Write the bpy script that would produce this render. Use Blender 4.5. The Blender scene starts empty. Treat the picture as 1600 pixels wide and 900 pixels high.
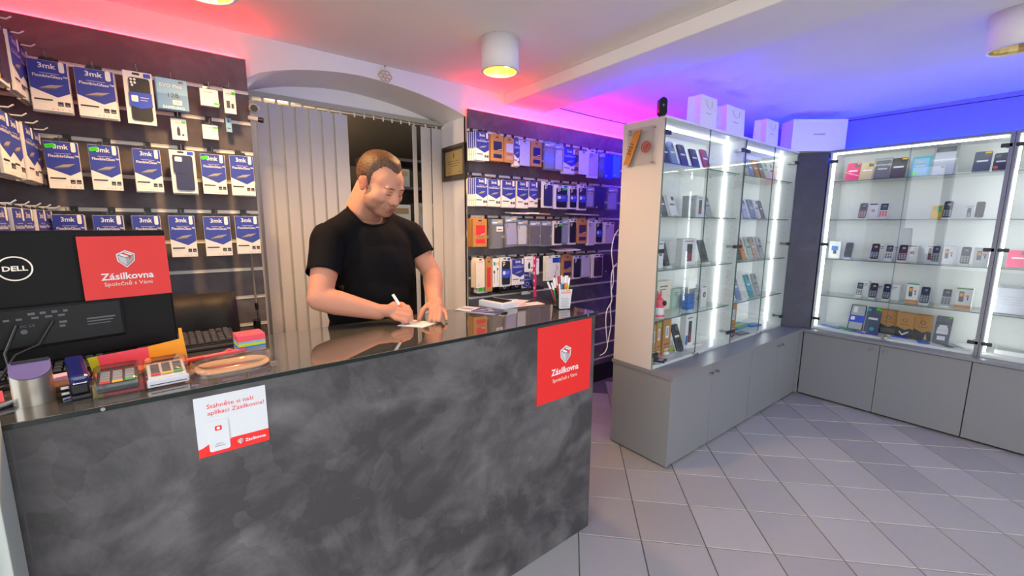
import bpy, bmesh, math, random
from math import sin, cos, pi, radians
from mathutils import Matrix, Vector, noise

# ------------------------------------------------------------------ camera
SC = bpy.context.scene
COL = SC.collection
cam_data = bpy.data.cameras.new('camera')
cam_data.sensor_width = 36.0
cam_data.lens = 656.075 / 1600 * 36.0
cam_data.clip_start = 0.02
cam = bpy.data.objects.new('camera', cam_data)
COL.objects.link(cam)
_r = Vector((0.7961486, -0.6050767, 0.0054366))
_d = Vector((-0.0864906, -0.1226859, -0.9886696))
_f = Vector((0.5988879, 0.7866577, -0.1500097))
cam.matrix_world = Matrix(((_r.x, -_d.x, -_f.x, 0.0), (_r.y, -_d.y, -_f.y, 0.0), (_r.z, -_d.z, -_f.z, 1.45), (0, 0, 0, 1)))
SC.camera = cam

# ------------------------------------------------------------------ daylight and exposure
world = bpy.data.worlds.new('daylight')
SC.world = world
world.use_nodes = True
wbg = world.node_tree.nodes['Background']
wbg.inputs[0].default_value = (0.95, 0.98, 1.0, 1)
wbg.inputs[1].default_value = 4.0
SC.view_settings.view_transform = 'Standard'
SC.view_settings.look = 'None'
SC.view_settings.gamma = 1
SC.view_settings.use_curve_mapping = False
SC.view_settings.exposure = 0.0
RED_LED = 230.0
BLUE_LED = 250.0
WHITE_LED = 14.5
LAMP_W = 52.0
try:
    SC.cycles.transparent_max_bounces = 24
    SC.cycles.max_bounces = 10
    SC.cycles.use_denoising = True
    SC.cycles.caustics_reflective = False
    SC.cycles.caustics_refractive = False
    SC.cycles.sample_clamp_indirect = 6.0
except Exception:
    pass

# ------------------------------------------------------------------ materials
MATS = {}


def srgb(h):
    h = h.lstrip('#')
    v = [int(h[i:i + 2], 16) / 255 for i in (0, 2, 4)]
    return tuple(c / 12.92 if c <= 0.04045 else ((c + 0.055) / 1.055) ** 2.4 for c in v)


def pm(name, col, rough=0.5, metal=0.0, var=0.06, scale=30.0, bump=0.0, spec=0.5, coat=0.0, emit=None, estr=0.0):
    """Procedural principled material: colour varied by noise, optional fine bump."""
    if name in MATS:
        return MATS[name]
    m = bpy.data.materials.new(name)
    m.use_nodes = True
    nt = m.node_tree
    b = nt.nodes['Principled BSDF']
    c = srgb(col) if isinstance(col, str) else col
    tc = nt.nodes.new('ShaderNodeTexCoord')
    nz = nt.nodes.new('ShaderNodeTexNoise')
    nz.inputs['Scale'].default_value = scale
    nz.inputs['Detail'].default_value = 3
    nt.links.new(tc.outputs['Object'], nz.inputs['Vector'])
    mx = nt.nodes.new('ShaderNodeMix')
    mx.data_type = 'RGBA'
    mx.inputs['A'].default_value = (*[max(0, v * (1 - var)) for v in c], 1)
    mx.inputs['B'].default_value = (*[min(1, v * (1 + var)) for v in c], 1)
    nt.links.new(nz.outputs['Fac'], mx.inputs['Factor'])
    nt.links.new(mx.outputs['Result'], b.inputs['Base Color'])
    b.inputs['Roughness'].default_value = rough
    b.inputs['Metallic'].default_value = metal
    b.inputs['Specular IOR Level'].default_value = spec
    b.inputs['Coat Weight'].default_value = coat
    if emit:
        b.inputs['Emission Color'].default_value = (*emit, 1)
        b.inputs['Emission Strength'].default_value = estr
    if bump:
        bp = nt.nodes.new('ShaderNodeBump')
        bp.inputs['Strength'].default_value = bump
        bp.inputs['Distance'].default_value = 0.01
        nt.links.new(nz.outputs['Fac'], bp.inputs['Height'])
        nt.links.new(bp.outputs['Normal'], b.inputs['Normal'])
    MATS[name] = m
    return m


def plaster(name, dark, light, rough=0.55, scale=3.0, spec=0.4):
    """Trowelled decorative plaster: cloudy patches with streaks."""
    m = bpy.data.materials.new(name)
    m.use_nodes = True
    nt = m.node_tree
    b = nt.nodes['Principled BSDF']
    tc = nt.nodes.new('ShaderNodeTexCoord')
    n1 = nt.nodes.new('ShaderNodeTexNoise')
    n1.inputs['Scale'].default_value = scale
    n1.inputs['Detail'].default_value = 12
    n1.inputs['Roughness'].default_value = 0.68
    n1.inputs['Distortion'].default_value = 0.5
    mp = nt.nodes.new('ShaderNodeMapping')
    mp.inputs['Rotation'].default_value = (0.3, 0.9, 0.2)
    mp.inputs['Scale'].default_value = (1.0, 1.0, 1.35)
    n2 = nt.nodes.new('ShaderNodeTexNoise')
    n2.inputs['Scale'].default_value = scale * 2.2
    n2.noise_type = 'RIDGED_MULTIFRACTAL'
    n2.inputs['Lacunarity'].default_value = 2.3
    n2.inputs['Detail'].default_value = 9
    n2.inputs['Roughness'].default_value = 0.7
    n2.inputs['Distortion'].default_value = 0.9
    nt.links.new(tc.outputs['Object'], n1.inputs['Vector'])
    nt.links.new(tc.outputs['Object'], mp.inputs['Vector'])
    nt.links.new(mp.outputs['Vector'], n2.inputs['Vector'])
    ad = nt.nodes.new('ShaderNodeMath')
    ad.operation = 'MULTIPLY_ADD'
    ad.inputs[1].default_value = 0.72
    nt.links.new(n1.outputs['Fac'], ad.inputs[0])
    m2 = nt.nodes.new('ShaderNodeMath')
    m2.operation = 'MULTIPLY'
    m2.inputs[1].default_value = 0.22
    nt.links.new(n2.outputs['Fac'], m2.inputs[0])
    nt.links.new(m2.outputs[0], ad.inputs[2])
    # overlapping trowel patches with crisp, wandering edges
    nw = nt.nodes.new('ShaderNodeTexNoise')
    nw.inputs['Scale'].default_value = scale * 1.6
    nw.inputs['Detail'].default_value = 7
    nt.links.new(tc.outputs['Object'], nw.inputs['Vector'])
    wv = nt.nodes.new('ShaderNodeVectorMath')
    wv.operation = 'MULTIPLY_ADD'
    wv.inputs[1].default_value = (0.42, 0.42, 0.42)
    nt.links.new(nw.outputs['Color'], wv.inputs[0])
    nt.links.new(tc.outputs['Object'], wv.inputs[2])
    vo = nt.nodes.new('ShaderNodeTexVoronoi')
    vo.inputs['Scale'].default_value = scale * 3.4
    nt.links.new(wv.outputs['Vector'], vo.inputs['Vector'])
    sx = nt.nodes.new('ShaderNodeSeparateColor')
    nt.links.new(vo.outputs['Color'], sx.inputs['Color'])
    a2 = nt.nodes.new('ShaderNodeMath')
    a2.operation = 'MULTIPLY_ADD'
    a2.inputs[1].default_value = 0.06
    nt.links.new(sx.outputs[0], a2.inputs[0])
    nt.links.new(ad.outputs[0], a2.inputs[2])
    ad = a2
    cr = nt.nodes.new('ShaderNodeValToRGB')
    cr.color_ramp.elements[0].position = 0.34
    cr.color_ramp.elements[0].color = (*srgb(dark), 1)
    cr.color_ramp.elements[1].position = 0.64
    cr.color_ramp.elements[1].color = (*srgb(light), 1)
    nt.links.new(ad.outputs[0], cr.inputs['Fac'])
    nt.links.new(cr.outputs['Color'], b.inputs['Base Color'])
    b.inputs['Roughness'].default_value = rough
    b.inputs['Specular IOR Level'].default_value = spec
    bp = nt.nodes.new('ShaderNodeBump')
    bp.inputs['Strength'].default_value = 0.12
    bp.inputs['Distance'].default_value = 0.01
    nt.links.new(ad.outputs[0], bp.inputs['Height'])
    nt.links.new(bp.outputs['Normal'], b.inputs['Normal'])
    MATS[name] = m
    return m


def glassy(name, tint, ior=1.5, rough=0.0, haze=0.0, boost=0.0):
    """Thin sheet glass or clear plastic: fresnel mix of see-through and mirror, a little haze."""
    m = bpy.data.materials.new(name)
    m.use_nodes = True
    nt = m.node_tree
    nt.nodes.remove(nt.nodes['Principled BSDF'])
    out = nt.nodes['Material Output']
    tr = nt.nodes.new('ShaderNodeBsdfTransparent')
    nz = nt.nodes.new('ShaderNodeTexNoise')
    nz.inputs['Scale'].default_value = 14
    mx = nt.nodes.new('ShaderNodeMix')
    mx.data_type = 'RGBA'
    c = srgb(tint)
    mx.inputs['A'].default_value = (*[v * 0.98 for v in c], 1)
    mx.inputs['B'].default_value = (*c, 1)
    nt.links.new(nz.outputs['Fac'], mx.inputs['Factor'])
    nt.links.new(mx.outputs['Result'], tr.inputs['Color'])
    gl = nt.nodes.new('ShaderNodeBsdfGlossy')
    gl.inputs['Roughness'].default_value = rough
    # Schlick reflectance, the same from both sides of the thin sheet
    ge = nt.nodes.new('ShaderNodeNewGeometry')
    dt = nt.nodes.new('ShaderNodeVectorMath')
    dt.operation = 'DOT_PRODUCT'
    nt.links.new(ge.outputs['Normal'], dt.inputs[0])
    nt.links.new(ge.outputs['Incoming'], dt.inputs[1])
    ab = nt.nodes.new('ShaderNodeMath')
    ab.operation = 'ABSOLUTE'
    nt.links.new(dt.outputs['Value'], ab.inputs[0])
    om = nt.nodes.new('ShaderNodeMath')
    om.operation = 'SUBTRACT'
    om.inputs[0].default_value = 1.0
    nt.links.new(ab.outputs[0], om.inputs[1])
    pw = nt.nodes.new('ShaderNodeMath')
    pw.operation = 'POWER'
    pw.inputs[1].default_value = 5.0
    nt.links.new(om.outputs[0], pw.inputs[0])
    r0 = ((ior - 1) / (ior + 1)) ** 2
    fr = nt.nodes.new('ShaderNodeMath')
    fr.operation = 'MULTIPLY_ADD'
    fr.inputs[1].default_value = 1 - r0
    fr.inputs[2].default_value = r0
    nt.links.new(pw.outputs[0], fr.inputs[0])
    ad = nt.nodes.new('ShaderNodeMath')
    ad.operation = 'ADD'
    ad.use_clamp = True
    ad.inputs[1].default_value = boost
    nt.links.new(fr.outputs[0], ad.inputs[0])
    ms = nt.nodes.new('ShaderNodeMixShader')
    base = tr
    if haze:
        df = nt.nodes.new('ShaderNodeBsdfDiffuse')
        df.inputs['Color'].default_value = (0.85, 0.86, 0.9, 1)
        mh = nt.nodes.new('ShaderNodeMixShader')
        mh.inputs[0].default_value = haze
        nt.links.new(tr.outputs[0], mh.inputs[1])
        nt.links.new(df.outputs[0], mh.inputs[2])
        base = mh
    nt.links.new(ad.outputs[0], ms.inputs[0])
    nt.links.new(base.outputs[0], ms.inputs[1])
    nt.links.new(gl.outputs[0], ms.inputs[2])
    nt.links.new(ms.outputs[0], out.inputs['Surface'])
    MATS[name] = m
    return m


def glow(name, col, strength):
    """Luminous LED diffuser or lamp reflector."""
    m = bpy.data.materials.new(name)
    m.use_nodes = True
    nt = m.node_tree
    nt.nodes.remove(nt.nodes['Principled BSDF'])
    e = nt.nodes.new('ShaderNodeEmission')
    e.inputs[0].default_value = (*col, 1)
    e.inputs[1].default_value = strength
    nt.links.new(e.outputs[0], nt.nodes['Material Output'].inputs['Surface'])
    MATS[name] = m
    return m


PAL = dict(white='#e8e6ea', paper='#e9eaec', cream='#eadfcf', lilac='#b9b6e2', blue='#2a3aa0', royal='#2448c8', navy='#252b55',
           ink='#1d2036', black='#16161b', grey='#5b5d62', char='#3a3b40', slate='#46516a', silver='#a9adb2', steel='#7f93b8',
           rose='#a8324a', red='#d8241f', kraft='#b98448', gold='#cdb98a', pink='#e0326c', teal='#3fa6b8', mint='#b9d2c4',
           azure='#2e6fc4', orange='#e08a2c', skin='#c79a7c', brown='#6b4a36', yellow='#e2b71e', violet='#4a3f8c', plum='#3c2c48',
           green='#3fd424', tagyellow='#f0b818', tagorange='#ef6a35', redblack='#7c2430', slab='#9d9492', darkink='#2c2a30',
           sky='#7fb2d6', skylow='#5f8fc0', amber='#f2a81c', coral='#ef5566', lime='#c3d21c', clearband='#d9dde4', leaf='#2fa043',
           label='#d9d9dc', spotteal='#27a9c0')


def C(key):
    return pm('coloured_' + key, PAL[key], 0.42 if key not in ('kraft', 'cream') else 0.75, 0, 0.05, 40)


# ------------------------------------------------------------------ mesh builder
class MB:
    def __init__(self):
        self.v, self.f, self.mi, self.mats, self.sm = [], [], [], [], []
        self.M = Matrix.Identity(4)

    def slot(self, mat):
        if mat not in self.mats:
            self.mats.append(mat)
        return self.mats.index(mat)

    def add(self, verts, faces, mat, smooth=False):
        o = len(self.v)
        self.v += [self.M @ Vector(p) for p in verts]
        s = self.slot(mat)
        for f in faces:
            self.f.append([o + i for i in f])
            self.mi.append(s)
            self.sm.append(smooth)
        return self

    def box(self, x0, x1, y0, y1, z0, z1, mat, ch=0.0):
        if ch <= 0:
            v = [(x0, y0, z0), (x1, y0, z0), (x1, y1, z0), (x0, y1, z0), (x0, y0, z1), (x1, y0, z1), (x1, y1, z1), (x0, y1, z1)]
            f = [(0, 3, 2, 1), (4, 5, 6, 7), (0, 1, 5, 4), (1, 2, 6, 5), (2, 3, 7, 6), (3, 0, 4, 7)]
            return self.add(v, f, mat)
        bm = bmesh.new()
        bmesh.ops.create_cube(bm, size=1)
        for q in bm.verts:
            q.co = Vector(((x0 + x1) / 2 + q.co.x * (x1 - x0), (y0 + y1) / 2 + q.co.y * (y1 - y0), (z0 + z1) / 2 + q.co.z * (z1 - z0)))
        bmesh.ops.bevel(bm, geom=bm.edges[:], offset=ch, segments=2, affect='EDGES', profile=0.6)
        self.bm(bm, mat)
        return self

    def bm(self, bm, mat, smooth=False):
        bm.verts.index_update()
        self.add([q.co.copy() for q in bm.verts], [[q.index for q in f.verts] for f in bm.faces], mat, smooth)
        bm.free()
        return self

    def prism(self, pts, y0, y1, mat, smooth=False):
        """Outline pts in (x, z), extruded from y0 to y1."""
        n = len(pts)
        a = sum(pts[i][0] * pts[(i + 1) % n][1] - pts[(i + 1) % n][0] * pts[i][1] for i in range(n))
        if a < 0:
            pts = pts[::-1]
        v = [(p[0], y0, p[1]) for p in pts] + [(p[0], y1, p[1]) for p in pts]
        f = [list(range(n)), list(range(2 * n - 1, n - 1, -1))]
        self.add(v, f, mat)
        self.add(v, [(i, n + i, n + (i + 1) % n, (i + 1) % n) for i in range(n)], mat, smooth)
        return self

    def flat(self, pts, y, mat):
        """A printed patch: polygon in (x, z) at depth y, facing -y."""
        n = len(pts)
        a = sum(pts[i][0] * pts[(i + 1) % n][1] - pts[(i + 1) % n][0] * pts[i][1] for i in range(n))
        if a < 0:
            pts = pts[::-1]
        return self.add([(p[0], y, p[1]) for p in pts], [list(range(n))], mat)

    def rect(self, x0, x1, z0, z1, y, mat):
        return self.flat([(x0, z0), (x1, z0), (x1, z1), (x0, z1)], y, mat)

    def rrect(self, x0, x1, z0, z1, y, mat, r=0.005, n=4):
        return self.flat(rounded(x0, x1, z0, z1, r, n), y, mat)

    def disc(self, cx, cz, r, y, mat, n=14, rz=None):
        rz = rz or r
        return self.flat([(cx + r * cos(2 * pi * i / n), cz + rz * sin(2 * pi * i / n)) for i in range(n)], y, mat)

    def cyl(self, p0, p1, r0, mat, r1=None, n=12, caps=True, smooth=True):
        p0, p1 = Vector(p0), Vector(p1)
        r1 = r0 if r1 is None else r1
        ax = (p1 - p0).normalized()
        u = ax.orthogonal().normalized()
        w = ax.cross(u)
        v = []
        for p, r in ((p0, r0), (p1, r1)):
            v += [p + (u * cos(2 * pi * i / n) + w * sin(2 * pi * i / n)) * r for i in range(n)]
        self.add(v, [(i, (i + 1) % n, n + (i + 1) % n, n + i) for i in range(n)], mat, smooth)
        if caps:
            self.add(v, [list(range(n - 1, -1, -1)), list(range(n, 2 * n))], mat)
        return self

    def tube(self, pts, r, mat, n=6, radii=None):
        pts = [Vector(p) for p in pts]
        rings = []
        u = None
        for i, p in enumerate(pts):
            t = (pts[min(i + 1, len(pts) - 1)] - pts[max(i - 1, 0)]).normalized()
            u = t.orthogonal().normalized() if u is None else (u - t * u.dot(t)).normalized()
            w = t.cross(u)
            rr = radii[i] if radii else r
            rings.append([p + (u * cos(2 * pi * k / n) + w * sin(2 * pi * k / n)) * rr for k in range(n)])
        v = [q for g in rings for q in g]
        f = [(i * n + k, i * n + (k + 1) % n, (i + 1) * n + (k + 1) % n, (i + 1) * n + k) for i in range(len(pts) - 1) for k in range(n)]
        self.add(v, f, mat, True)
        m = (len(pts) - 1) * n
        return self.add(v, [list(range(n - 1, -1, -1)), [m + k for k in range(n)]], mat)

    def lathe(self, prof, mat, cx=0, cy=0, n=24, smooth=True):
        v = []
        for r, z in prof:
            v += [(cx + r * cos(2 * pi * i / n), cy + r * sin(2 * pi * i / n), z) for i in range(n)]
        f = [(k * n + i, k * n + (i + 1) % n, (k + 1) * n + (i + 1) % n, (k + 1) * n + i) for k in range(len(prof) - 1) for i in range(n)]
        return self.add(v, f, mat, smooth)

    def ball(self, c, r, mat, sub=2):
        bm = bmesh.new()
        bmesh.ops.create_icosphere(bm, subdivisions=sub, radius=1)
        r = (r, r, r) if isinstance(r, (int, float)) else r
        for q in bm.verts:
            q.co = Vector((c[0] + q.co.x * r[0], c[1] + q.co.y * r[1], c[2] + q.co.z * r[2]))
        return self.bm(bm, mat, True)

    def text(self, s, x, z, size, y, mat, align='LEFT', bold=0.0, sx=1.0, shear=0.0):
        """Flat lettering on the -y face, baseline at z."""
        vs, fs = glyphs(s, align, bold)
        return self.add([(x + (p[0] + shear * p[1]) * size * sx, y, z + p[1] * size) for p in vs], fs, mat)

    def mesh(self, name):
        me = bpy.data.meshes.new(name)
        me.from_pydata([tuple(p) for p in self.v], [], self.f)
        for m in self.mats:
            me.materials.append(m)
        me.polygons.foreach_set('material_index', self.mi)
        me.polygons.foreach_set('use_smooth', self.sm)
        me.update()
        return me

    def build(self, name, parent=None, loc=None, rot=None):
        return link(name, self.mesh(name), parent, loc, rot)


def link(name, data, parent=None, loc=None, rot=None):
    o = bpy.data.objects.new(name, data)
    COL.objects.link(o)
    if parent:
        o.parent = parent
    if loc:
        o.location = loc
    if rot:
        o.rotation_euler = rot
    return o


def rounded(x0, x1, z0, z1, r, n=4):
    out = []
    for cx, cz, a0 in ((x1 - r, z1 - r, 0), (x0 + r, z1 - r, 90), (x0 + r, z0 + r, 180), (x1 - r, z0 + r, 270)):
        for i in range(n + 1):
            a = radians(a0 + 90 * i / n)
            out.append((cx + r * cos(a), cz + r * sin(a)))
    return out


_GL = {}


def glyphs(s, align='LEFT', bold=0.0):
    k = (s, align, bold)
    if k not in _GL:
        cu = bpy.data.curves.new('lettering', 'FONT')
        cu.body = s
        cu.align_x = align
        cu.resolution_u = 2
        cu.offset = bold
        ob = bpy.data.objects.new('lettering', cu)
        COL.objects.link(ob)
        dg = bpy.context.evaluated_depsgraph_get()
        me = bpy.data.meshes.new_from_object(ob.evaluated_get(dg))
        fs = []
        for p in me.polygons:
            fs.append(list(p.vertices) if p.normal.z > 0 else list(p.vertices)[::-1])
        _GL[k] = ([(q.co.x, q.co.y) for q in me.vertices], fs)
        bpy.data.objects.remove(ob)
        bpy.data.curves.remove(cu)
        bpy.data.meshes.remove(me)
    return _GL[k]


def tag(o, label, cat, group=None):
    o['label'] = label
    o['category'] = cat
    if group:
        o['group'] = group
    return o


def thing(name, label, cat, loc=(0, 0, 0), rz=0.0, group=None):
    o = link(name, None, None, loc, (0, 0, rz))
    o.empty_display_size = 0.05
    return tag(o, label, cat, group)


def struct(name, mb, parent=None):
    o = mb.build(name, parent)
    if not parent:
        o['kind'] = 'structure'
    return o


def copy_tree(o, parent=None):
    c = o.copy()
    COL.objects.link(c)
    if parent:
        c.parent = parent
    for ch in list(o.children):
        copy_tree(ch, c)
    return c


def ordinal(i):
    return ['first', 'second', 'third', 'fourth', 'fifth', 'sixth', 'seventh', 'eighth', 'ninth', 'tenth', 'eleventh', 'twelfth',
            'thirteenth', 'fourteenth', 'fifteenth', 'sixteenth', 'seventeenth', 'eighteenth', 'nineteenth', 'twentieth'][i]


WHITE_WALL = pm('white_wall_paint', '#eeecee', 0.8, 0, 0.02, 6)
CEIL = pm('ceiling_paint', '#efeeec', 0.85, 0, 0.02, 5)
GREYLAM = pm('grey_laminate', '#7a7b7e', 0.42, 0, 0.03, 60)
GREYTOP = pm('grey_worktop_laminate', '#77787e', 0.36, 0, 0.03, 60)
WHITELAM = pm('white_laminate', '#e2e3e3', 0.35, 0, 0.02, 40)
ALU = pm('brushed_aluminium', '#b9bbc0', 0.32, 0.85, 0.06, 80)
CHROME = pm('satin_chrome', '#c6c6c8', 0.18, 1.0, 0.03, 50)
RAILM = pm('slat_rail_aluminium', '#e4e0d8', 0.45, 0.0, 0.04, 60)
BLACKPL = pm('black_plastic', '#131317', 0.38, 0, 0.08, 60)
DARKPL = pm('dark_plastic', '#24242a', 0.45, 0, 0.08, 60)
SHADOWGAP = pm('dark_gap_board', '#1a1a1e', 0.7, 0, 0.05, 30)
COUNTERP = plaster('counter_plaster', '#3a383a', '#747173', 0.5, 2.6)
SLATP = plaster('slat_board_plaster', '#514d54', '#7d797d', 0.6, 2.4)
SLATLOW = plaster('corner_board_plaster', '#3a3a46', '#4d4d5a', 0.5, 2.6)
GLASS = glassy('sheet_glass', '#fbfdfc', 1.45)
SHELFG = glassy('shelf_glass', '#f6faf9', 1.45)
GLASSEDGE = pm('green_glass_edge', '#4d6f66', 0.2, 0, 0.05, 30)
CLEARPL = glassy('clear_plastic', '#f4f4f6', 1.45, 0.08, 0.03)
ACRYLIC = glassy('clear_acrylic', '#f6f6f6', 1.4, 0.02, 0.03)
TOPGLASS = pm('counter_glass_top', '#474542', 0.03, 0, 0.04, 20, spec=0.9, coat=0.6)
LEDW = glow('white_led', (0.95, 1.0, 0.98), WHITE_LED)
LEDR = glow('red_led', (1.0, 0.006, 0.010), RED_LED)
LEDB = glow('blue_led', (0.002, 0.010, 1.0), BLUE_LED)
CARDK = pm('tan_cardboard', '#b98448', 0.8, 0, 0.08, 50)

# ================================================================== structure
ZC = 2.357
YW = 2.53
XR = 4.53
XL = -0.62

# floor slab (grout) and tiles laid on the diagonal
mb = MB()
mb.box(XL - 0.1, XR + 0.1, -3.0, 4.3, -0.12, -0.003, pm('grout', '#5b5a5c', 0.85, 0, 0.1, 80))
floor = struct('floor', mb)
TILE = pm('floor_tile_glaze', '#9f9d9d', 0.36, 0, 0.10, 160, bump=0.05, spec=0.5)
TILE2 = pm('floor_tile_glaze_pale', '#a6a4a3', 0.36, 0, 0.10, 150, bump=0.05, spec=0.5)
TILE3 = pm('floor_tile_glaze_grey', '#999797', 0.36, 0, 0.10, 170, bump=0.05, spec=0.5)
TS = 0.2885
g = 0.0022
h_ = TS / 2 - g
tile_meshes = []
for tm in (TILE, TILE2, TILE3):
    q = MB()
    q.M = Matrix.Rotation(pi / 4, 4, 'Z')
    v = [(-h_, -h_, -0.003), (h_, -h_, -0.003), (h_, h_, -0.003), (-h_, h_, -0.003)]
    e = 0.0018
    v += [(-h_ + e, -h_ + e, 0), (h_ - e, -h_ + e, 0), (h_ - e, h_ - e, 0), (-h_ + e, h_ - e, 0)]
    q.add(v, [(4, 5, 6, 7), (0, 1, 5, 4), (1, 2, 6, 5), (2, 3, 7, 6), (3, 0, 4, 7)], tm)
    tile_meshes.append(q.mesh('tile'))
random.seed(4)
ntile = 0
rest = MB()
cand = []
for i in range(-16, 20):
    for j in range(-26, 14):
        s = 1.822 + (i + 0.5) * TS
        t = -0.366 + (j + 0.5) * TS
        x, y = (s - t) / 2 ** .5, (s + t) / 2 ** .5
        if x < XL + 0.1 or x > 4.35 or y < -1.6 or y > 2.45:
            continue
        cand.append(((x - 2.2) ** 2 + (y - 0.6) ** 2, x, y))
cand.sort()
for d, x, y in cand[:290]:
    link('tile', random.choice(tile_meshes), floor, (x, y, 0))
for d, x, y in cand[290:]:
    rest.M = Matrix.Translation((x, y, 0)) @ Matrix.Rotation(pi / 4, 4, 'Z')
    rest.add([(-h_, -h_, 0), (h_, -h_, 0), (h_, h_, 0), (-h_, h_, 0)], [(0, 1, 2, 3)], TILE)
if rest.v:
    o = rest.build('tile_field', floor)
    o['kind'] = 'stuff'

# ceiling and hanging beam
mb = MB()
mb.box(XL - 0.1, XR + 0.1, -3.0, YW + 0.1, ZC, ZC + 0.12, CEIL)
struct('ceiling', mb)
mb = MB()
mb.box(1.85, 2.22, -3.0, YW, ZC - 0.07, ZC, CEIL, 0.006)
struct('trim_1', mb)

# back wall with the arched doorway
ARCH = [(0.286, 2.150), (0.34, 2.186), (0.404, 2.209), (0.5, 2.235), (0.605, 2.254), (0.73, 2.270), (0.83, 2.275), (0.929, 2.273),
        (1.083, 2.259), (1.2, 2.243), (1.307, 2.222), (1.42, 2.196), (1.527, 2.160)]
XA, XB_ = ARCH[0][0], ARCH[-1][0]
YB = 2.88
mb = MB()
mb.box(XL - 0.1, XA, YW, YW + 0.02, 0, ZC, WHITE_WALL)
mb.box(XB_, XR + 0.1, YW, YW + 0.02, 0, ZC, WHITE_WALL)
for (xa, za), (xb, zb) in zip(ARCH[:-1], ARCH[1:]):
    mb.add([(xa, YW, za), (xb, YW, zb), (xb, YW, ZC), (xa, YW, ZC)], [(0, 1, 2, 3)], WHITE_WALL)
    mb.add([(xa, YW, za), (xa, YB, za), (xb, YB, zb), (xb, YW, zb)], [(0, 1, 2, 3)], WHITE_WALL, True)
mb.add([(XB_, YW, 0), (XB_, YB, 0), (XB_, YB, ARCH[-1][1]), (XB_, YW, ARCH[-1][1])], [(0, 3, 2, 1)], WHITE_WALL)
mb.add([(XA, YW, 0), (XA, YB, 0), (XA, YB, ARCH[0][1]), (XA, YW, ARCH[0][1])], [(0, 1, 2, 3)], WHITE_WALL)
struct('wall_back', mb)
# white infill above the blind rail
mb = MB()
pts = [(XA, 2.165)] + ARCH + [(XB_, 2.150)]
mb.prism([(x, z) for x, z in ARCH] + [(XB_, 2.148), (XA, 2.148)], YB, YB + 0.03, WHITE_WALL)
struct('trim_2', mb)
# right wall, left wall
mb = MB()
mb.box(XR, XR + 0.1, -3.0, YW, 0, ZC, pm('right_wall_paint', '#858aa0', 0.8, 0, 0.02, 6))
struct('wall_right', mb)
mb = MB()
mb.box(XL - 0.1, XL, 1.6, YW, 0, ZC, WHITE_WALL)
struct('wall_left', mb)
# white door post standing before the counter's end
mb = MB()
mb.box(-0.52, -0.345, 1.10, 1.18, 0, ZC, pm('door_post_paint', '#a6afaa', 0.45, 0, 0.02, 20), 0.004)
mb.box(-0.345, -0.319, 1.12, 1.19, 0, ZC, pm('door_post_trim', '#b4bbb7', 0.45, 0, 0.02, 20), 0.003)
struct('trim_3', mb)
# unseen shop front, added to cut daylight on the upper walls, and pavement outside
LINT = pm('unseen_front_paint', '#b9b7b4', 0.8, 0, 0.03, 8)
mb = MB()
mb.box(XL - 0.1, XR + 0.1, -2.3, -2.15, 2.24, ZC, LINT)
mb.box(XL - 0.1, XR + 0.1, -2.3, -2.15, 0, 0.30, LINT)
for x in (XL - 0.1, 1.1, 2.9, XR):
    mb.box(x, x + 0.1, -2.3, -2.15, 0.3, 2.24, LINT)
struct('wall_front_unseen', mb)
mb = MB()
mb.box(XL - 0.1, XL, -2.15, 1.10, 2.24, ZC, LINT)
mb.box(XL - 0.1, XL, -0.2, -0.1, 0, 2.24, LINT)
struct('wall_left_front_unseen', mb)  # unseen side lintel and post, added to hold the daylight low
mb = MB()
mb.box(-14, 16, -16, -2.3, -0.16, -0.12, pm('unseen_pavement_stone', '#a19d96', 0.85, 0, 0.1, 3))
mb.box(-14, XL - 0.1, -2.3, 8, -0.16, -0.12, MATS['unseen_pavement_stone'])
struct('unseen_pavement', mb)  # unseen ground added to dim light rising to ceiling and wall tops
# dark back room seen past the blinds
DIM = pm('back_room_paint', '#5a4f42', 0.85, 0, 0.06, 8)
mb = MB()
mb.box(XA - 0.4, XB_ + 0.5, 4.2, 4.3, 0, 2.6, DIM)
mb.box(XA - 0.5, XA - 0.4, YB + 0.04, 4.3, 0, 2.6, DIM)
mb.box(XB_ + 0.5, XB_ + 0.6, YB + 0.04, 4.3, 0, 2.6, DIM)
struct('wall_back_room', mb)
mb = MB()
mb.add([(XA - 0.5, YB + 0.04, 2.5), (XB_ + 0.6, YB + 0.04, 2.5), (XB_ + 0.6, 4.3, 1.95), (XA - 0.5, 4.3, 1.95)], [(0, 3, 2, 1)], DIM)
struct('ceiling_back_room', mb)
mb = MB()
mb.box(XB_ - 0.045, XB_, YB + 0.005, YB + 0.06, 0, 2.15, pm('brown_door_frame', '#6e5634', 0.5, 0, 0.1, 20), 0.003)
mb.box(XA, XA + 0.045, YB + 0.005, YB + 0.06, 0, 2.15, MATS['brown_door_frame'], 0.003)
struct('trim_4', mb)

# the back room's own dim ceiling bulb
ld = bpy.data.lights.new('back_room_bulb', 'POINT')
ld.energy = 18
ld.color = (1.0, 0.78, 0.52)
ld.shadow_soft_size = 0.06
lo = bpy.data.objects.new('back_room_bulb', ld)
COL.objects.link(lo)
lo.location = (0.55, 3.35, 2.05)
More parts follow.
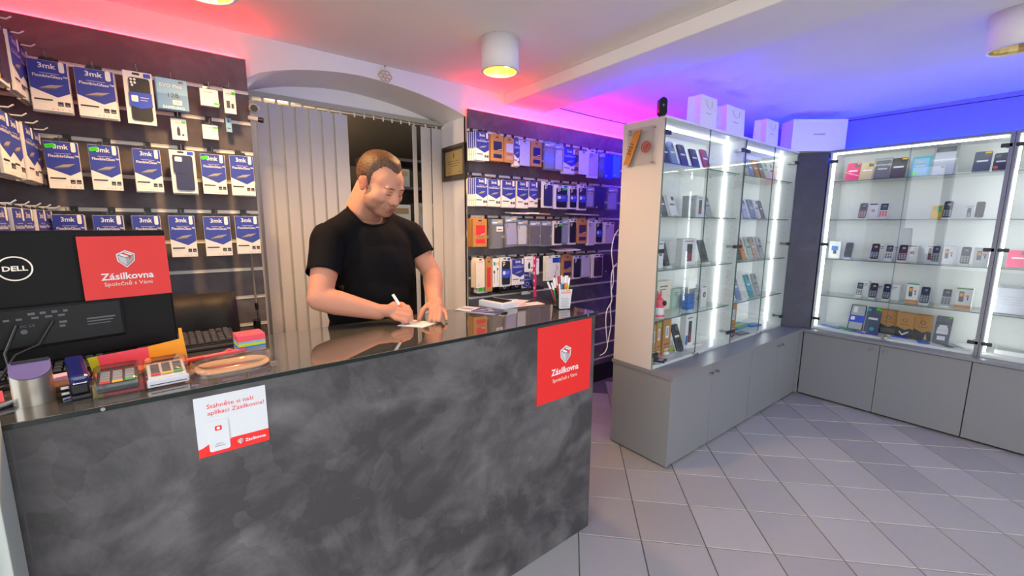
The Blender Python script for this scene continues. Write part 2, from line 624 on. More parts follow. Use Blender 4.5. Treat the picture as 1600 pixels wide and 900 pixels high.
# things in the back room
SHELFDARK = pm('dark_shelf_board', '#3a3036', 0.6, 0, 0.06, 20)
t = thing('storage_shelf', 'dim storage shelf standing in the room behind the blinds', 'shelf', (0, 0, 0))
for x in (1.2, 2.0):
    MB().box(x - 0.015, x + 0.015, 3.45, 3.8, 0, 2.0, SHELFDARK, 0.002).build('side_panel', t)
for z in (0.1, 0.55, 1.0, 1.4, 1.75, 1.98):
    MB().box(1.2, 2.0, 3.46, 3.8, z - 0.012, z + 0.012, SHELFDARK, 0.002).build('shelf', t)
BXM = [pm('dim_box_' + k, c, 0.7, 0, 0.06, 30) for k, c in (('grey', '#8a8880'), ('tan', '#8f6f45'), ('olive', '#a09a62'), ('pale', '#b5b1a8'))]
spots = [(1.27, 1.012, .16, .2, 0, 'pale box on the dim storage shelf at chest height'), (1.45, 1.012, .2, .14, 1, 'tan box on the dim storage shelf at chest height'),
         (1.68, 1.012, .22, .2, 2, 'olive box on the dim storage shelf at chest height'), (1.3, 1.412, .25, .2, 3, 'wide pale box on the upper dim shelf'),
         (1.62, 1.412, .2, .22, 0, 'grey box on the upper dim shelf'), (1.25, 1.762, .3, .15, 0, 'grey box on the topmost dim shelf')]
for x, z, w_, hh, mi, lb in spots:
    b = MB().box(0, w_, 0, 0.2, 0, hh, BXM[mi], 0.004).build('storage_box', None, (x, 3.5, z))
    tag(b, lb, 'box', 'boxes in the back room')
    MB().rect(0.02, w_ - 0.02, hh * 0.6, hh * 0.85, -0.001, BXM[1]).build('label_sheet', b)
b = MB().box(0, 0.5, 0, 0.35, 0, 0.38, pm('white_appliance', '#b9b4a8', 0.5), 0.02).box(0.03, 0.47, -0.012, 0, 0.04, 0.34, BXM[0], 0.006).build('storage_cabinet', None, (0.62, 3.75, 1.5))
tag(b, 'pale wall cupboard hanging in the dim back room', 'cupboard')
MB().cyl((0.4, -0.03, 0.19), (0.45, -0.03, 0.19), 0.008, ALU).build('handle', b)

# ================================================================== slat walls
def slat_wall(x0, x1, ztop, label, y=2.50, zlow=0.16):
    t = thing('slat_wall', label, 'slat wall', (x0, y, 0))
    w_ = x1 - x0
    zs = [z for z in RAILS if z > zlow + 0.03]
    edges = [zlow] + sorted(zs) + [ztop]
    for a, b in zip(edges[:-1], edges[1:]):
        MB().box(0, w_, 0, 0.018, a + 0.0078, b - 0.0078, SLATP, 0.0015).build('slat_board', t)
    for z in zs:
        q = MB()
        q.box(0, w_, -0.003, 0.018, z - 0.0076, z + 0.0022, RAILM)
        q.box(0, w_, 0.004, 0.018, z + 0.0022, z + 0.0055, RAILM)
        q.box(0, w_, -0.003, 0.018, z + 0.0055, z + 0.0076, RAILM)
        q.build('rail', t)
    MB().box(0, w_, 0.018, 0.020, zlow, ztop - 0.06, SHADOWGAP).build('backing_board', t)
    MB().box(0, w_, 0.0, 0.022, 0.0, zlow - 0.004, SHADOWGAP).build('plinth', t)
    MB().box(0.02, w_ - 0.03, 0.0205, 0.027, ztop - 0.012, ztop - 0.003, LEDR).build('red_led_strip', t)
    return t


RAILS = [2.071 - 0.1422 * k for k in range(14)]
slat_l = slat_wall(XL + 0.02, 0.283, 2.235, 'dark plaster slat wall with rails of glass packs beside the blinds')
slat_r = slat_wall(1.532, 3.45, 2.212, 'dark plaster slat wall of phone cases behind the counter end')
t = thing('side_slat_wall', 'dark slat wall at the corner carrying packs seen edge on', 'slat wall', (XL, 1.62, 0), pi / 2)
for a, b in zip([0.16] + sorted(RAILS), sorted(RAILS) + [2.235]):
    if b - a > 0.03:
        MB().box(0, 0.86, -0.018, 0, a + 0.006, b - 0.006, SLATP, 0.0015).build('slat_board', t)
for z in RAILS:
    if z > 0.2:
        MB().box(0, 0.86, -0.014, 0.0, z - 0.006, z + 0.006, RAILM).build('rail', t)
slat_s = t

# ================================================================== blinds
SLATM = pm('grey_blind_fabric', '#c6c5c8', 0.75, 0, 0.05, 120, bump=0.05)
t = thing('vertical_blind', 'grey vertical fabric blind drawn partly across the arched doorway', 'blind', (0, 0, 0))
MB().box(XA + 0.005, XB_ - 0.01, YB - 0.045, YB - 0.012, 2.146, 2.176, pm('blind_rail_grey', '#a7a69c', 0.45), 0.003).build('head_rail', t)
sl = [(0.305, .072, 30), (0.349, .089, 14), (0.417, .089, 14), (0.487, .089, 14), (0.556, .089, 14), (0.630, .089, 14), (0.703, .089, 14), (0.775, .085, 12),
      (1.290, .06, 38), (1.353, .085, 10), (1.437, .085, 8)]
for x, w_, a in sl:
    q = MB()
    q.box(0, w_, -0.0012, 0.0012, 0.05, 2.128, SLATM)
    o = q.build('blind_slat', t, (x, YB - 0.03, 0), (0, 0, radians(a)))
    MB().box(w_ / 2 - 0.006, w_ / 2 + 0.006, -0.003, 0.003, 2.128, 2.146, pm('blind_carrier', '#d8d6d0', 0.4)).build('carrier', o)
for i in range(7):
    x = 0.90 + 0.062 * i
    MB().box(x - 0.004, x + 0.004, YB - 0.032, YB - 0.026, 2.122, 2.146, MATS['blind_carrier']).build('carrier', t)
q = MB()
q.tube([(0.300, 2.44, 1.47), (0.236, 2.455, 1.30), (0.237, 2.455, 1.045)], 0.005, pm('grey_wand', '#7d7876', 0.4), 6)
q.M = Matrix.Identity(4)
wand = MB().tube([(0.225, 2.45, 1.48), (0.232, 2.45, 1.25), (0.236, 2.45, 1.045)], 0.0052, MATS['grey_wand'], 8).build('control_wand', None)
tag(wand, 'grey blind control wand hanging in front of the slat wall', 'wand')
MB().cyl((0.236, 2.45, 1.05), (0.237, 2.45, 1.015), 0.008, BLACKPL).build('wand_tip', wand)
MB().tube([(0.237, 2.45, 1.02), (0.237, 2.45, 0.97), (0.233, 2.45, 0.94)], 0.0016, BLACKPL, 5).build('cord', wand)
MB().box(0.215, 0.247, 2.435, 2.46, 0.90, 0.965, BLACKPL, 0.006).cyl((0.222, 2.43, 0.955), (0.222, 2.436, 0.955), 0.006, CHROME).build('cord_weight', wand)

# ================================================================== ceiling lamps
def downlight(x, y, label, lit, zb=2.205, r=0.095):
    t = thing('ceiling_lamp', label, 'ceiling lamp', (x, y, 0))
    WH = pm('lamp_white_enamel', '#e6e4e8', 0.35, 0, 0.02, 20)
    q = MB()
    q.lathe([(0.0, ZC - 0.001), (r, ZC - 0.001), (r, zb + 0.002), (r - 0.004, zb), (r - 0.012, zb), (r - 0.014, zb + 0.004)], WH, 0, 0, 40)
    q.build('housing', t)
    q = MB()
    ref = pm('lamp_reflector', '#d9c48a', 0.32, 0.8, 0.1, 30)
    prof = [(r - 0.013, zb + 0.004)]
    for i in range(1, 9):
        a = i / 8
        prof.append(((r - 0.013) * (1 - 0.75 * a * a), zb + 0.004 + 0.09 * a))
    prof.append((0.0, zb + 0.094))
    q.lathe(prof, ref, 0, 0, 18, smooth=False)
    q.build('reflector', t)
    q = MB()
    m = LAMPGLOW if lit else pm('unlit_bulb', '#c8c4b0', 0.3)
    q.ball((0, 0, zb + 0.075), (0.034, 0.034, 0.022), m, 2)
    if lit:
        q.ball((0.03, -0.02, zb + 0.05), (0.022, 0.022, 0.03), m, 2)
    q.build('bulb', t)
    if lit:
        ld = bpy.data.lights.new('lamp_light', 'SPOT')
        ld.energy = LAMP_W
        ld.color = (1.0, 0.60, 0.25)
        ld.spot_size = radians(165)
        ld.spot_blend = 0.7
        ld.shadow_soft_size = 0.05
        lo = bpy.data.objects.new('lamp_light', ld)
        COL.objects.link(lo)
        lo.location = (x, y, zb - 0.005)
    return t


LAMPGLOW = glow('lamp_filament_glow', (1.0, 0.62, 0.16), 70.0)
downlight(1.31, 1.83, 'white cylinder ceiling lamp glowing warm near the middle of the ceiling', True)
downlight(0.105, 1.83, 'glowing ceiling lamp above the shelves of glass packs', True)
downlight(2.895, 0.235, 'unlit white cylinder ceiling lamp above the far display cabinets', False)

# ================================================================== small wall things
DKWOOD = pm('dark_frame_wood', '#2c211d', 0.4, 0, 0.12, 25)
t = thing('framed_certificate', 'dark framed yellowish certificate hanging on the white doorway jamb', 'certificate', (1.527, 2.672, 1.873), -pi / 2)
q = MB()
for a in (-1, 1):
    q.box(a * 0.145 - 0.011, a * 0.145 + 0.011, -0.022, 0, -0.108, 0.108, DKWOOD, 0.003)
    q.box(-0.156, 0.156, -0.022, 0, a * 0.108 - 0.011, a * 0.108 + 0.011, DKWOOD, 0.003)
q.build('frame', t)
q = MB().box(-0.14, 0.14, -0.010, 0, -0.10, 0.10, pm('brown_mount_board', '#4a3526', 0.6)).build('mount', t)
GOLDP = pm('yellowed_paper', '#cfa954', 0.5, 0, 0.10, 18)
q = MB().box(-0.118, 0.118, -0.0125, -0.009, -0.082, 0.082, GOLDP)
DKP = pm('faded_brown_print', '#7a5a28', 0.6)
q.disc(0.0, 0.05, 0.012, -0.013, DKP, 8, 0.02)
for z, w_ in ((0.012, .085), (-0.004, .085), (-0.02, .05)):
    q.rect(-w_, w_, z - 0.002, z + 0.002, -0.013, DKP)
q.rect(-0.10, -0.06, -0.066, -0.062, -0.013, DKP)
q.rect(0.06, 0.10, -0.066, -0.062, -0.013, DKP)
q.build('certificate_sheet', t)
MB().box(-0.135, 0.135, -0.016, -0.0145, -0.082, 0.082, GLASS).build('glass_pane', t)

t = thing('hanging_ornament', 'small pale wooden openwork ornament hanging above the arch', 'ornament', (0.984, 2.523, 2.30))
WOODP = pm('pale_wood_ornament', '#d6b894', 0.7, 0, 0.1, 40)
q = MB()
for i in range(6):
    a = pi * 2 * i / 6
    cx, cz = 0.026 * cos(a), 0.020 * sin(a)
    q.tube([(cx + 0.014 * cos(b), 0, cz + 0.011 * sin(b)) for b in [2 * pi * k / 10 for k in range(11)]], 0.0028, WOODP, 5)
q.tube([(0.012 * cos(b), 0, 0.012 * sin(b)) for b in [2 * pi * k / 10 for k in range(11)]], 0.003, WOODP, 5)
q.build('lattice', t)
MB().tube([(0, 0, 0.03), (0.001, 0, 0.045), (0, 0, 0.053)], 0.001, WOODP, 4).build('thread', t)
MB().cyl((0, 0.007, 0.053), (0, -0.008, 0.053), 0.004, CHROME).build('nail', t)

def cctv(x, z, label, k):
    t = thing('security_camera', label, 'camera', (x, 2.47, z))
    if k:
        MB().ball((0, 0, 0), (0.026, 0.02, 0.024), pm('camera_shell_white', '#c9c8cc', 0.35), 2).build('housing', t)
        MB().cyl((-0.002, -0.014, -0.002), (-0.004, -0.026, -0.004), 0.016, BLACKPL).build('lens', t)
        MB().cyl((-0.01, 0.0, 0), (-0.01, 0.04, 0), 0.009, DARKPL).build('mount', t)
    else:
        MB().cyl((-0.025, 0.0, 0.003), (0.014, -0.014, -0.003), 0.010, MATS['camera_shell_white'], 0.012).build('housing', t)
        MB().cyl((0.014, -0.014, -0.003), (0.034, -0.02, -0.006), 0.012, BLACKPL).build('lens', t)
        MB().cyl((-0.02, 0.0, 0.003), (-0.02, 0.04, 0.003), 0.005, DARKPL).build('mount', t)


cctv(0.300, 1.999, 'small round white security camera at the top of the blinds', 1)
cctv(0.298, 1.950, 'small bullet security camera just under the round one', 0)

# cable duct and loose ceiling cables
q = MB().box(2.06, 2.32, YW - 0.012, YW - 0.001, 2.325, 2.34, WHITELAM, 0.002).build('cable_duct', None)
tag(q, 'short white cable duct on the wall beneath the beam', 'cable duct')
q = MB().tube([(2.38, YW - 0.006, 2.347), (2.8, YW - 0.006, 2.343), (3.4, YW - 0.006, 2.345)], 0.003, BLACKPL, 5).build('ceiling_cable', None)
tag(q, 'thin dark cable running along the ceiling edge above the slat wall', 'cable')
q = MB().tube([(XR - 0.006, 1.5, 2.335), (XR - 0.006, 0.9, 2.328), (XR - 0.006, -0.4, 2.318)], 0.003, BLACKPL, 5).build('ceiling_cable', None)
tag(q, 'thin dark cable along the blue lit right wall', 'cable')
q = MB().tube([(1.33, 2.86, 2.236), (1.42, 2.82, 2.205), (1.45, 2.80, 2.195), (1.52, 2.79, 2.168)], 0.0025, DARKPL, 5).tube([(1.30, 2.86, 2.245), (1.38, 2.80, 2.222), (1.44, 2.81, 2.20)], 0.002, DARKPL, 5).build('loose_cable', None)
tag(q, 'loose dark cable lying under the arch by the jamb', 'cable')

# ================================================================== pack and goods tables (metres, measured on the wall planes)
LEFT_TOP = [
    ('fg', -0.419, 2.038, 0.103, 0.178, 2.36, {'n': 3}, 'blue and white screen glass pack'),
    ('fg', -0.299, 2.034, 0.111, 0.178, 2.36, {'n': 2}, 'blue and white screen glass pack'),
    ('case', -0.161, 2.052, 0.090, 0.204, 2.36, {'case': 'black', 'band': 1}, 'white framed pack with black quad lens phone case'),
    ('card', -0.060, 2.046, 0.103, 0.124, 2.36, {'n': 1}, 'light blue memory card pack marked 128'),
    ('small', 0.086, 2.029, 0.066, 0.071, 2.36, {'n': 1, 'sticker': 2}, 'flat white accessory pack with low green tag'),
    ('small', 0.171, 2.042, 0.045, 0.104, 2.36, {'icon': 'plugs', 'sticker': 1}, 'narrow white charger pack with green tag'),
]
LEFT_SECOND = [
    ('small', -0.026, 1.899, 0.054, 0.090, 2.42, {'icon': 'car', 'sticker': 1}, 'small white pack showing a dark car charger'),
    ('small', 0.084, 1.888, 0.058, 0.062, 2.42, {'sticker': 1}, 'small square white pack with green tag'),
    ('tag', 0.175, 1.929, 0.022, 0.062, 2.42, {}, 'tiny pale blue tag with a cable tie'),
]
LEFT_MIDDLE = [
    ('fg', -0.409, 1.751, 0.092, 0.175, 2.36, {'n': 1, 'sticker': 1}, 'blue and white glass pack with green tag'),
    ('fg', -0.290, 1.751, 0.088, 0.174, 2.36, {'n': 1, 'sticker': 1}, 'blue and white glass pack with green tag'),
    ('fg', -0.160, 1.750, 0.087, 0.172, 2.36, {'n': 3}, 'blue and white screen glass pack'),
    ('case', -0.043, 1.758, 0.087, 0.181, 2.36, {'case': 'navy', 'half': 1, 'n': 3}, 'white pack with dark navy phone case'),
    ('fg', 0.064, 1.752, 0.089, 0.174, 2.36, {'n': 1, 'sticker': 1}, 'blue and white glass pack with green tag'),
    ('fg', 0.171, 1.756, 0.093, 0.179, 2.36, {'n': 1}, 'blue and white screen glass pack'),
]
LEFT_LOW = [
    ('fg', -0.416, 1.478, 0.087, 0.173, 2.36, {'n': 2}, 'blue and white screen glass pack'),
    ('fg', -0.304, 1.477, 0.089, 0.175, 2.36, {'n': 2}, 'blue and white screen glass pack'),
    ('fg', -0.188, 1.477, 0.091, 0.176, 2.36, {'n': 2}, 'blue and white screen glass pack'),
    ('fg', -0.071, 1.479, 0.091, 0.180, 2.36, {'n': 0}, 'blue and white screen glass pack'),
    ('fg', 0.051, 1.478, 0.100, 0.179, 2.36, {'n': 0}, 'blue and white screen glass pack'),
    ('fg', 0.170, 1.481, 0.096, 0.176, 2.36, {'n': 1}, 'blue and white screen glass pack'),
]
RIGHT_TOP = [
    ('fg', 1.501, 2.034, 0.100, 0.176, 2.36, {'n': 4, 'side': 1}, 'blue and white screen glass pack'),
    ('kraft', 1.617, 2.027, 0.101, 0.162, 2.36, {'win': 'ink', 'n': 1}, 'tan cardboard case pack with two dark windows'),
    ('kraft', 1.725, 2.022, 0.085, 0.158, 2.36, {'win': 'lilac'}, 'tan cardboard case pack with lilac upper window'),
    ('fg', 1.806, 2.024, 0.052, 0.177, 2.36, {'n': 2}, 'blue and white screen glass pack'),
    ('plain', 1.850, 2.025, 0.099, 0.170, 2.36, {'c': 'lilac', 'top': 0}, 'plain pale lilac case pack'),
    ('kraft', 1.959, 2.025, 0.099, 0.166, 2.36, {'win': 'black', 'n': 1}, 'tan cardboard case pack with black windows'),
    ('bag', 2.078, 2.043, 0.112, 0.201, 2.36, {'slab': 'steel', 'dot': 1}, 'clear bag with grey blue case and orange dot'),
    ('bag', 2.184, 2.038, 0.087, 0.194, 2.36, {'slab': 'paper'}, 'clear bag with light case'),
    ('fg', 2.276, 2.016, 0.129, 0.181, 2.36, {'n': 2}, 'blue and white screen glass pack'),
    ('kraft', 2.387, 2.019, 0.053, 0.181, 2.36, {'win': 'ink'}, 'tan cardboard pack half hidden by its neighbour'),
    ('plain', 2.440, 2.015, 0.101, 0.175, 2.36, {'c': 'paper'}, 'plain white narrow pack'),
    ('case', 2.535, 2.035, 0.127, 0.216, 2.36, {'case': 'lilac'}, 'white framed pack with lilac case'),
    ('bag', 2.666, 2.024, 0.073, 0.195, 2.36, {'slab': 'grey'}, 'thin dark grey bagged case'),
    ('plain', 2.736, 2.022, 0.108, 0.195, 2.36, {'c': 'royal'}, 'plain royal blue pack'),
    ('plain', 2.843, 2.027, 0.099, 0.184, 2.36, {'c': 'teal'}, 'small bright cyan blue pack'),
]
RIGHT_SECOND = [
    ('fg', 1.496, 1.748, 0.091, 0.180, 2.36, {'n': 4, 'side': 1}, 'blue and white screen glass pack'),
    ('fg', 1.593, 1.743, 0.101, 0.175, 2.36, {'n': 1}, 'blue and white screen glass pack'),
    ('fg', 1.707, 1.746, 0.113, 0.179, 2.36, {'n': 2}, 'blue and white screen glass pack'),
    ('fg', 1.836, 1.750, 0.103, 0.185, 2.36, {'n': 1}, 'blue and white screen glass pack'),
    ('fg', 1.943, 1.749, 0.084, 0.176, 2.36, {'n': 1}, 'blue and white screen glass pack'),
    ('case', 2.066, 1.761, 0.112, 0.189, 2.36, {'case': 'navy'}, 'white framed pack with dusky blue case'),
    ('case', 2.186, 1.745, 0.146, 0.179, 2.36, {'case': 'black', 'band': 1, 'sticker': 1}, 'white framed pack with black case and green tag'),
    ('case', 2.339, 1.745, 0.091, 0.176, 2.36, {'case': 'black', 'band': 1}, 'narrow white pack with black case and blue band'),
    ('case', 2.433, 1.760, 0.107, 0.198, 2.36, {'case': 'ink', 'band': 1}, 'white framed pack with ink blue case and band'),
    ('bag', 2.538, 1.747, 0.087, 0.162, 2.36, {'slab': 'lilac', 'dot': 1}, 'lilac bagged case with orange dot'),
    ('plain', 2.627, 1.752, 0.127, 0.180, 2.36, {'c': 'navy', 'n': 2}, 'dark blue ribbed pack'),
    ('bag', 2.792, 1.756, 0.127, 0.185, 2.36, {'slab': 'lilac'}, 'lilac bagged case without dot'),
]
RIGHT_THIRD = [
    ('kraft', 1.474, 1.483, 0.109, 0.182, 2.36, {'win': 'red', 'n': 3}, 'tan cardboard pack with two red windows'),
    ('bag', 1.618, 1.485, 0.096, 0.200, 2.36, {'slab': 'grey', 'lab': 1, 'n': 2}, 'clear bag of grey cases with white label'),
    ('bag', 1.727, 1.504, 0.110, 0.209, 2.36, {'slab': 'lilac', 'tilt': -4, 'n': 1}, 'tilted pale lilac bagged case'),
    ('bag', 1.839, 1.483, 0.096, 0.186, 2.36, {'slab': 'paper'}, 'clear bag with white case and blue header'),
    ('bag', 1.950, 1.476, 0.110, 0.182, 2.36, {'slab': 'plum', 'n': 1}, 'clear bag with dark plum case'),
    ('bag', 2.062, 1.477, 0.103, 0.190, 2.36, {'slab': 'ink'}, 'clear bag with ink blue case'),
    ('case', 2.180, 1.478, 0.099, 0.185, 2.36, {'case': 'black', 'sticker': 1}, 'black case pack with green tag'),
    ('bag', 2.276, 1.493, 0.072, 0.197, 2.36, {'slab': 'steel'}, 'clear bag with light blue case'),
    ('case', 2.345, 1.494, 0.089, 0.200, 2.36, {'case': 'black'}, 'narrow white framed pack with black case'),
    ('kraft', 2.440, 1.490, 0.119, 0.189, 2.36, {'win': 'plum', 'n': 1}, 'orange tan cardboard pack with plum window'),
    ('case', 2.554, 1.491, 0.094, 0.208, 2.36, {'case': 'lilac'}, 'white framed pack with lilac case'),
    ('case', 2.649, 1.487, 0.097, 0.195, 2.36, {'case': 'ink', 'band': 1}, 'white framed pack with ink case and blue band'),
    ('case', 2.752, 1.472, 0.143, 0.179, 2.36, {'case': 'lilac'}, 'wide white framed pack with lilac case'),
]
RIGHT_FOURTH = [
    ('plain', 1.496, 1.224, 0.068, 0.199, 2.36, {'c': 'cream', 'n': 4, 'round': 1}, 'cream white round topped accessory pack'),
    ('kraft', 1.570, 1.212, 0.057, 0.220, 2.36, {'win': 'red', 'one': 1}, 'thin tan cardboard pack with tall red window'),
    ('small', 1.630, 1.218, 0.054, 0.199, 2.36, {'icon': 'cable'}, 'tall white pack showing two black cables'),
    ('case', 1.692, 1.220, 0.093, 0.205, 2.36, {'case': 'black', 'band': 1, 'n': 1}, 'white framed pack with black case and blue band'),
    ('fg', 1.795, 1.206, 0.113, 0.187, 2.36, {'n': 1}, 'blue and white screen glass pack'),
    ('small', 1.911, 1.219, 0.093, 0.113, 2.36, {'icon': 'car'}, 'small white pack showing black chargers'),
    ('fg', 1.918, 1.094, 0.088, 0.161, 2.40, {}, 'blue and white glass pack hung low beneath'),
    ('small', 2.009, 1.201, 0.040, 0.121, 2.36, {}, 'slim blank white pack'),
    ('plain', 2.125, 1.215, 0.061, 0.190, 2.36, {'c': 'paper', 'n': 2}, 'slim white box with side edges showing'),
    ('plain', 2.184, 1.218, 0.083, 0.193, 2.36, {'c': 'paper', 'top': 1}, 'white cable pack with bright blue top'),
    ('kraft', 2.282, 1.209, 0.119, 0.184, 2.36, {'win': 'plum', 'n': 1}, 'orange tan cardboard pack with plum windows'),
    ('case', 2.398, 1.204, 0.103, 0.187, 2.36, {'case': 'ink'}, 'white framed pack with ink blue case'),
    ('plain', 2.518, 1.204, 0.084, 0.178, 2.36, {'c': 'lilac', 'n': 1}, 'plain lilac case pack'),
    ('case', 2.632, 1.205, 0.134, 0.196, 2.36, {'case': 'plum', 'n': 1}, 'wide white framed pack with plum case'),
    ('plain', 2.772, 1.194, 0.122, 0.155, 2.36, {'c': 'plum'}, 'plain dark purple pack'),
]
CASE_A = [
    ('lean', 2.280, 1.944, 0.092, 0.113, 1.52, {'c': 'navy', 's': 1}, 'navy phone case on white card'),
    ('lean', 2.339, 1.958, 0.133, 0.133, 1.52, {'c': 'steel', 's': 1}, 'steel blue phone case with blue top'),
    ('lean', 2.415, 1.952, 0.206, 0.127, 1.52, {'c': 'navy', 's': 1, 'sticker': 1}, 'navy phone case with green tag'),
    ('lean', 2.568, 1.939, 0.170, 0.108, 1.52, {'c': 'ink', 's': 1}, 'ink blue phone case with black loop'),
    ('lean', 2.721, 1.952, 0.140, 0.114, 1.52, {'c': 'rose', 's': 1}, 'rose red phone case'),
    ('lean', 2.285, 1.636, 0.087, 0.124, 1.52, {'c': 'grey', 's': 2}, 'dark grey phone case'),
    ('lean', 2.366, 1.636, 0.127, 0.118, 1.52, {'c': 'paper', 's': 2}, 'white phone box'),
    ('box', 2.598, 1.643, 0.071, 0.126, 1.52, {'c': 'silver', 's': 2}, 'slim grey upright box'),
    ('box', 2.690, 1.651, 0.099, 0.132, 1.52, {'c': 'paper', 's': 2, 'icon': 'phone'}, 'white box with dark red phone picture'),
    ('lean', 2.780, 1.647, 0.165, 0.129, 1.52, {'c': 'silver', 's': 2}, 'shaded grey phone case'),
    ('box', 2.273, 1.356, 0.083, 0.146, 1.52, {'c': 'paper', 's': 3, 'icon': 'cam'}, 'white box with dark camera picture'),
    ('phone', 2.335, 1.347, 0.099, 0.137, 1.52, {'c': 'black', 's': 3}, 'black smartphone on stand'),
    ('box', 2.548, 1.367, 0.186, 0.164, 1.52, {'c': 'paper', 's': 3, 'icon': 'phone'}, 'white box with upright dark phone window'),
    ('phone', 2.761, 1.364, 0.177, 0.157, 1.52, {'c': 'grey', 's': 3}, 'grey smartphone leaning on stand'),
    ('box', 2.442, 1.078, 0.201, 0.261, 1.62, {'c': 'cream', 's': 4}, 'large pale box behind the red rabbit'),
    ('box', 2.605, 1.015, 0.109, 0.189, 1.60, {'c': 'mint', 's': 4}, 'pale green slim box'),
    ('box', 2.708, 1.015, 0.096, 0.181, 1.60, {'c': 'silver', 's': 4}, 'silver grey slim box'),
    ('box', 2.666, 0.980, 0.086, 0.099, 1.52, {'c': 'azure', 's': 4}, 'small bright blue pack'),
    ('box', 2.743, 1.012, 0.104, 0.143, 1.52, {'c': 'silver', 's': 4, 'icon': 'cam'}, 'grey box with small round speaker picture'),
    ('box', 2.815, 1.038, 0.123, 0.193, 1.52, {'c': 'paper', 's': 4, 'icon': 'cam'}, 'tall white box with round watch picture'),
    ('kraftbox', 2.273, 0.825, 0.046, 0.163, 1.52, {'s': 5}, 'tan cardboard box mostly hidden by the side panel'),
    ('kraftbox', 2.303, 0.838, 0.095, 0.181, 1.52, {'s': 5, 'sticker': 1}, 'tan cardboard box with green tag'),
    ('kraftbox', 2.386, 0.843, 0.112, 0.195, 1.52, {'s': 5}, 'tan cardboard box with white oval window'),
    ('lean', 2.526, 0.846, 0.146, 0.178, 1.52, {'c': 'ink', 's': 5}, 'dark framed phone case'),
    ('box', 2.666, 0.850, 0.106, 0.184, 1.52, {'c': 'paper', 's': 5, 'icon': 'phone'}, 'tall white phone box'),
    ('lean', 3.307, 1.948, 0.139, 0.123, 1.52, {'c': 'silver', 's': 1}, 'silver case with red corner'),
    ('lean', 3.379, 1.950, 0.154, 0.124, 1.52, {'c': 'steel', 's': 1}, 'steel blue case'),
    ('lean', 3.464, 1.953, 0.160, 0.126, 1.52, {'c': 'kraft', 's': 1}, 'tan case'),
    ('lean', 3.551, 1.957, 0.166, 0.128, 1.52, {'c': 'brown', 's': 1}, 'brown case'),
    ('lean', 3.642, 1.955, 0.171, 0.125, 1.52, {'c': 'mint', 's': 1}, 'pale green case'),
    ('lean', 3.747, 1.955, 0.164, 0.124, 1.52, {'c': 'paper', 's': 1}, 'white case'),
    ('lean', 3.333, 1.647, 0.143, 0.136, 1.52, {'c': 'lilac', 's': 2}, 'pale lilac phone case'),
    ('lean', 3.459, 1.652, 0.151, 0.139, 1.52, {'c': 'steel', 's': 2}, 'steel grey phone case'),
    ('lean', 3.570, 1.652, 0.121, 0.137, 1.52, {'c': 'paper', 's': 2}, 'white phone case'),
    ('lean', 3.627, 1.649, 0.159, 0.133, 1.52, {'c': 'grey', 's': 2}, 'dark grey phone case'),
    ('lean', 3.290, 1.380, 0.146, 0.166, 1.52, {'c': 'black', 's': 3}, 'black phone case'),
    ('lean', 3.372, 1.389, 0.129, 0.167, 1.52, {'c': 'orange', 's': 3}, 'bright orange phone case'),
    ('lean', 3.481, 1.378, 0.144, 0.161, 1.52, {'c': 'mint', 's': 3}, 'pale green phone case'),
    ('lean', 3.573, 1.362, 0.134, 0.143, 1.52, {'c': 'skin', 's': 3}, 'pinkish tan phone case'),
    ('lean', 3.675, 1.366, 0.165, 0.152, 1.52, {'c': 'silver', 's': 3}, 'silver and black phone case'),
    ('lean', 3.299, 1.102, 0.198, 0.209, 1.52, {'c': 'steel', 's': 4}, 'steel blue case in clear pack'),
    ('lean', 3.504, 1.089, 0.221, 0.186, 1.52, {'c': 'teal', 's': 4}, 'teal blue phone case'),
    ('lean', 3.653, 1.080, 0.179, 0.164, 1.52, {'c': 'silver', 's': 4}, 'light silver phone case'),
    ('kraftbox', 3.308, 0.846, 0.092, 0.166, 1.52, {'s': 5}, 'narrow brown cardboard box'),
]
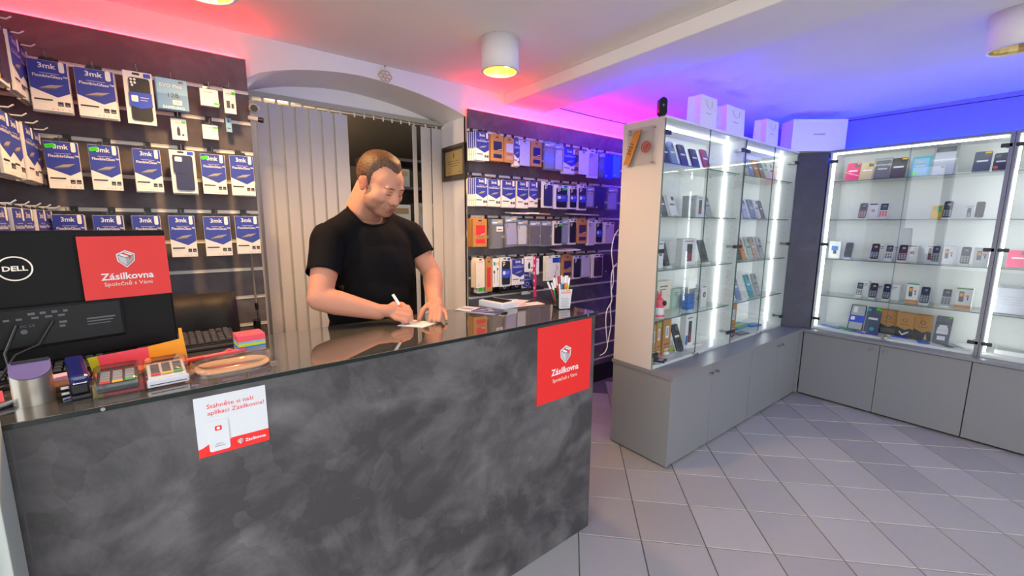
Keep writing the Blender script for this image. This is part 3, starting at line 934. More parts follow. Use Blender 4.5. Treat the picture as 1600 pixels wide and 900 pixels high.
CASE_B = [
    ('lean', 1.176, 1.824, 0.109, 0.131, 4.33, {'c': 'pink', 's': 1, 'sticker': 3}, 'hot pink phone case'),
    ('lean', 1.083, 1.827, 0.105, 0.123, 4.33, {'c': 'gold', 's': 1, 'sticker': 3}, 'pale gold phone case'),
    ('lean', 0.996, 1.833, 0.113, 0.122, 4.33, {'c': 'char', 's': 1, 'bag': 1}, 'charcoal case in clear bag'),
    ('lean', 0.905, 1.834, 0.120, 0.130, 4.33, {'c': 'char', 's': 1, 'sticker': 4}, 'charcoal phone case'),
    ('lean', 0.781, 1.828, 0.124, 0.132, 4.33, {'c': 'teal', 's': 1, 'frame': 1}, 'teal and white framed phone case'),
    ('lean', 0.662, 1.822, 0.120, 0.203, 4.33, {'c': 'paper', 's': 1, 'head': 1}, 'white case in clear bag under a dark header'),
    ('lean', 0.471, 1.818, 0.110, 0.138, 4.33, {'c': 'slate', 's': 1, 'sticker': 4}, 'slate grey phone case'),
    ('lean', 0.370, 1.824, 0.077, 0.111, 4.33, {'c': 'navy', 's': 1, 'sticker': 5}, 'navy phone case'),
    ('phone', 1.059, 1.529, 0.068, 0.108, 4.33, {'c': 'redblack', 's': 2, 'keys': 1}, 'red and black button phone'),
    ('box', 0.998, 1.513, 0.072, 0.121, 4.33, {'c': 'paper', 's': 2, 'icon': 'red'}, 'white box with small red emblem'),
    ('phone', 0.934, 1.517, 0.077, 0.115, 4.33, {'c': 'paper', 's': 2, 'keys': 1, 'kc': 'red'}, 'white button phone with red keys'),
    ('box', 0.632, 1.528, 0.062, 0.079, 4.33, {'c': 'yellow', 's': 2}, 'bright yellow phone box'),
    ('phone', 0.578, 1.523, 0.067, 0.110, 4.33, {'c': 'ink', 's': 2, 'keys': 1}, 'ink black button phone'),
    ('box', 0.470, 1.513, 0.059, 0.089, 4.33, {'c': 'paper', 's': 2, 'icon': 'phone'}, 'white box with dark phone picture'),
    ('phone', 0.418, 1.526, 0.059, 0.096, 4.33, {'c': 'black', 's': 2}, 'black flip phone'),
    ('box', 1.227, 1.201, 0.084, 0.126, 4.33, {'c': 'paper', 's': 3, 'icon': 'blue'}, 'white box with bright blue picture'),
    ('phone', 1.120, 1.223, 0.070, 0.097, 4.33, {'c': 'violet', 's': 3}, 'violet flip phone'),
    ('phone', 0.949, 1.218, 0.066, 0.098, 4.33, {'c': 'ink', 's': 3, 'keys': 1, 'kc': 'blue'}, 'black button phone with blue key'),
    ('box', 0.902, 1.197, 0.040, 0.120, 4.37, {'c': 'paper', 's': 3}, 'white phone box behind the first pair'),
    ('phone', 0.861, 1.208, 0.064, 0.101, 4.33, {'c': 'paper', 's': 3, 'keys': 1}, 'white button phone'),
    ('box', 0.817, 1.198, 0.039, 0.117, 4.37, {'c': 'paper', 's': 3}, 'slim white phone box behind the white phone'),
    ('phone', 0.783, 1.209, 0.066, 0.104, 4.33, {'c': 'plum', 's': 3, 'keys': 1}, 'plum coloured button phone'),
    ('box', 0.738, 1.191, 0.067, 0.123, 4.37, {'c': 'paper', 's': 3, 'icon': 'red'}, 'white box with faint red print'),
    ('box', 0.633, 1.216, 0.046, 0.107, 4.37, {'c': 'paper', 's': 3, 'icon': 'phone'}, 'white box with black handset picture'),
    ('phone', 0.599, 1.221, 0.057, 0.095, 4.33, {'c': 'silver', 's': 3, 'keys': 1}, 'silver button phone with dark screen'),
    ('box', 0.549, 1.203, 0.087, 0.114, 4.33, {'c': 'paper', 's': 3, 'icon': 'oldphone'}, 'white box with orange lit phone picture'),
    ('phone', 0.452, 1.222, 0.063, 0.091, 4.33, {'c': 'black', 's': 3, 'keys': 1}, 'black big button phone'),
    ('box', 0.393, 1.198, 0.093, 0.113, 4.33, {'c': 'paper', 's': 3, 'icon': 'oldphone'}, 'wide white box with phone picture'),
    ('phone', 1.010, 0.906, 0.060, 0.093, 4.33, {'c': 'paper', 's': 4, 'keys': 1}, 'white button phone with grey screen'),
    ('box', 0.979, 0.894, 0.049, 0.116, 4.37, {'c': 'paper', 's': 4}, 'white phone box behind the white phone'),
    ('phone', 0.924, 0.897, 0.063, 0.106, 4.33, {'c': 'plum', 's': 4, 'keys': 1}, 'dark plum button phone'),
    ('box', 0.880, 0.886, 0.040, 0.114, 4.37, {'c': 'paper', 's': 4}, 'slim white box behind the plum phone'),
    ('phone', 0.841, 0.893, 0.058, 0.110, 4.33, {'c': 'ink', 's': 4, 'keys': 1, 'kc': 'blue'}, 'ink blue button phone'),
    ('box', 0.806, 0.879, 0.063, 0.124, 4.37, {'c': 'paper', 's': 4}, 'wide white box behind the ink phone'),
    ('box', 0.715, 0.888, 0.101, 0.139, 4.33, {'c': 'paper', 's': 4, 'icon': 'oldphone', 'base': 1}, 'white and orange phone box'),
    ('phone', 0.627, 0.901, 0.067, 0.107, 4.33, {'c': 'slate', 's': 4, 'keys': 1}, 'slate button phone with pale keys'),
    ('phone', 0.514, 0.899, 0.068, 0.108, 4.33, {'c': 'silver', 's': 4, 'keys': 1}, 'silver button phone with dark display'),
    ('box', 0.451, 0.884, 0.110, 0.141, 4.33, {'c': 'paper', 's': 4, 'icon': 'oldphone', 'base': 1}, 'white and orange phone box by the post'),
    ('lean', 1.038, 0.661, 0.121, 0.146, 4.33, {'c': 'clearband', 's': 5}, 'clear phone case with dark rim and blue band'),
    ('lean', 0.927, 0.664, 0.107, 0.134, 4.33, {'c': 'slate', 's': 5, 'sticker': 6}, 'slate blue pack with teal spots'),
    ('pouch', 0.839, 0.637, 0.112, 0.182, 4.36, {'s': 5}, 'tan and black cardboard pack with grey window'),
    ('pouch', 0.744, 0.640, 0.130, 0.177, 4.33, {'s': 5}, 'tan and black cardboard pack with white tick'),
    ('pouch', 0.638, 0.656, 0.120, 0.169, 4.33, {'s': 5}, 'tan and black cardboard pack with pink sign'),
    ('lean', 0.524, 0.652, 0.099, 0.144, 4.33, {'c': 'slate', 's': 5, 'sticker': 1, 'lab': 1}, 'slate pack with white labels and green tag'),
]

# ================================================================== hanging packs
PROTO = {}
NOM = dict(fg=(.1, .178), case=(.1, .19), kraft=(.1, .17), bag=(.1, .19), plain=(.09, .18), small=(.06, .09), card=(.1, .124), tag=(.022, .062))
PACKBACK = pm('pack_white_card', '#e6e2e4', 0.55, 0, 0.03, 60)
BAGPL = glassy('clear_bag_film', '#e9ebf2', 1.45, 0.12, 0.14)


def slot_hole(q, x, z, y, w_=.026):
    q.rrect(x - w_ / 2, x + w_ / 2, z - 0.004, z + 0.004, y, C('darkink'), 0.003, 3)


def price_tag(parent, x, z, key='green', w_=.030, hh=.015, tilt=0.2, y=-0.0016):
    q = MB()
    q.M = Matrix.Translation((x, 0, z)) @ Matrix.Rotation(-tilt, 4, 'Y')
    q.prism(rounded(-w_ / 2, w_ / 2, -hh / 2, hh / 2, 0.003, 2), y, y + 0.001, C(key))
    q.rect(-w_ * .3, w_ * .3, -0.0012, 0.0012, y - 0.0003, C('leaf') if key == 'green' else C('label'))
    o = q.build('price_tag', parent)
    return o


def euro_tab(parent, w_=.04, col='black', z1=.016, y=0.003):
    q = MB()
    q.prism([(-w_ / 2, 0), (w_ / 2, 0), (w_ / 2 - .006, z1), (-w_ / 2 + .006, z1)], y, y + 0.0015, C(col))
    return q.build('hang_tab', parent)


def proto(kind, o):
    key = (kind, tuple(sorted((k, v) for k, v in o.items() if k not in ('n', 'side', 'Y', 'tilt', 's'))))
    if key in PROTO:
        return PROTO[key]
    w_, h = NOM[kind]
    x0, x1 = -w_ / 2, w_ / 2
    if kind == 'fg':
        d = .009
        r = MB().box(x0, x1, 0, d, -h, 0, PACKBACK, 0.0012).build('screen_glass_pack')
        q = MB()
        e = -0.0005
        q.flat([(x0 + .001, -.001), (x1 - .001, -.001), (x1 - .001, -h * .61), (x0 + w_ * .66, -h * .715), (x0 + .001, -h * .56)], e, C('blue'))
        q.text('3mk', x0 + w_ * .47, -h * .155, .025, e * 2, C('white'), 'CENTER', 0.02, 1.0)
        q.rect(x0 + w_ * .28, x0 + w_ * .76, -h * .257, -h * .247, e * 2, C('lilac'))
        q.text('FlexibleGlass\u2122', x0 + w_ * .54, -h * .335, .0145, e * 2, C('white'), 'CENTER', 0.012, 1.0)
        q.flat([(x0 + w_ * .22, -h * .555), (x0 + w_ * .66, -h * .525), (x0 + w_ * .86, -h * .455), (x0 + w_ * .50, -h * .48)], e * 2, C('slab'))
        q.flat([(x0 + w_ * .22, -h * .555), (x0 + w_ * .66, -h * .525), (x0 + w_ * .66, -h * .55), (x0 + w_ * .22, -h * .582)], e * 2, C('grey'))
        q.rect(x0 + w_ * .06, x0 + w_ * .52, -h * .795, -h * .765, e * 2, C('darkink'))
        q.rect(x0 + w_ * .06, x0 + w_ * .40, -h * .835, -h * .825, e * 2, C('label'))
        q.rect(x0 + w_ * .64, x0 + w_ * .78, -h * .885, -h * .80, e * 2, C('darkink'))
        q.rect(x0 + w_ * .82, x0 + w_ * .96, -h * .885, -h * .80, e * 2, C('darkink'))
        q.rect(x0 + w_ * .66, x0 + w_ * .76, -h * .862, -h * .855, e * 3, C('label'))
        q.rect(x0 + w_ * .84, x0 + w_ * .94, -h * .862, -h * .855, e * 3, C('label'))
        for xx in (.5, .62, .74, .92):
            q.disc(x0 + w_ * xx, -h * .955, .0016, e * 2, C('grey'), 6)
        q.build('front_print', r)
        q = MB().prism(rounded(x1 - w_ * .22, x1 - w_ * .08, -h * .21, -.001, .005, 3), -0.0016, -0.0004, C('white'))
        q.build('white_strip', r)
        euro_tab(r, .045, 'black', .014)
        if o.get('sticker'):
            price_tag(r, x0 + w_ * .18, -h * .1, 'green')
    elif kind == 'case':
        d = .012
        r = MB().box(x0, x1, 0.003, d, -h, 0, PACKBACK, 0.001).build('phone_case_pack')
        q = MB()
        q.rrect(x1 - w_ * .3, x1 - w_ * .05, -h * .1, -h * .02, 0.0022, C('royal'), .004)
        slot_hole(q, -.005, -h * .045, 0.0024)
        q.build('front_print', r)
        ck = o['case']
        q = MB()
        q.prism(rounded(x0 + w_ * .18, x1 - w_ * .1, -h * .93, -h * .12, .010, 4), -0.004, 0.003, C(ck), True)
        c_ = q.build('phone_case', r)
        q = MB()
        if o.get('half'):
            q.prism([(x0 + w_ * .12, -h * .12), (x0 + w_ * .56, -h * .12), (x0 + w_ * .56, -h * .56), (x0 + w_ * .12, -h * .52)], -0.0055, -0.004, C('navy'))
            q.rrect(x0 + w_ * .2, x0 + w_ * .48, -h * .27, -h * .16, -0.0058, C('white'), .005)
            for k in range(5):
                q.rect(x0 + w_ * .22, x0 + w_ * .42, -h * (.70 + .04 * k), -h * (.69 + .04 * k), 0.0021, C('grey'))
        else:
            for a, b in ((.27, .16), (.39, .16), (.27, .22), (.39, .22), (.29, .27)):
                q.cyl((x0 + w_ * a, -0.005, -h * b), (x0 + w_ * a, -0.004, -h * b), w_ * .045, C('white' if ck in ('black', 'ink', 'navy') else 'grey'), n=8)
        q.build('camera_rings', c_)
        if o.get('band'):
            q = MB().prism([(x0 + w_ * .15, -h * .40), (x1 - w_ * .07, -h * .40), (x1 - w_ * .07, -h * .66), (x0 + w_ * .5, -h * .71), (x0 + w_ * .15, -h * .66)], -0.0056, -0.004, C('royal'))
            q.rrect(x0 + w_ * .22, x0 + w_ * .45, -h * .58, -h * .46, -0.006, C('white'), .004)
            q.rect(x0 + w_ * .52, x0 + w_ * .82, -h * .50, -h * .485, -0.006, C('lilac'))
            q.rect(x0 + w_ * .52, x0 + w_ * .76, -h * .55, -h * .535, -0.006, C('lilac'))
            q.build('paper_band', r)
        if o.get('sticker'):
            price_tag(r, x0 + w_ * .7, -h * .17, 'green', y=-0.007)
    elif kind == 'kraft':
        d = .016
        r = MB().box(x0, x1, 0, d, -h, 0, CARDK, 0.0012).build('cardboard_case_pack')
        q = MB()
        e = -0.0005
        if o.get('one'):
            q.rect(x0 + w_ * .28, x1 - w_ * .25, -h * .86, -h * .24, e, C(o['win']))
            q.rect(x0 + w_ * .24, x0 + w_ * .28, -h * .86, -h * .24, e, C('brown'))
            q.rect(x0 + w_ * .2, x1 - w_ * .2, -h * .95, -h * .945, e, C('brown'))
        else:
            q.rect(x0 + w_ * .2, x1 - w_ * .13, -h * .58, -h * .22, e, C(o['win']))
            q.flat([(x0 + w_ * .5, -h * .58), (x1 - w_ * .14, -h * .535), (x1 - w_ * .14, -h * .51), (x0 + w_ * .62, -h * .54)], e * 2, C('white'))
            q.rect(x0 + w_ * .2, x1 - w_ * .13, -h * .88, -h * .72, e, C('skin' if o['win'] == 'lilac' else o['win']))
            q.rect(x0 + w_ * .28, x1 - w_ * .2, -h * .635, -h * .625, e, C('brown'))
            q.rect(x0 + w_ * .32, x1 - w_ * .24, -h * .675, -h * .665, e, C('brown'))
            q.rect(x0 + w_ * .25, x1 - w_ * .2, -h * .15, -h * .14, e, C('brown'))
        slot_hole(q, 0, -h * .06, e)
        q.build('front_print', r)
        q = MB().prism([(x0 + w_ * .1, 0), (x1 - w_ * .1, 0), (x1 - w_ * .2, .012), (x0 + w_ * .2, .012)], .006, .008, CARDK)
        q.build('hang_tab', r)
    elif kind == 'bag':
        r = MB().prism([(x0, -h), (x1, -h * 1.0), (x1, 0), (x0, 0)], -0.003, 0.012, BAGPL).build('bagged_phone_case')
        q = MB().prism(rounded(x0 + w_ * .12, x1 - w_ * .1, -h * .93, -h * .22, .009, 4), 0.001, 0.009, C(o['slab']), True)
        c_ = q.build('phone_case', r)
        q = MB()
        for a, b in ((.22, .27), (.22, .32)):
            q.cyl((x0 + w_ * a, -0.0005, -h * b), (x0 + w_ * a, 0.001, -h * b), w_ * .04, C('darkink'), n=8)
        q.build('camera_rings', c_)
        q = MB().box(x0 + .002, x1 - .002, -0.0045, -0.0033, -h * .19, -.001, C('steel'))
        q.rect(x0 + w_ * .5, x1 - w_ * .12, -h * .13, -h * .05, -0.0048, C('gold'))
        q.rect(x0 + w_ * .1, x0 + w_ * .5, -h * .15, -h * .10, -0.0048, C('white'))
        q.build('header_card', r)
        if o.get('dot'):
            MB().cyl((w_ * .1, -0.005, -h * .32), (w_ * .1, -0.0038, -h * .32), .009, C('tagorange'), n=10).build('price_dot', r)
        if o.get('lab'):
            MB().box(x0 + w_ * .42, x1 - w_ * .02, -0.005, -0.004, -h * .42, -h * .25, C('white')).rect(x0 + w_ * .5, x1 - w_ * .1, -h * .37, -h * .34, -0.0053, C('darkink')).build('price_label', r)
    elif kind == 'plain':
        d = .012
        if o.get('round'):
            r = MB().prism([(x0, -h), (x1, -h)] + rounded(x0, x1, -h * .5, 0, w_ * .3, 5)[:12], 0, d, C(o['c'])).build('accessory_pack')
        else:
            r = MB().box(x0, x1, 0, d, -h, 0, C(o['c']), 0.001).build('accessory_pack')
        q = MB()
        e = -0.0005
        slot_hole(q, 0, -h * .05, e)
        q.rect(x0 + w_ * .2, x1 - w_ * .2, -h * .13, -h * .12, e, C('grey'))
        q.rect(x0 + w_ * .2, x0 + w_ * .34, -h * .93, -h * .86, e, C('mint'))
        if o.get('top'):
            q.rect(x0 + .001, x1 - .001, -h * .3, -h * .1, e, C('royal'))
            q.disc(x1 - w_ * .15, -h * .2, w_ * .09, e * 2, C('teal'), 8)
            for k in range(6):
                a = k * 1.1
                q.rect(w_ * .1 * sin(a) - .003, w_ * .1 * sin(a) + .003, -h * (.45 + .07 * k), -h * (.39 + .07 * k), e, C('ink'))
            q.disc(-w_ * .2, -h * .85, w_ * .1, e, C('rose'), 8)
        q.build('front_print', r)
    elif kind == 'small':
        d = .012
        r = MB().box(x0, x1, 0, d, -h, 0, C('paper'), 0.0012).build('accessory_pack')
        q = MB()
        e = -0.0005
        q.rect(x0 + w_ * .2, x1 - w_ * .3, -h * .2, -h * .18, e, C('grey'))
        q.rect(x0 + w_ * .2, x1 - w_ * .4, -h * .26, -h * .25, e, C('silver'))
        ic = o.get('icon')
        if ic == 'car':
            q.rrect(x0 + w_ * .35, x0 + w_ * .55, -h * .8, -h * .45, e, C('ink'), .004)
            q.flat([(x0 + w_ * .37, -h * .46), (x0 + w_ * .53, -h * .46), (x0 + w_ * .48, -h * .36), (x0 + w_ * .42, -h * .36)], e, C('violet'))
            q.disc(x0 + w_ * .72, -h * .75, w_ * .08, e, C('ink'), 8)
        elif ic == 'plugs':
            q.rrect(x0 + w_ * .2, x0 + w_ * .5, -h * .78, -h * .48, e, C('darkink'), .003)
            q.rrect(x0 + w_ * .6, x0 + w_ * .82, -h * .78, -h * .58, e, C('darkink'), .003)
        elif ic == 'cable':
            q.rrect(x0 + w_ * .12, x0 + w_ * .34, -h * .52, -h * .42, e, C('ink'), .003)
            q.rect(x0 + w_ * .2, x0 + w_ * .25, -h * .86, -h * .5, e, C('ink'))
            q.rrect(x0 + w_ * .66, x0 + w_ * .84, -h * .42, -h * .33, e, C('ink'), .003)
            q.rect(x0 + w_ * .73, x0 + w_ * .77, -h * .84, -h * .4, e, C('ink'))
            q.rect(x0 + w_ * .1, x0 + w_ * .4, -h * .24, -h * .12, e, C('teal'))
            q.disc(x1 - w_ * .14, -h * .18, w_ * .12, e, C('tagyellow'), 8)
        q.build('front_print', r)
        q = MB().prism([(x0 + w_ * .18, 0), (x1 - w_ * .18, 0), (x1 - w_ * .2, .014), (x0 + w_ * .2, .014)], .004, .0055, CLEARPL)
        q.rrect(-.008, .008, .003, .008, .0035, C('darkink'), .002, 2)
        q.build('hang_tab', r)
        if o.get('sticker') == 2:
            price_tag(r, x1 - w_ * .12, -h * .83, 'green', .02, .011, 0)
        elif o.get('sticker'):
            price_tag(r, x1 - w_ * .18, -h * .16, 'green', .018, .011, 0.05)
    elif kind == 'card':
        d = .006
        r = MB().box(x0, x1, 0, d, -h, 0, C('sky'), 0.001).build('memory_card_pack')
        q = MB()
        e = -0.0005
        q.rect(x0 + .001, x1 - .001, -h * .995, -h * .5, e, C('skylow'))
        q.text('EVO Plus', x0 + w_ * .1, -h * .28, .019, e, C('white'))
        q.text('128', x0 + w_ * .3, -h * .6, .026, e * 2, C('darkink'))
        q.text('GB', x0 + w_ * .62, -h * .6, .009, e * 2, C('darkink'))
        q.text('SAMSUNG', x0 + w_ * .5, -h * .97, .0155, e * 2, C('white'), 'CENTER', 0.02)
        q.text('MK', x1 - w_ * .28, -h * .12, .012, e * 2, C('navy'), 'LEFT', 0.02)
        q.build('front_print', r)
        q = MB().prism(rounded(x0 + w_ * .48, x0 + w_ * .78, -h * .83, -h * .68, .003, 2), -0.002, -0.0006, C('white'))
        q.rect(x0 + w_ * .53, x0 + w_ * .72, -h * .78, -h * .74, -0.0023, C('silver'))
        q.build('memory_card', r)
    else:
        r = MB().box(x0, x1, 0, 0.001, -h, 0, C('sky')).build('paper_tag')
        q = MB().cyl((0, -0.001, -h * .25), (0, 0.0, -h * .25), .004, C('darkink'), n=8)
        q.rect(x0 + .004, x1 - .004, -h * .75, -h * .7, -0.0005, C('navy'))
        q.build('tag_print', r)
        MB().tube([(0, -0.004, -h * .2), (0, -0.003, .004), (0, .03, .016)], .001, C('darkink'), 4).build('cable_tie', r)
    r['w'], r['h'] = w_, h
    PROTO[key] = r
    return r


CATS = dict(fg='glass pack', case='case pack', kraft='case pack', bag='case pack', plain='accessory pack', small='accessory pack', card='memory card', tag='tag')


def hook(wall_obj, px, pz, y0, y1, n):
    """Wire hook from the slat wall's rail to just past the pack, as a part of the slat wall."""
    return None


PRONGS = []


def hang_rows(rows, rail, anchor, rowname, wall, group):
    used = False
    rr = random.Random(rowname + anchor)
    for i, (kind, x, ztop, w_, h, y, o, look) in enumerate(rows):
        p = proto(kind, o)
        nw, nh = p['w'], p['h']
        first = not p.get('used')
        ob = p if first else copy_tree(p)
        p['used'] = 1
        sx, sz = w_ / nw, h / nh
        ob.location = (x + w_ / 2, y, ztop)
        ob.scale = (sx, 1, sz)
        ob.rotation_euler = (0, radians(o.get('tilt', 0)), 0)
        tag(ob, f'{look}, {ordinal(i)} from {anchor}, {rowname}', CATS[kind], group)
        n = o.get('n', 0)
        ds = {'fg': .0115, 'case': .017, 'kraft': .0185, 'bag': .0165, 'plain': .0145, 'small': .0145, 'card': .0085, 'tag': .01}[kind]
        for k in range(n):
            yy = y + ds * (k + 1)
            if yy > 2.475:
                break
            src = ob
            c = copy_tree(src)
            for ch in list(c.children):
                if ch.name.startswith(('price', 'paper_band')):
                    bpy.data.objects.remove(ch)
            sd = -0.008 * (k + 1) if o.get('side') else rr.uniform(-.004, .003)
            c.location = (x + w_ / 2 + sd, yy, ztop - rr.uniform(-.001, .005))
            base = {'fg': 'glass pack', 'case': 'framed pack', 'kraft': 'tan pack', 'bag': 'bagged case', 'plain': 'accessory pack', 'small': 'small pack', 'card': 'card pack'}[kind]
            tag(c, f'{ordinal(k + 1)} {base} back on the {ordinal(i)} hook from {anchor}, {rowname}', CATS[kind],
                f'packs behind the front one on the {ordinal(i)} hook from {anchor}, {rowname}')
        # the hook itself: prong under the rail, part of the slat wall
        zr = min(RAILS, key=lambda r_: abs(r_ - (ztop + 0.018)))
        PRONGS.append((wall, x + w_ / 2, zr, y - 0.022, ztop + 0.004))


A1, A2 = 'the wall corner', 'the doorway pillar'
hang_rows(LEFT_TOP, RAILS[0], A1, 'top row', slat_l, 'packs on the top row beside the blinds')
hang_rows(LEFT_SECOND, RAILS[1], A1, 'short row', slat_l, 'small packs on the short row')
hang_rows(LEFT_MIDDLE, RAILS[2], A1, 'middle row', slat_l, 'packs on the middle row beside the blinds')
hang_rows(LEFT_LOW, RAILS[4], A1, 'lowest row', slat_l, 'packs on the lowest row beside the blinds')
hang_rows(RIGHT_TOP, RAILS[0], A2, 'top row', slat_r, 'packs on the top row past the pillar')
hang_rows(RIGHT_SECOND, RAILS[2], A2, 'second row', slat_r, 'packs on the second row past the pillar')
hang_rows(RIGHT_THIRD, RAILS[4], A2, 'third row', slat_r, 'packs on the third row past the pillar')
hang_rows(RIGHT_FOURTH, RAILS[6], A2, 'fourth row', slat_r, 'packs on the fourth row past the pillar')
HOOKM = pm('hook_wire', '#b8b6ba', 0.3, 0.7, 0.05, 40)
hm = {}
for wall, x, zr, yend, zt in PRONGS:
    L = round(2.496 - yend, 2)
    dz = round(zt + 0.006 - zr, 2)
    if (L, dz) not in hm:
        q = MB().box(-.012, .012, -.004, 0, -.011, .012, C('black'), .001)
        q.tube([(0, 0, 0), (0, -.01, dz), (0, -L + .012, dz), (0, -L, dz + .012)], .0018, HOOKM, 5)
        hm[(L, dz)] = q.mesh('hook')
    link('hook', hm[(L, dz)], wall, (x - wall.location.x, -0.003, zr))

# packs on the side wall, facing out into the room and seen nearly edge on
side = []
for row, (zt, names) in enumerate(((2.075, 'top row'), (1.782, 'middle row'), (1.492, 'lowest row'))):
    ks = {0: ('plain', 'kraft', 'case', 'fg', 'fg'), 1: ('fg',) * 5, 2: ('fg',) * 5}[row]
    for i, kd in enumerate(ks):
        oo = {'plain': {'c': 'royal'}, 'kraft': {'win': 'brown'}, 'case': {'case': 'plum'}, 'fg': {}}[kd]
        p = proto(kd, oo)
        yc = (1.86, 1.99, 2.12, 2.25, 2.385)[i]
        nm = {'plain': 'bright blue accessory pack', 'kraft': 'tan cardboard pack', 'case': 'white framed plum case pack', 'fg': 'blue and white screen glass pack'}[kd]
        for k in range(3 if row else 2):
            if not p.get('used'):
                ob = p
            else:
                ob = copy_tree(p)
            p['used'] = 1
            ob.scale = (.115 / p['w'], 1, .19 / p['h'])
            xx = -0.428 - 0.014 * k + 0.006 * (i % 2)
            ob.location = (xx, yc + 0.004 * k, zt - 0.002 * k)
            ob.rotation_euler = (0, 0, pi / 2)
            if k == 0:
                tag(ob, f'{nm}, {ordinal(4 - i)} from the corner, {names} of the side wall', CATS[kd], 'packs on the side wall')
            else:
                tag(ob, f'{ordinal(k)} pack back, {ordinal(4 - i)} hook from the corner, {names}, side wall', CATS[kd], f'packs behind, {ordinal(4 - i)} hook of the side wall, {names}')
        q = MB().tube([(0, 0, 0), (0, -.005, .0), (0, -.20, .0), (0, -.212, .010)], .0026, pm('white_hook', '#d9d7dc', 0.4), 5)
        q.build('hook', slat_s, (yc - 1.62, -0.014, zt + 0.01))

# packs lying flat on top of the hooks of the right slat wall
flat = [(1.86, 1.512, .10, .14, 'paper', 14, 'white pack lying flat on the third row hooks'), (1.98, 1.516, .09, .15, 'white', -20, 'tilted white pack lying flat on the third row hooks'),
        (2.07, 1.512, .10, .13, 'skin', 4, 'pinkish pack lying flat on the third row hooks'), (2.45, 1.516, .12, .12, 'mint', 0, 'pale green pack lying flat on the third row hooks'),
        (2.60, 1.514, .12, .12, 'lilac', 5, 'lilac pack lying flat on the third row hooks'),
        (2.29, 1.238, .11, .15, 'lilac', -14, 'lilac sheet pack lying flat on the fourth row hooks'), (2.40, 1.240, .11, .13, 'white', -10, 'white sheet pack lying flat on the fourth row hooks')]
for x, z, w_, l_, ck, a, lb in flat:
    q = MB().box(-w_ / 2, w_ / 2, -l_ / 2, l_ / 2, 0, .008, C(ck), .001)
    o = q.build('flat_pack', None, (x, 2.39, z + 0.012), (radians(3), 0, radians(a)))
    tag(o, lb, 'accessory pack', 'packs lying flat on the hooks')
    MB().box(-w_ * .3, w_ * .3, -l_ * .4, -l_ * .1, .008, .0085, C('silver')).build('printed_label', o)

# pink lanyard
q = MB()
P_ = [(0, 0), (.003, -.05), (-.002, -.11), (.006, -.18), (.004, -.25), (.009, -.31)]
for off in (-.008, .007):
    for (xa, za), (xb, zb) in zip(P_[:-1], P_[1:]):
        q.prism([(xa + off - .007, za), (xa + off + .007, za), (xb + off + .007, zb), (xb + off - .007, zb)], 0.002 + off * .2, 0.004 + off * .2, C('pink'))
for k in range(5):
    q.rect(-.012, -.002, -.03 - .055 * k, -.012 - .055 * k, -.0012, C('white'))
o = q.build('lanyard', None, (2.0, 2.35, 1.226))
tag(o, 'pink ribbon lanyard hanging between white packs on the fourth row', 'lanyard')
MB().cyl((0, .006, .0), (0, -.006, .0), .006, CHROME).build('clip', o)
# small black cases piled on a low ledge behind the counter
for k, (x, lb) in enumerate(((1.76, 'small black camera box nearest the pillar behind the counter'), (1.87, 'second small black camera box behind the counter'), (1.97, 'small black camera box below the pink lanyard'))):
    q = MB().box(-.045, .045, 0, .06, 0, .05, BLACKPL, .003)
    o = q.build('camera_box', None, (x, 2.40, .985))
    tag(o, lb, 'box', 'black boxes behind the counter')
    q = MB().disc(0, .025, .016, -.0006, C('silver'), 12)
    q.disc(0, .025, .010, -.0012, C('black'), 12)
    q.build('ring_print', o)
q = MB().box(1.70, 2.10, 2.36, 2.49, .965, .983, SHADOWGAP, .002)
o = q.build('ledge_shelf', None)
tag(o, 'dark narrow ledge on the slat wall behind the counter', 'shelf')
q = MB().box(-.04, .04, 0, .05, 0, .055, C('white'), .002)
o = q.build('accessory_box', None, (1.56, 2.38, .983))
tag(o, 'small white and green box low beside the doorway pillar', 'box')
q = MB().rect(-.035, .0, .012, .045, -.0006, C('green'))
q.build('front_print', o)
q = MB().box(1.52, 1.62, 2.36, 2.49, .965, .983, SHADOWGAP, .002)
o = q.build('ledge_shelf', None)
tag(o, 'short dark ledge beside the doorway pillar', 'shelf')

# ================================================================== counter
CT = 1.064
CR = radians(1.5)
counter = thing('service_counter', 'long dark grey plaster counter with a glass covered top', 'counter', (1.42, 1.243, 0), CR)
q = MB().box(-1.98, 0, 0, 0.03, 0.0, CT - 0.012, COUNTERP, 0.003)
q.build('front_panel', counter)
MB().box(-0.03, 0, 0.031, 0.43, 0.0, CT - 0.012, COUNTERP, 0.003).build('end_panel', counter)
MB().box(-1.98, -0.031, 0.031, 0.43, CT - 0.035, CT - 0.0125, pm('counter_core_board', '#2a2a2e', 0.5)).build('top_board', counter)
MB().box(-1.98, -0.031, 0.41, 0.43, 0.0, CT - 0.036, SHADOWGAP).build('rear_panel', counter)
MB().box(-1.985, 0.006, -0.006, 0.436, CT - 0.0118, CT, TOPGLASS, 0.0015).build('glass_top', counter)
MB().box(-1.985, .0072, -.0076, -.0061, CT - .0118, CT - .0006, pm('dark_glass_edge', '#1d2624', 0.15, 0, 0.05, 30)).box(.0061, .0076, -.0061, .436, CT - .0118, CT - .0006, MATS['dark_glass_edge']).build('glass_edge', counter)
MB().box(-1.735, -1.732, -0.0006, 0.0, 0.0, CT - 0.02, pm('counter_seam', '#4c4a4c', 0.6)).build('panel_seam', counter)
q = MB().cyl((-.062, -.0075, CT - .006), (-.062, -.0105, CT - .006), .006, CHROME, n=10)
q.build('glass_clip', counter)
q = MB().cyl((-1.60, -.0075, CT - .006), (-1.60, -.0105, CT - .006), .004, CHROME, n=10)
q.build('glass_clip', counter)

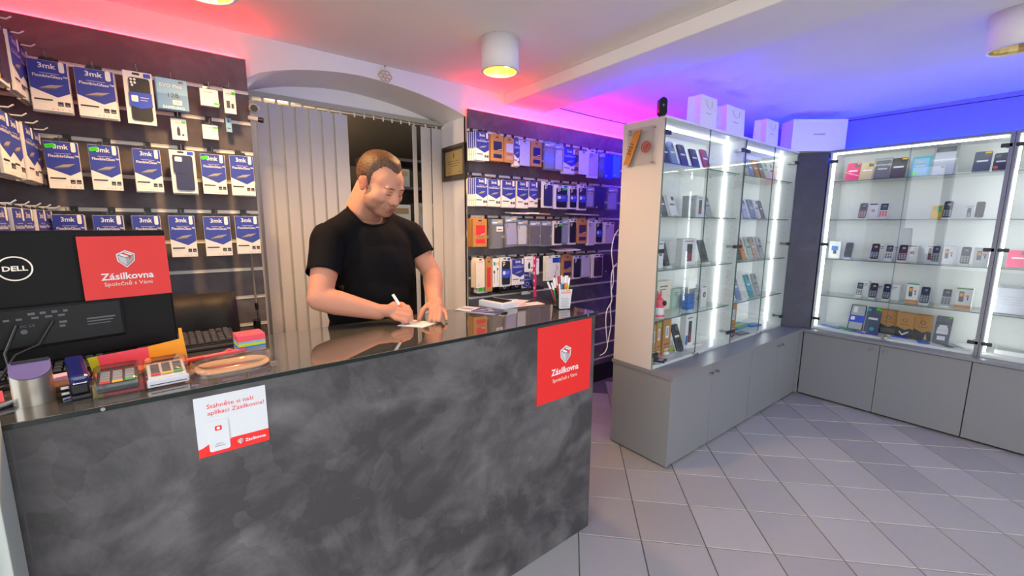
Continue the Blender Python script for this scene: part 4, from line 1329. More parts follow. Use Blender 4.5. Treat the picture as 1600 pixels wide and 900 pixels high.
REDP = pm('red_poster', '#e2231f', 0.45, 0, 0.02, 30)
EMB = pm('emblem_grey', '#c8c9cd', 0.5, 0, 0.02, 30)
EMB2 = pm('emblem_mid_grey', '#a3a5ab', 0.5, 0, 0.02, 30)


def emblem(q, cx, cz, s, e, face=EMB, side=EMB2, red=None):
    """Shield outline with a parcel inside; s is its width."""
    red = red or REDP
    W = C('white')
    sh = [(-.5, .34), (0, .60), (.5, .34), (.46, -.16), (0, -.62), (-.46, -.16)]
    q.flat([(cx + a * s, cz + b * s) for a, b in sh], e, W)
    k = .86
    q.flat([(cx + a * s * k, cz + b * s * k) for a, b in sh], e * 2, C('grey'))
    k = .80
    q.flat([(cx + a * s * k, cz + b * s * k) for a, b in [(-.5, .30), (0, .06), (0, -.60), (-.45, -.16)]], e * 3, face)
    q.flat([(cx + a * s * k, cz + b * s * k) for a, b in [(.5, .30), (0, .06), (0, -.60), (.45, -.16)]], e * 3, side)
    q.flat([(cx + a * s * k, cz + b * s * k) for a, b in [(-.48, .36), (0, .58), (.48, .36), (0, .12)]], e * 3, C('white'))
    q.flat([(cx + a * s * k, cz + b * s * k) for a, b in [(-.28, .46), (-.14, .53), (.34, .29), (.34, .05), (.2, -.02), (.2, .22)]], e * 4, red)


def poster_red(parent, name, loc, rot, w_, h, es, label=None):
    q = MB().box(0, w_, -0.0012, 0, -h, 0, REDP)
    o = q.build(name, parent, loc, rot)
    q = MB()
    e = -0.0006
    q.text('Z\u00e1silkovna', w_ * .5, -h * .66 if es == 1 else -h * .70, w_ * .118 if es == 1 else w_ * .14, -0.0012 + e, C('white'), 'CENTER', 0.022)
    q.text('Spole\u010dn\u011b s V\u00e1mi', w_ * .5, -h * .755 if es == 1 else -h * .80, w_ * .068 if es == 1 else w_ * .082, -0.0012 + e, C('cream'), 'CENTER', 0.0)
    q.build('lettering', o)
    q = MB()
    q.M = Matrix.Translation((0, -0.0012, 0))
    emblem(q, w_ * .5, -h * (.415 if es == 1 else .37), w_ * (.20 if es == 1 else .215), e)
    q.build('emblem', o)
    if label:
        o['label'] = label
    return o


# poster near the right end of the counter
poster_red(counter, 'poster', (1.068 - 1.42, -0.0008, 1.040), (0, 0, 0), .325, .328, 1, 'square red poster with white parcel emblem')
# white flyer (its square code left blank)
q = MB().box(0, .149, -0.001, 0, -.151, 0, pm('flyer_paper', '#cdd0d6', 0.6, 0, 0.02, 30))
fl = q.build('flyer', counter, (-0.030 - 1.42, -0.0008, 1.037), (0, 0, 0))
fl['label'] = 'white and red flyer with a phone drawing'
q = MB()
e = -0.0016
q.flat([(0, -.151), (.149, -.151), (.149, -.118), (.068, -.118), (.066, -.1205), (.022, -.1205), (.010, -.127), (0, -.130)], e, REDP)
q.build('red_band', fl)
q = MB()
q.prism(rounded(.022, .064, -.142, -.064, .005, 3), e * 2, e * 1.05, C('label'))
q.rrect(.0232, .0628, -.1408, -.0652, e * 2.1, MATS['flyer_paper'], .004)
q.rrect(.036, .050, -.090, -.078, e * 2.3, REDP, .0025, 3)
q.disc(.043, -.084, .0038, e * 2.5, C('white'), 6)
q.text('aplikace', .043, -.125, .0045, e * 2.3, C('grey'), 'CENTER')
q.text('Z\u00e1silkovna', .043, -.131, .005, e * 2.3, C('grey'), 'CENTER')
q.build('phone_print', fl)
q = MB()
q.text('St\u00e1hn\u011bte si na\u0161i', .024, -.031, .0155, e, REDP)
q.text('aplikaci Z\u00e1silkovna!', .024, -.048, .0155, e, REDP)
q.text('Z\u00e1silkovna', .096, -.137, .0105, e * 1.8, C('white'), 'LEFT', 0.02)
emblem(q, .086, -.133, .012, e * 1.2)
q.build('lettering', fl)

# ------------------------------------------------------------------ monitor
MA = radians(14)
mon = thing('computer_monitor', 'black computer monitor seen from the back with a red sticker', 'monitor', (-0.056, 1.60, 1.094), MA)
tilt = radians(-3)
q = MB()
q.M = Matrix.Rotation(tilt, 4, 'X')
MONP = pm('monitor_black_plastic', '#0b0b0e', 0.5, 0, 0.08, 50, spec=0.2)
q.box(-.56, 0, 0, .022, 0, .335, MONP, .006)
q.build('rear_shell', mon)
q = MB()
q.M = Matrix.Rotation(tilt, 4, 'X')
q.box(-.553, -.007, .0225, .026, .02, .325, pm('monitor_screen', '#0b0b10', 0.1), .001)
q.build('screen', mon)
q = MB()
q.M = Matrix.Rotation(tilt, 4, 'X')
q.box(-.45, -.115, -.022, 0, .045, .150, pm('monitor_rear_hump', '#101014', 0.42, 0, 0.08, 50, spec=0.25), .008)
q.build('rear_hump', mon)
q = MB()
q.M = Matrix.Rotation(tilt, 4, 'X')
LG = pm('printed_label_grey', '#5c5d63', 0.5)
for k, (x, z, w_, hh) in enumerate(((-.29, .128, .012, .006), (-.27, .128, .01, .006), (-.25, .128, .01, .006), (-.23, .128, .008, .006), (-.33, .118, .01, .005), (-.31, .118, .01, .005), (-.285, .118, .012, .005), (-.262, .118, .012, .005),
                                    (-.24, .118, .012, .005), (-.19, .101, .055, .004), (-.19, .094, .05, .003), (-.19, .087, .045, .002), (-.24, .1, .014, .006), (-.24, .09, .01, .006), (-.42, .09, .06, .002), (-.42, .084, .05, .002))):
    q.rect(x, x + w_, z, z + hh, -.0226, LG)
q.text('FC CE', -.305, .099, .009, -.0226, LG)
q.disc(-.30, .089, .006, -.0226, LG, 10)
q.build('printed_labels', mon)
q = MB()
q.M = Matrix.Rotation(tilt, 4, 'X') @ Matrix.Translation((-.297, -.0006, .243))
ring_o = [(0.030 * cos(2 * pi * i / 36), 0.030 * sin(2 * pi * i / 36)) for i in range(36)]
for i in range(36):
    a, b = ring_o[i], ring_o[(i + 1) % 36]
    q.add([(a[0], 0, a[1]), (b[0], 0, b[1]), (b[0] * .9, 0, b[1] * .9), (a[0] * .9, 0, a[1] * .9)], [(0, 3, 2, 1) if False else (0, 1, 2, 3)], pm('badge_silver', '#c9c2b4', 0.3, 0.4))
q.text('DELL', 0, -.0055, .0165, 0, MATS['badge_silver'], 'CENTER', 0.03, 1.12)
q.build('badge', mon)
q = MB()
poster = poster_red(mon, 'sticker', (-.187, -.0008, .318), (tilt, 0, 0), .182, .168, 2, 'red sticker with white parcel emblem')
q = MB()
q.cyl((-.28, .045, .16), (-.28, .065, -.02), .018, MONP)
q.box(-.31, -.25, .055, .085, -.022, .03, MONP, .005)
q.build('stand_neck', mon)
MB().box(-.37, -.19, .045, .13, -.029, -.021, MONP, .004).build('stand_base', mon)
q = MB().tube([(-.31, -.03, .11), (-.335, -.05, .05), (-.33, -.06, -.02), (-.37, -.10, -.022)], .0036, BLACKPL, 8)
q.tube([(-.25, -.028, .11), (-.28, -.05, .06), (-.32, -.06, .045), (-.35, -.09, 0.0), (-.42, -.12, -.022)], .003, BLACKPL, 8)
q.build('monitor_cable', mon)

# ------------------------------------------------------------------ office chair
LEA = pm('black_leather', '#131216', 0.55, 0, 0.12, 60, bump=0.06, spec=0.35)
ch = thing('office_chair', 'black leather office chair behind the counter', 'chair', (-0.085, 2.06, 0), radians(-4))
q = MB()
prof = rounded(-.225, .225, .52, 1.165, .05, 5)
bm = bmesh.new()
bmesh.ops.create_cube(bm, size=1)
bmesh.ops.subdivide_edges(bm, edges=bm.edges[:], cuts=14, use_grid_fill=True)
for v in bm.verts:
    x, y, z = v.co.x * 2, v.co.y * 2, v.co.z * 2
    X = x * .225
    Z = .84 + z * .325
    edge = max(0, 1 - abs(x) ** 6) ** .4 * max(0, 1 - abs(z) ** 8) ** .4
    Y = y * (.018 + .035 * edge)
    Y -= .010 * abs(cos(x * pi * 1.5)) ** .5 * edge * (1 if y < 0 else 0)
    Y += .03 * z * z
    v.co = Vector((X * (1 - .06 * max(0, z)), Y, Z))
q.bm(bm, LEA, True)
q.build('backrest', ch)
q = MB().box(-.24, .24, -.30, .16, .44, .53, LEA, .03)
q.build('seat', ch)
for s in (-1, 1):
    MB().tube([(s * .26, .10, .50), (s * .29, .08, .68), (s * .29, -.12, .69), (s * .26, -.18, .50)], .016, BLACKPL, 8).build('armrest', ch)
MB().cyl((0, -.05, .1), (0, -.05, .44), .028, CHROME).build('gas_column', ch)
for k in range(5):
    a = 2 * pi * k / 5 + .3
    o = MB().tube([(0, -.05, .11), (.15 * cos(a), -.05 + .15 * sin(a), .09), (.29 * cos(a), -.05 + .29 * sin(a), .065)], .018, BLACKPL, 8).build('base_leg', ch)
    MB().ball((.29 * cos(a), -.05 + .29 * sin(a), .027), (.027, .027, .027), BLACKPL, 1).build('caster', o)

# ------------------------------------------------------------------ things on the counter top
def keyboard(name, loc, rz, nx, label, rows=6):
    t = thing(name, label, 'keyboard', loc, rz)
    L = nx * .0185 + .02
    W = rows * .0205 + .022
    q = MB()
    q.add([(0, 0, 0), (L, 0, 0), (L, W, 0), (0, W, 0), (0, 0, .012), (L, 0, .012), (L, W, .026), (0, W, .026)],
          [(0, 3, 2, 1), (4, 5, 6, 7), (0, 1, 5, 4), (1, 2, 6, 5), (2, 3, 7, 6), (3, 0, 4, 7)], BLACKPL)
    q.build('case', t)
    km = MB()
    km.add([(-.008, -.0085, 0), (.008, -.0085, 0), (.008, .0085, 0), (-.008, .0085, 0), (-.006, -.006, .007), (.006, -.006, .007), (.006, .0065, .007), (-.006, .0065, .007)],
           [(4, 5, 6, 7), (0, 1, 5, 4), (1, 2, 6, 5), (2, 3, 7, 6), (3, 0, 4, 7)], pm('key_cap_brown_grey', '#4a4340', 0.45, 0, 0.08, 60))
    me = km.mesh('key')
    for j in range(rows):
        for i in range(nx):
            if (i + j * 2) % 19 == 18:
                continue
            link('key', me, t, (.019 + i * .0185, .022 + j * .0205, .0125 + .014 * (.022 + j * .0205) / W + .001))
    MB().box(.002, L - .002, -.022, -.001, 0, .010, DARKPL, .003).build('palm_edge', t)
    return t


keyboard('computer_keyboard', (-0.15, 1.562, CT + .0005), radians(3), 12, 'black keyboard with its right end showing beside the orange note holder')
keyboard('computer_keyboard', (-0.44, 1.455, CT + .0005), radians(5), 13, 'black keyboard at the foot of the monitor behind the stapler', 4)

t = thing('note_holder', 'folded neon lime, pink and orange sticky note card standing open', 'sticky notes', (-0.222, 1.432, CT + .001), radians(12))
q = MB()
q.prism([(0, 0), (.022, 0), (.014, .052), (-.008, .052)], 0, .002, C('lime'))
q.build('lime_flap', t)
MB().prism([(.015, 0), (.108, 0), (.108, .056), (.010, .053)], -.0025, -.0003, C('coral')).build('pink_flap', t)
MB().prism([(.108, 0), (.190, .002), (.183, .094), (.176, .094), (.176, .064), (.108, .056)], -.0025, -.0003, C('amber')).build('orange_flap', t)
MB().box(0, .18, -.055, -.003, 0, .012, C('tagorange'), .002).build('note_pad', t)

t = thing('sticky_note_cube', 'cube of pink, blue and green sticky notes behind the clear case', 'sticky notes', (0.085, 1.452, CT + .0005), radians(6))
z = 0
for nm, ck, hh in (('orange_pad', 'skin', .006), ('grey_pad', 'steel', .008), ('blue_pad', 'azure', .004), ('green_pad', 'lime', .009), ('sky_pad', 'sky', .006), ('pink_pad', 'coral', .018)):
    MB().box(0, .072, 0, .072, z, z + hh, pm('pad_' + nm, PAL[ck], 0.7, 0, 0.05, 200)).build(nm, t)
    z += hh

q = MB().tube([(0, 0, 0), (.10, .02, .001), (.135, .028, 0)], .0075, C('coral'), 8).tube([(.085, .018, .007), (.095, .02, .012), (.11, .023, .006)], .003, C('coral'), 6)
o = q.build('highlighter_pen', None, (-.035, 1.425, CT + .008), (0, 0, 0))
tag(o, 'neon pink highlighter lying behind the clear case', 'highlighter')
MB().tube([(-.008, -.002, 0), (.0, 0, 0)], .0085, C('red'), 8).tube([(0, 0, 0), (.035, .007, 0)], .0088, C('red'), 8).build('cap', o)

# clear plastic case
t = thing('plastic_case', 'empty clear plastic case with rounded ends near the flyer', 'clear case', (0.062, 1.335, CT), radians(3))
CASEPL = glassy('blister_plastic', '#f6ece2', 1.45, 0.08, 0.05, 0.01)
out_ = rounded(-.095, .095, -.072, .072, .055, 8)
inn = rounded(-.075, .078, -.052, .052, .045, 8)
q = MB()
n = len(out_)
v = [(p[0], p[1], .0) for p in out_] + [(p[0] * .97, p[1] * .97, .018) for p in out_] + [(p[0], p[1], .019) for p in inn] + [(p[0] * .96, p[1] * .96, .011) for p in inn]
f = []
for k in range(3):
    f += [(k * n + i, k * n + (i + 1) % n, (k + 1) * n + (i + 1) % n, (k + 1) * n + i) for i in range(n)]
f.append([3 * n + i for i in range(n)])
q.add(v, f, CASEPL, True)
q.build('lid', t)
q = MB().prism(rounded(-.084, .084, -.062, .062, .050, 6), 0, .003, pm('kraft_insert', '#c9ae92', 0.8, 0, 0.10, 25))
q.M = Matrix.Identity(4)
o = q.build('card_insert', t, (0, 0, .006), (-pi / 2, 0, 0))
for x in (-.07, .085):
    MB().box(x - .008, x + .008, -.078, -.07, .0, .016, CASEPL, .002).build('latch', t)


# payment terminals in clear covers
def terminal(loc, rz, label, white):
    t = thing('payment_terminal', label, 'card terminal', loc, rz)
    sl_ = Matrix.Translation((0, 0, .006)) @ Matrix.Rotation(radians(12), 4, 'X')
    body = pm('terminal_white', '#c9cbd6', 0.35) if white else pm('terminal_dark', '#3a3c46', 0.4)
    q = MB()
    q.M = sl_
    q.box(-.036, .036, 0, .078, 0, .020, DARKPL if not white else pm('terminal_pale', '#d8d3cb', 0.4), .005)
    q.build('body', t)
    if white:
        q = MB().box(-.039, .039, -.012, -.001, .004, .022, body, .003).box(-.034, .034, -.0126, -.012, .009, .011, BLACKPL)
        q.build('card_slot', t)
    keym = {}
    for j in range(5):
        for i in range(3):
            ck = {(0, 0): 'red', (0, 1): 'tagyellow', (0, 2): 'leaf'}.get((j, i), 'silver' if not white else 'grey')
            q = MB()
            q.M = sl_
            x = -.021 + .021 * i
            y = .010 + .0125 * j
            if ck in ('red', 'tagyellow', 'leaf'):
                q.box(x - .009, x + .009, y - .004, y + .004, .022, .0245, C(ck), .0008)
            else:
                for k in (-1, 0, 1):
                    q.box(x - .008, x + .008, y - .0022 + .0033 * k - .0009, y - .0022 + .0033 * k + .0009, .022, .0238, C(ck))
            q.build('key', t)
    q = MB()
    q.M = sl_
    q.box(-.030, .030, .074, .083, .022, .0225, pm('terminal_display', '#20242c', 0.2))
    q.build('display', t)
    q = MB()
    q.M = sl_
    o_ = rounded(-.043, .043, -.008, .095, .012, 4)
    n = len(o_)
    v = [(a, b, -.004) for a, b in o_] + [(a * .97, .043 + (b - .043) * .97, .026) for a, b in o_] + [(a * .9, .043 + (b - .043) * .92, .029) for a, b in o_]
    f = [(i, (i + 1) % n, n + (i + 1) % n, n + i) for i in range(n)] + [(n + i, n + (i + 1) % n, 2 * n + (i + 1) % n, 2 * n + i) for i in range(n)] + [[2 * n + i for i in range(n)]]
    q.add(v, f, CLEARPL, True)
    q.build('clear_cover', t)
    return t


terminal((-0.160, 1.259, CT), radians(4), 'dark card terminal in a clear cover beside the stapler', False)
terminal((-0.072, 1.264, CT), radians(6), 'pale card terminal in a clear cover beside the clear case', True)
q = MB().ball((0, 0, .014), (.011, .011, .014), C('tagorange'), 2).ball((.001, -.004, .032), (.010, .010, .010), C('amber'), 2)
q.ball((.002, .002, .046), (.008, .008, .009), C('tagorange'), 2)
o = q.build('orange_figurine', None, (-.112, 1.335, CT))
tag(o, 'tiny orange figure standing between the two card terminals', 'figurine')
MB().cyl((-.001, -.012, .005), (-.001, -.012, .012), .006, C('coral'), n=8).build('foot', o)

# silver half drum with violet sloping face
t = thing('silver_speaker', 'silver drum shaped stand with a sloping violet top', 'speaker', (-0.299, 1.312, CT), radians(10))
t.scale = (.86, .86, .93)
SILV = pm('satin_silver', '#b9b3a8', 0.28, 0.75, 0.05, 30)
q = MB()
n = 28
pts = [(-.036 * cos(pi * i / n) , -.036 * sin(pi * i / n) * 1.0) for i in range(n + 1)] + [(.036, .03), (-.036, .03)]
m = len(pts)
def topz(y):
    return .062 + (y + .036) * .42
v = [(a, b, 0) for a, b in pts] + [(a, b, topz(b)) for a, b in pts]
q.add(v, [(i, (i + 1) % m, m + (i + 1) % m, m + i) for i in range(m)], SILV, True)
q.add(v, [list(range(m - 1, -1, -1))], SILV)
q.build('drum', t)
q = MB()
v = [(a * .99, b * .99, topz(b) + .0005) for a, b in pts] + [(a * .99, b * .99, topz(b) + .0025) for a, b in pts]
q.add(v, [[m + i for i in range(m)]] + [(i, (i + 1) % m, m + (i + 1) % m, m + i) for i in range(m)], pm('violet_grey_face', '#625a94', 0.4, 0, 0.04, 30))
q.build('sloping_face', t)
q = MB().box(-.03, .034, .024, .029, .090, .096, DARKPL, .001)
q.build('rear_lip', t)

# stapler
t = thing('stapler', 'dark blue stapler standing beside the dark card terminal', 'stapler', (-0.224, 1.288, CT), radians(12))
q = MB().box(-.016, .016, -.02, .10, 0, .010, BLACKPL, .003).box(-.014, .014, -.012, .02, .010, .034, BLACKPL, .004)
q.build('base', t)
q = MB()
q.M = Matrix.Translation((0, 0, .034)) @ Matrix.Rotation(radians(10), 4, 'X')
q.box(-.016, .016, -.02, .105, 0, .024, pm('navy_gloss', '#1c2263', 0.2, 0, 0.05, 40, coat=0.4), .008)
q.build('arm', t)
q = MB()
q.M = Matrix.Translation((0, 0, .034)) @ Matrix.Rotation(radians(10), 4, 'X')
q.cyl((-.009, -.0215, .008), (.009, -.0215, .008), .0022, CHROME, n=8).ball((-.009, -.0215, .008), .003, CHROME, 1).ball((.009, -.0215, .008), .003, CHROME, 1)
q.build('staple_bar', t)

# odds and ends between
q = MB().box(-.03, .03, -.025, .025, 0, .012, pm('brown_wallet', '#6b4426', 0.6, 0, 0.1, 40), .003)
o = q.build('brown_wallet', None, (-.262, 1.385, CT), (0, 0, .2))
tag(o, 'small brown leather piece lying behind the silver drum', 'wallet')
MB().box(-.012, .014, -.027, -.023, .003, .010, CHROME, .001).build('clasp', o)
q = MB().prism([(-.03, 0), (.035, 0), (.03, .012), (-.025, .010)], -.01, .025, pm('pale_pink_eraser', '#d9a6b4', 0.6), )
o = q.build('folded_note', None, (-.262, 1.42, CT + .012), (0, 0, .25))
tag(o, 'pale pink folded note lying on the brown leather piece', 'note')
q = MB().box(-.02, .02, -.02, .02, 0, .006, C('amber'), .001).box(.012, .02, -.0205, .02, .0, .0065, C('coral'))
o = q.build('sticky_pad', None, (-.375, 1.36, CT), (radians(50), 0, .3))
o = tag(o, 'yellow sticky pad leaning behind the silver drum at the counter edge', 'sticky notes')
q = MB().tube([(0, 0, 0), (.012, .01, .0), (.02, .0, .0), (.03, .008, .0), (.018, .016, 0), (.008, .004, 0)], .0022, C('lilac'), 6)
o = q.build('paper_clip', None, (-.252, 1.285, CT + .0025))
tag(o, 'lilac plastic clip lying at the foot of the silver drum', 'clip')
q = MB().tube([(0, 0, 0), (.05, .045, .003)], .006, ALU, 8)
o = q.build('metal_pen', None, (-.36, 1.285, CT + .006))
tag(o, 'grey metal pen lying beside the silver drum at the counter edge', 'pen')

# writing slip
q = MB()
pp = [(-.045, .0), (.02, -.085), (.10, -.05), (.045, .055)]
q.M = Matrix.Identity(4)
v = [(a, b, .0004) for a, b in pp] + [(a, b, .0016) for a, b in pp]
q.add(v, [(0, 3, 2, 1), (4, 5, 6, 7), (0, 1, 5, 4), (1, 2, 6, 5), (2, 3, 7, 6), (3, 0, 4, 7)], C('white'))
o = q.build('paper_slip', None, (0.645, 1.51, CT))
tag(o, 'white paper slip being written on under the hands', 'paper')
q = MB()
for k in range(4):
    a, b = -.02 + .014 * k, -.005 - .012 * k
    q.add([(a, b, .0019), (a + .05, b + .035, .0019), (a + .052, b + .032, .0019), (a + .002, b - .003, .0019)], [(0, 3, 2, 1)], C('lilac'))
q.build('printed_lines', o)

# brochure, phone box, papers
q = MB().box(0, .145, 0, .085, 0, .004, C('white'), .0008)
o = q.build('brochure', None, (0.918, 1.636, CT + .0004), (0, 0, radians(-61.5)))
o.scale = (1.42, 1.1, 1)
tag(o, 'white and navy brochure lying open on the counter before the phone box', 'brochure')
MB().box(.062, .147, -.002, .083, .0042, .0062, pm('brochure_navy', '#2c2a72', 0.35)).build('navy_page', o)
q = MB()
for a, b in ((.078, .03), (.108, .028), (.09, .055)):
    q.box(a, a + .018, b, b + .018, .0062, .0066, C('silver'))
q.box(.072, .12, .008, .013, .0062, .0066, C('lilac'))
q.box(.008, .05, .03, .05, .0041, .0044, C('steel'))
q.build('printed_pictures', o)
t = thing('phone_box', 'open white phone box holding a dark phone on the counter', 'phone box', (1.135, 1.600, CT), radians(101))
q = MB().box(-.078, .078, -.052, .052, 0, .028, C('white'), .002)
q.build('box', t)
MB().box(-.074, .074, -.048, .048, .028, .0295, C('paper')).build('inner_tray', t)
MB().box(-.064, .064, -.030, .034, .0297, .033, pm('dark_phone_glass', '#1b1518', 0.08), .0015).build('phone', t)
RP = pm('pale_pink_leaflet', '#e2cfd4', 0.6, 0, 0.03, 30)
for i, (x, y, a, lb) in enumerate(((1.245, 1.60, 30, 'pale leaflet lying behind the open phone box'), (1.265, 1.545, -8, 'pale leaflet fanned out beside the pen cup'), (1.25, 1.635, 60, 'pale leaflet lowest of the fan behind the phone box'))):
    q = MB().box(-.085, .085, -.035, .035, 0, .0018, RP)
    o = q.build('leaflet', None, (x, y, CT + .0004 + .002 * (2 - i)), (0, 0, radians(a)))
    tag(o, lb, 'leaflet', 'leaflets beside the phone box')
    q = MB().box(-.07, .0, -.02, .02, .0018, .0021, pm('leaflet_print', '#c9a9b4', 0.6))
    q.build('print', o)
q = MB().tube([(0, 0, 0), (.02, -.01, .0), (.035, .0, .0), (.02, .012, .0), (.012, 0, 0)], .003, BLACKPL, 6)
o = q.build('key_ring', None, (1.045, 1.452, CT + .003))
tag(o, 'small black key ring at the corner of the navy brochure', 'key ring')

# pen cup with pens
t = thing('pen_cup', 'black wire pen cup with a white card label at the counter corner', 'pen cup', (1.355, 1.40, CT), radians(-20))
q = MB()
HB = .074
def sq(r, z, k=10):
    return [(a, b, z) for a, b in rounded(-r, r, -r, r, r * .35, 2)]
n = len(sq(.03, 0))
q.add(sq(.031, 0) + sq(.032, .003), [(i, (i + 1) % n, n + (i + 1) % n, n + i) for i in range(n)] + [list(range(n))], BLACKPL)
q.build('base', t)
mesh_ = MB()
for k in range(20):
    a = rounded(-.031, .031, -.031, .031, .011, 4)
    p0 = a[k % len(a)]
    p1 = (p0[0] * 1.2, p0[1] * 1.2)
    mesh_.cyl((p0[0], p0[1], .002), (p1[0], p1[1], HB), .0011, BLACKPL, n=5)
for k in range(1, 9):
    s_ = 1 + .2 * k / 8
    r_ = [(p[0] * s_, p[1] * s_, HB * k / 8) for p in rounded(-.031, .031, -.031, .031, .011, 3)]
    mesh_.tube(r_ + [r_[0]], .0011 if k < 8 else .0026, BLACKPL, 5)
o = mesh_.build('wire_mesh', t)
q = MB()
q.M = Matrix.Translation((0, -.0395, 0)) @ Matrix.Rotation(radians(4), 4, 'X')
q.prism([(-.027, .004), (.027, .004), (.031, .064), (.032, .070), (.034, .094), (-.032, .094), (-.031, .068)], -.0012, 0, pm('cup_label_card', '#cfccd0', 0.6, 0, 0.03, 40))
q.build('card_label', t)
q = MB()
q.M = Matrix.Translation((0, -.0395, 0)) @ Matrix.Rotation(radians(4), 4, 'X')
for k in range(6):
    q.rect(-.02, .02 - .006 * (k % 2), .012 + .008 * k, .0136 + .008 * k, -.0018, C('grey'))
q.rect(-.022, .022, .085, .089, -.0018, C('silver'))
q.rect(.004, .022, .0852, .089, -.0021, C('red'))
q.rect(-.022, .026, .076, .081, -.0018, C('tagorange'))
q.build('label_print', t)
MB().box(-.037, .037, -.0445, -.041, .066, .071, BLACKPL, .001).build('front_rim', t)
pens = [('pink', -.024, -.012, -.5, .15, 'rose'), ('green', -.02, -.016, -.34, .14, 'leaf'), ('black', -.014, -.016, -.26, .15, 'ink'), ('orange', -.016, -.004, -.20, .16, 'orange'),
        ('red', -.008, .004, -.16, .155, 'red'), ('white', -.004, -.006, -.06, .165, 'paper'), ('teal', .004, .0, .0, .168, 'teal'), ('blue', .010, .006, .05, .160, 'royal'),
        ('tangerine', .016, -.002, .10, .168, 'tagorange'), ('yellow', .021, .004, .14, .168, 'tagyellow'), ('lime', .024, -.004, .22, .158, 'lime'), ('grey', .0, .014, -.12, .165, 'silver')]
cr, sr = cos(radians(-20)), sin(radians(-20))
for nm, px, py, lean, L, ck in pens:
    L *= .84
    b0 = Vector((1.355 + (px * cr - py * sr) * .8, 1.40 + (px * sr + py * cr) * .8, CT + .006))
    dv = Vector((lean * cr * .8 + .06 * py / .02, lean * sr * .8 + .03, 1)).normalized()
    q = MB().cyl((0, 0, 0), tuple(dv * L), .0042, C(ck), n=8)
    o = q.build('ballpoint_pen', None, tuple(b0))
    tag(o, f'{nm} pen standing in the wire pen cup', 'pen', 'pens in the wire cup')
    MB().cyl(tuple(dv * (L - .03)), tuple(dv * (L + .004)), .0047, C('white' if ck not in ('paper', 'silver') else 'rose'), n=8).build('cap', o)

# ================================================================== man behind the counter
def ring_cap(bm, p0, p1, r0, r1, n=14, m=4, flat=1.0, fdir=None):
    """Tapered capsule between two joints added to bm; flat squeezes it along fdir."""
    p0, p1 = Vector(p0), Vector(p1)
    ax = (p1 - p0).normalized()
    if fdir is None:
        u = ax.orthogonal().normalized()
    else:
        u = Vector(fdir)
        u = (u - ax * u.dot(ax)).normalized()
    w = ax.cross(u)
    rings = []
    for k in range(m + 1):
        a = -pi / 2 + (pi / 2) * k / m
        rings.append((p0 + ax * r0 * sin(a), r0 * cos(a)))
    for k in range(m + 1):
        a = (pi / 2) * k / m
        rings.append((p1 + ax * r1 * sin(a), r1 * cos(a)))
    vs = []
    for c, r in rings:
        r = max(r, 1e-4)
        vs.append([bm.verts.new(c + (u * cos(2 * pi * i / n) * flat + w * sin(2 * pi * i / n)) * r) for i in range(n)])
    for a, b in zip(vs[:-1], vs[1:]):
        for i in range(n):
            bm.faces.new((a[i], a[(i + 1) % n], b[(i + 1) % n], b[i]))
    bm.faces.new(vs[0][::-1])
    bm.faces.new(vs[-1])


def ell(bm, c, r, M=None, sub=3):
    g_ = bmesh.ops.create_icosphere(bm, subdivisions=sub, radius=1)
    for v in g_['verts']:
        p = Vector((v.co.x * r[0], v.co.y * r[1], v.co.z * r[2]))
        if M:
            v.co = M @ (Vector(c) + p)
        else:
            v.co = Vector(c) + p


def fuse(bm, voxel, smooth_it, factor=.5):
    me = bpy.data.meshes.new('fuse')
    bm.to_mesh(me)
    bm.free()
    ob = bpy.data.objects.new('fuse', me)
    COL.objects.link(ob)
    r = ob.modifiers.new('remesh', 'REMESH')
    r.mode = 'VOXEL'
    r.voxel_size = voxel
    if smooth_it:
        s = ob.modifiers.new('smooth', 'SMOOTH')
        s.factor = factor
        s.iterations = smooth_it
    out = bpy.data.meshes.new_from_object(ob.evaluated_get(bpy.context.evaluated_depsgraph_get()))
    bpy.data.objects.remove(ob)
    bpy.data.meshes.remove(me)
    out.polygons.foreach_set('use_smooth', [True] * len(out.polygons))
    return out


HC = Vector((.638, 1.735, 1.606))
ya, pa = radians(23), radians(26)
HF = Vector((sin(ya) * cos(pa), -cos(ya) * cos(pa), -sin(pa)))
HU = Vector((sin(ya) * sin(pa), -cos(ya) * sin(pa), cos(pa)))
HL = HF.cross(HU) * -1
HS = 0.99
HM = Matrix(((HL.x, HF.x, HU.x, HC.x), (HL.y, HF.y, HU.y, HC.y), (HL.z, HF.z, HU.z, HC.z), (0, 0, 0, 1))) @ Matrix.Diagonal((HS * 1.06, HS * 1.05, HS, 1))


def H(x, y, z):
    return HM @ Vector((x, y, z))


RS, RE, RW = Vector((.438, 1.775, 1.385)), Vector((.362, 1.655, 1.172)), Vector((.556, 1.585, 1.110))
LS, LE, LW = Vector((.806, 1.85, 1.405)), Vector((.884, 1.775, 1.215)), Vector((.797, 1.59, 1.125))

bm = bmesh.new()
# head: skull, face, jaw and features in head space (x to his left, y forward, z up)
ell(bm, (0, -.016, .040), (.075, .094, .086), HM)
ell(bm, (0, .022, -.010), (.065, .070, .085), HM)
ell(bm, (0, .034, .036), (.063, .054, .056), HM)
ell(bm, (0, .022, -.060), (.065, .063, .054), HM)
ell(bm, (0, .050, -.084), (.044, .038, .032), HM)
ell(bm, (0, .070, -.096), (.024, .016, .016), HM)
for s in (-1, 1):
    ell(bm, (s * .038, .050, -.026), (.034, .031, .034), HM)
    ell(bm, (s * .045, .028, -.052), (.030, .042, .042), HM, 2)
    ell(bm, (s * .030, .0745, .000), (.019, .014, .013), HM, 2)
ring_cap(bm, H(-.034, .080, .020), H(.034, .080, .020), .013, .013, 12)
ell(bm, (0, .070, -.060), (.036, .027, .028), HM)
ring_cap(bm, H(0, .082, .016), H(0, .100, -.026), .0110, .0155, 12)
head1 = fuse(bm, .0036, 14)
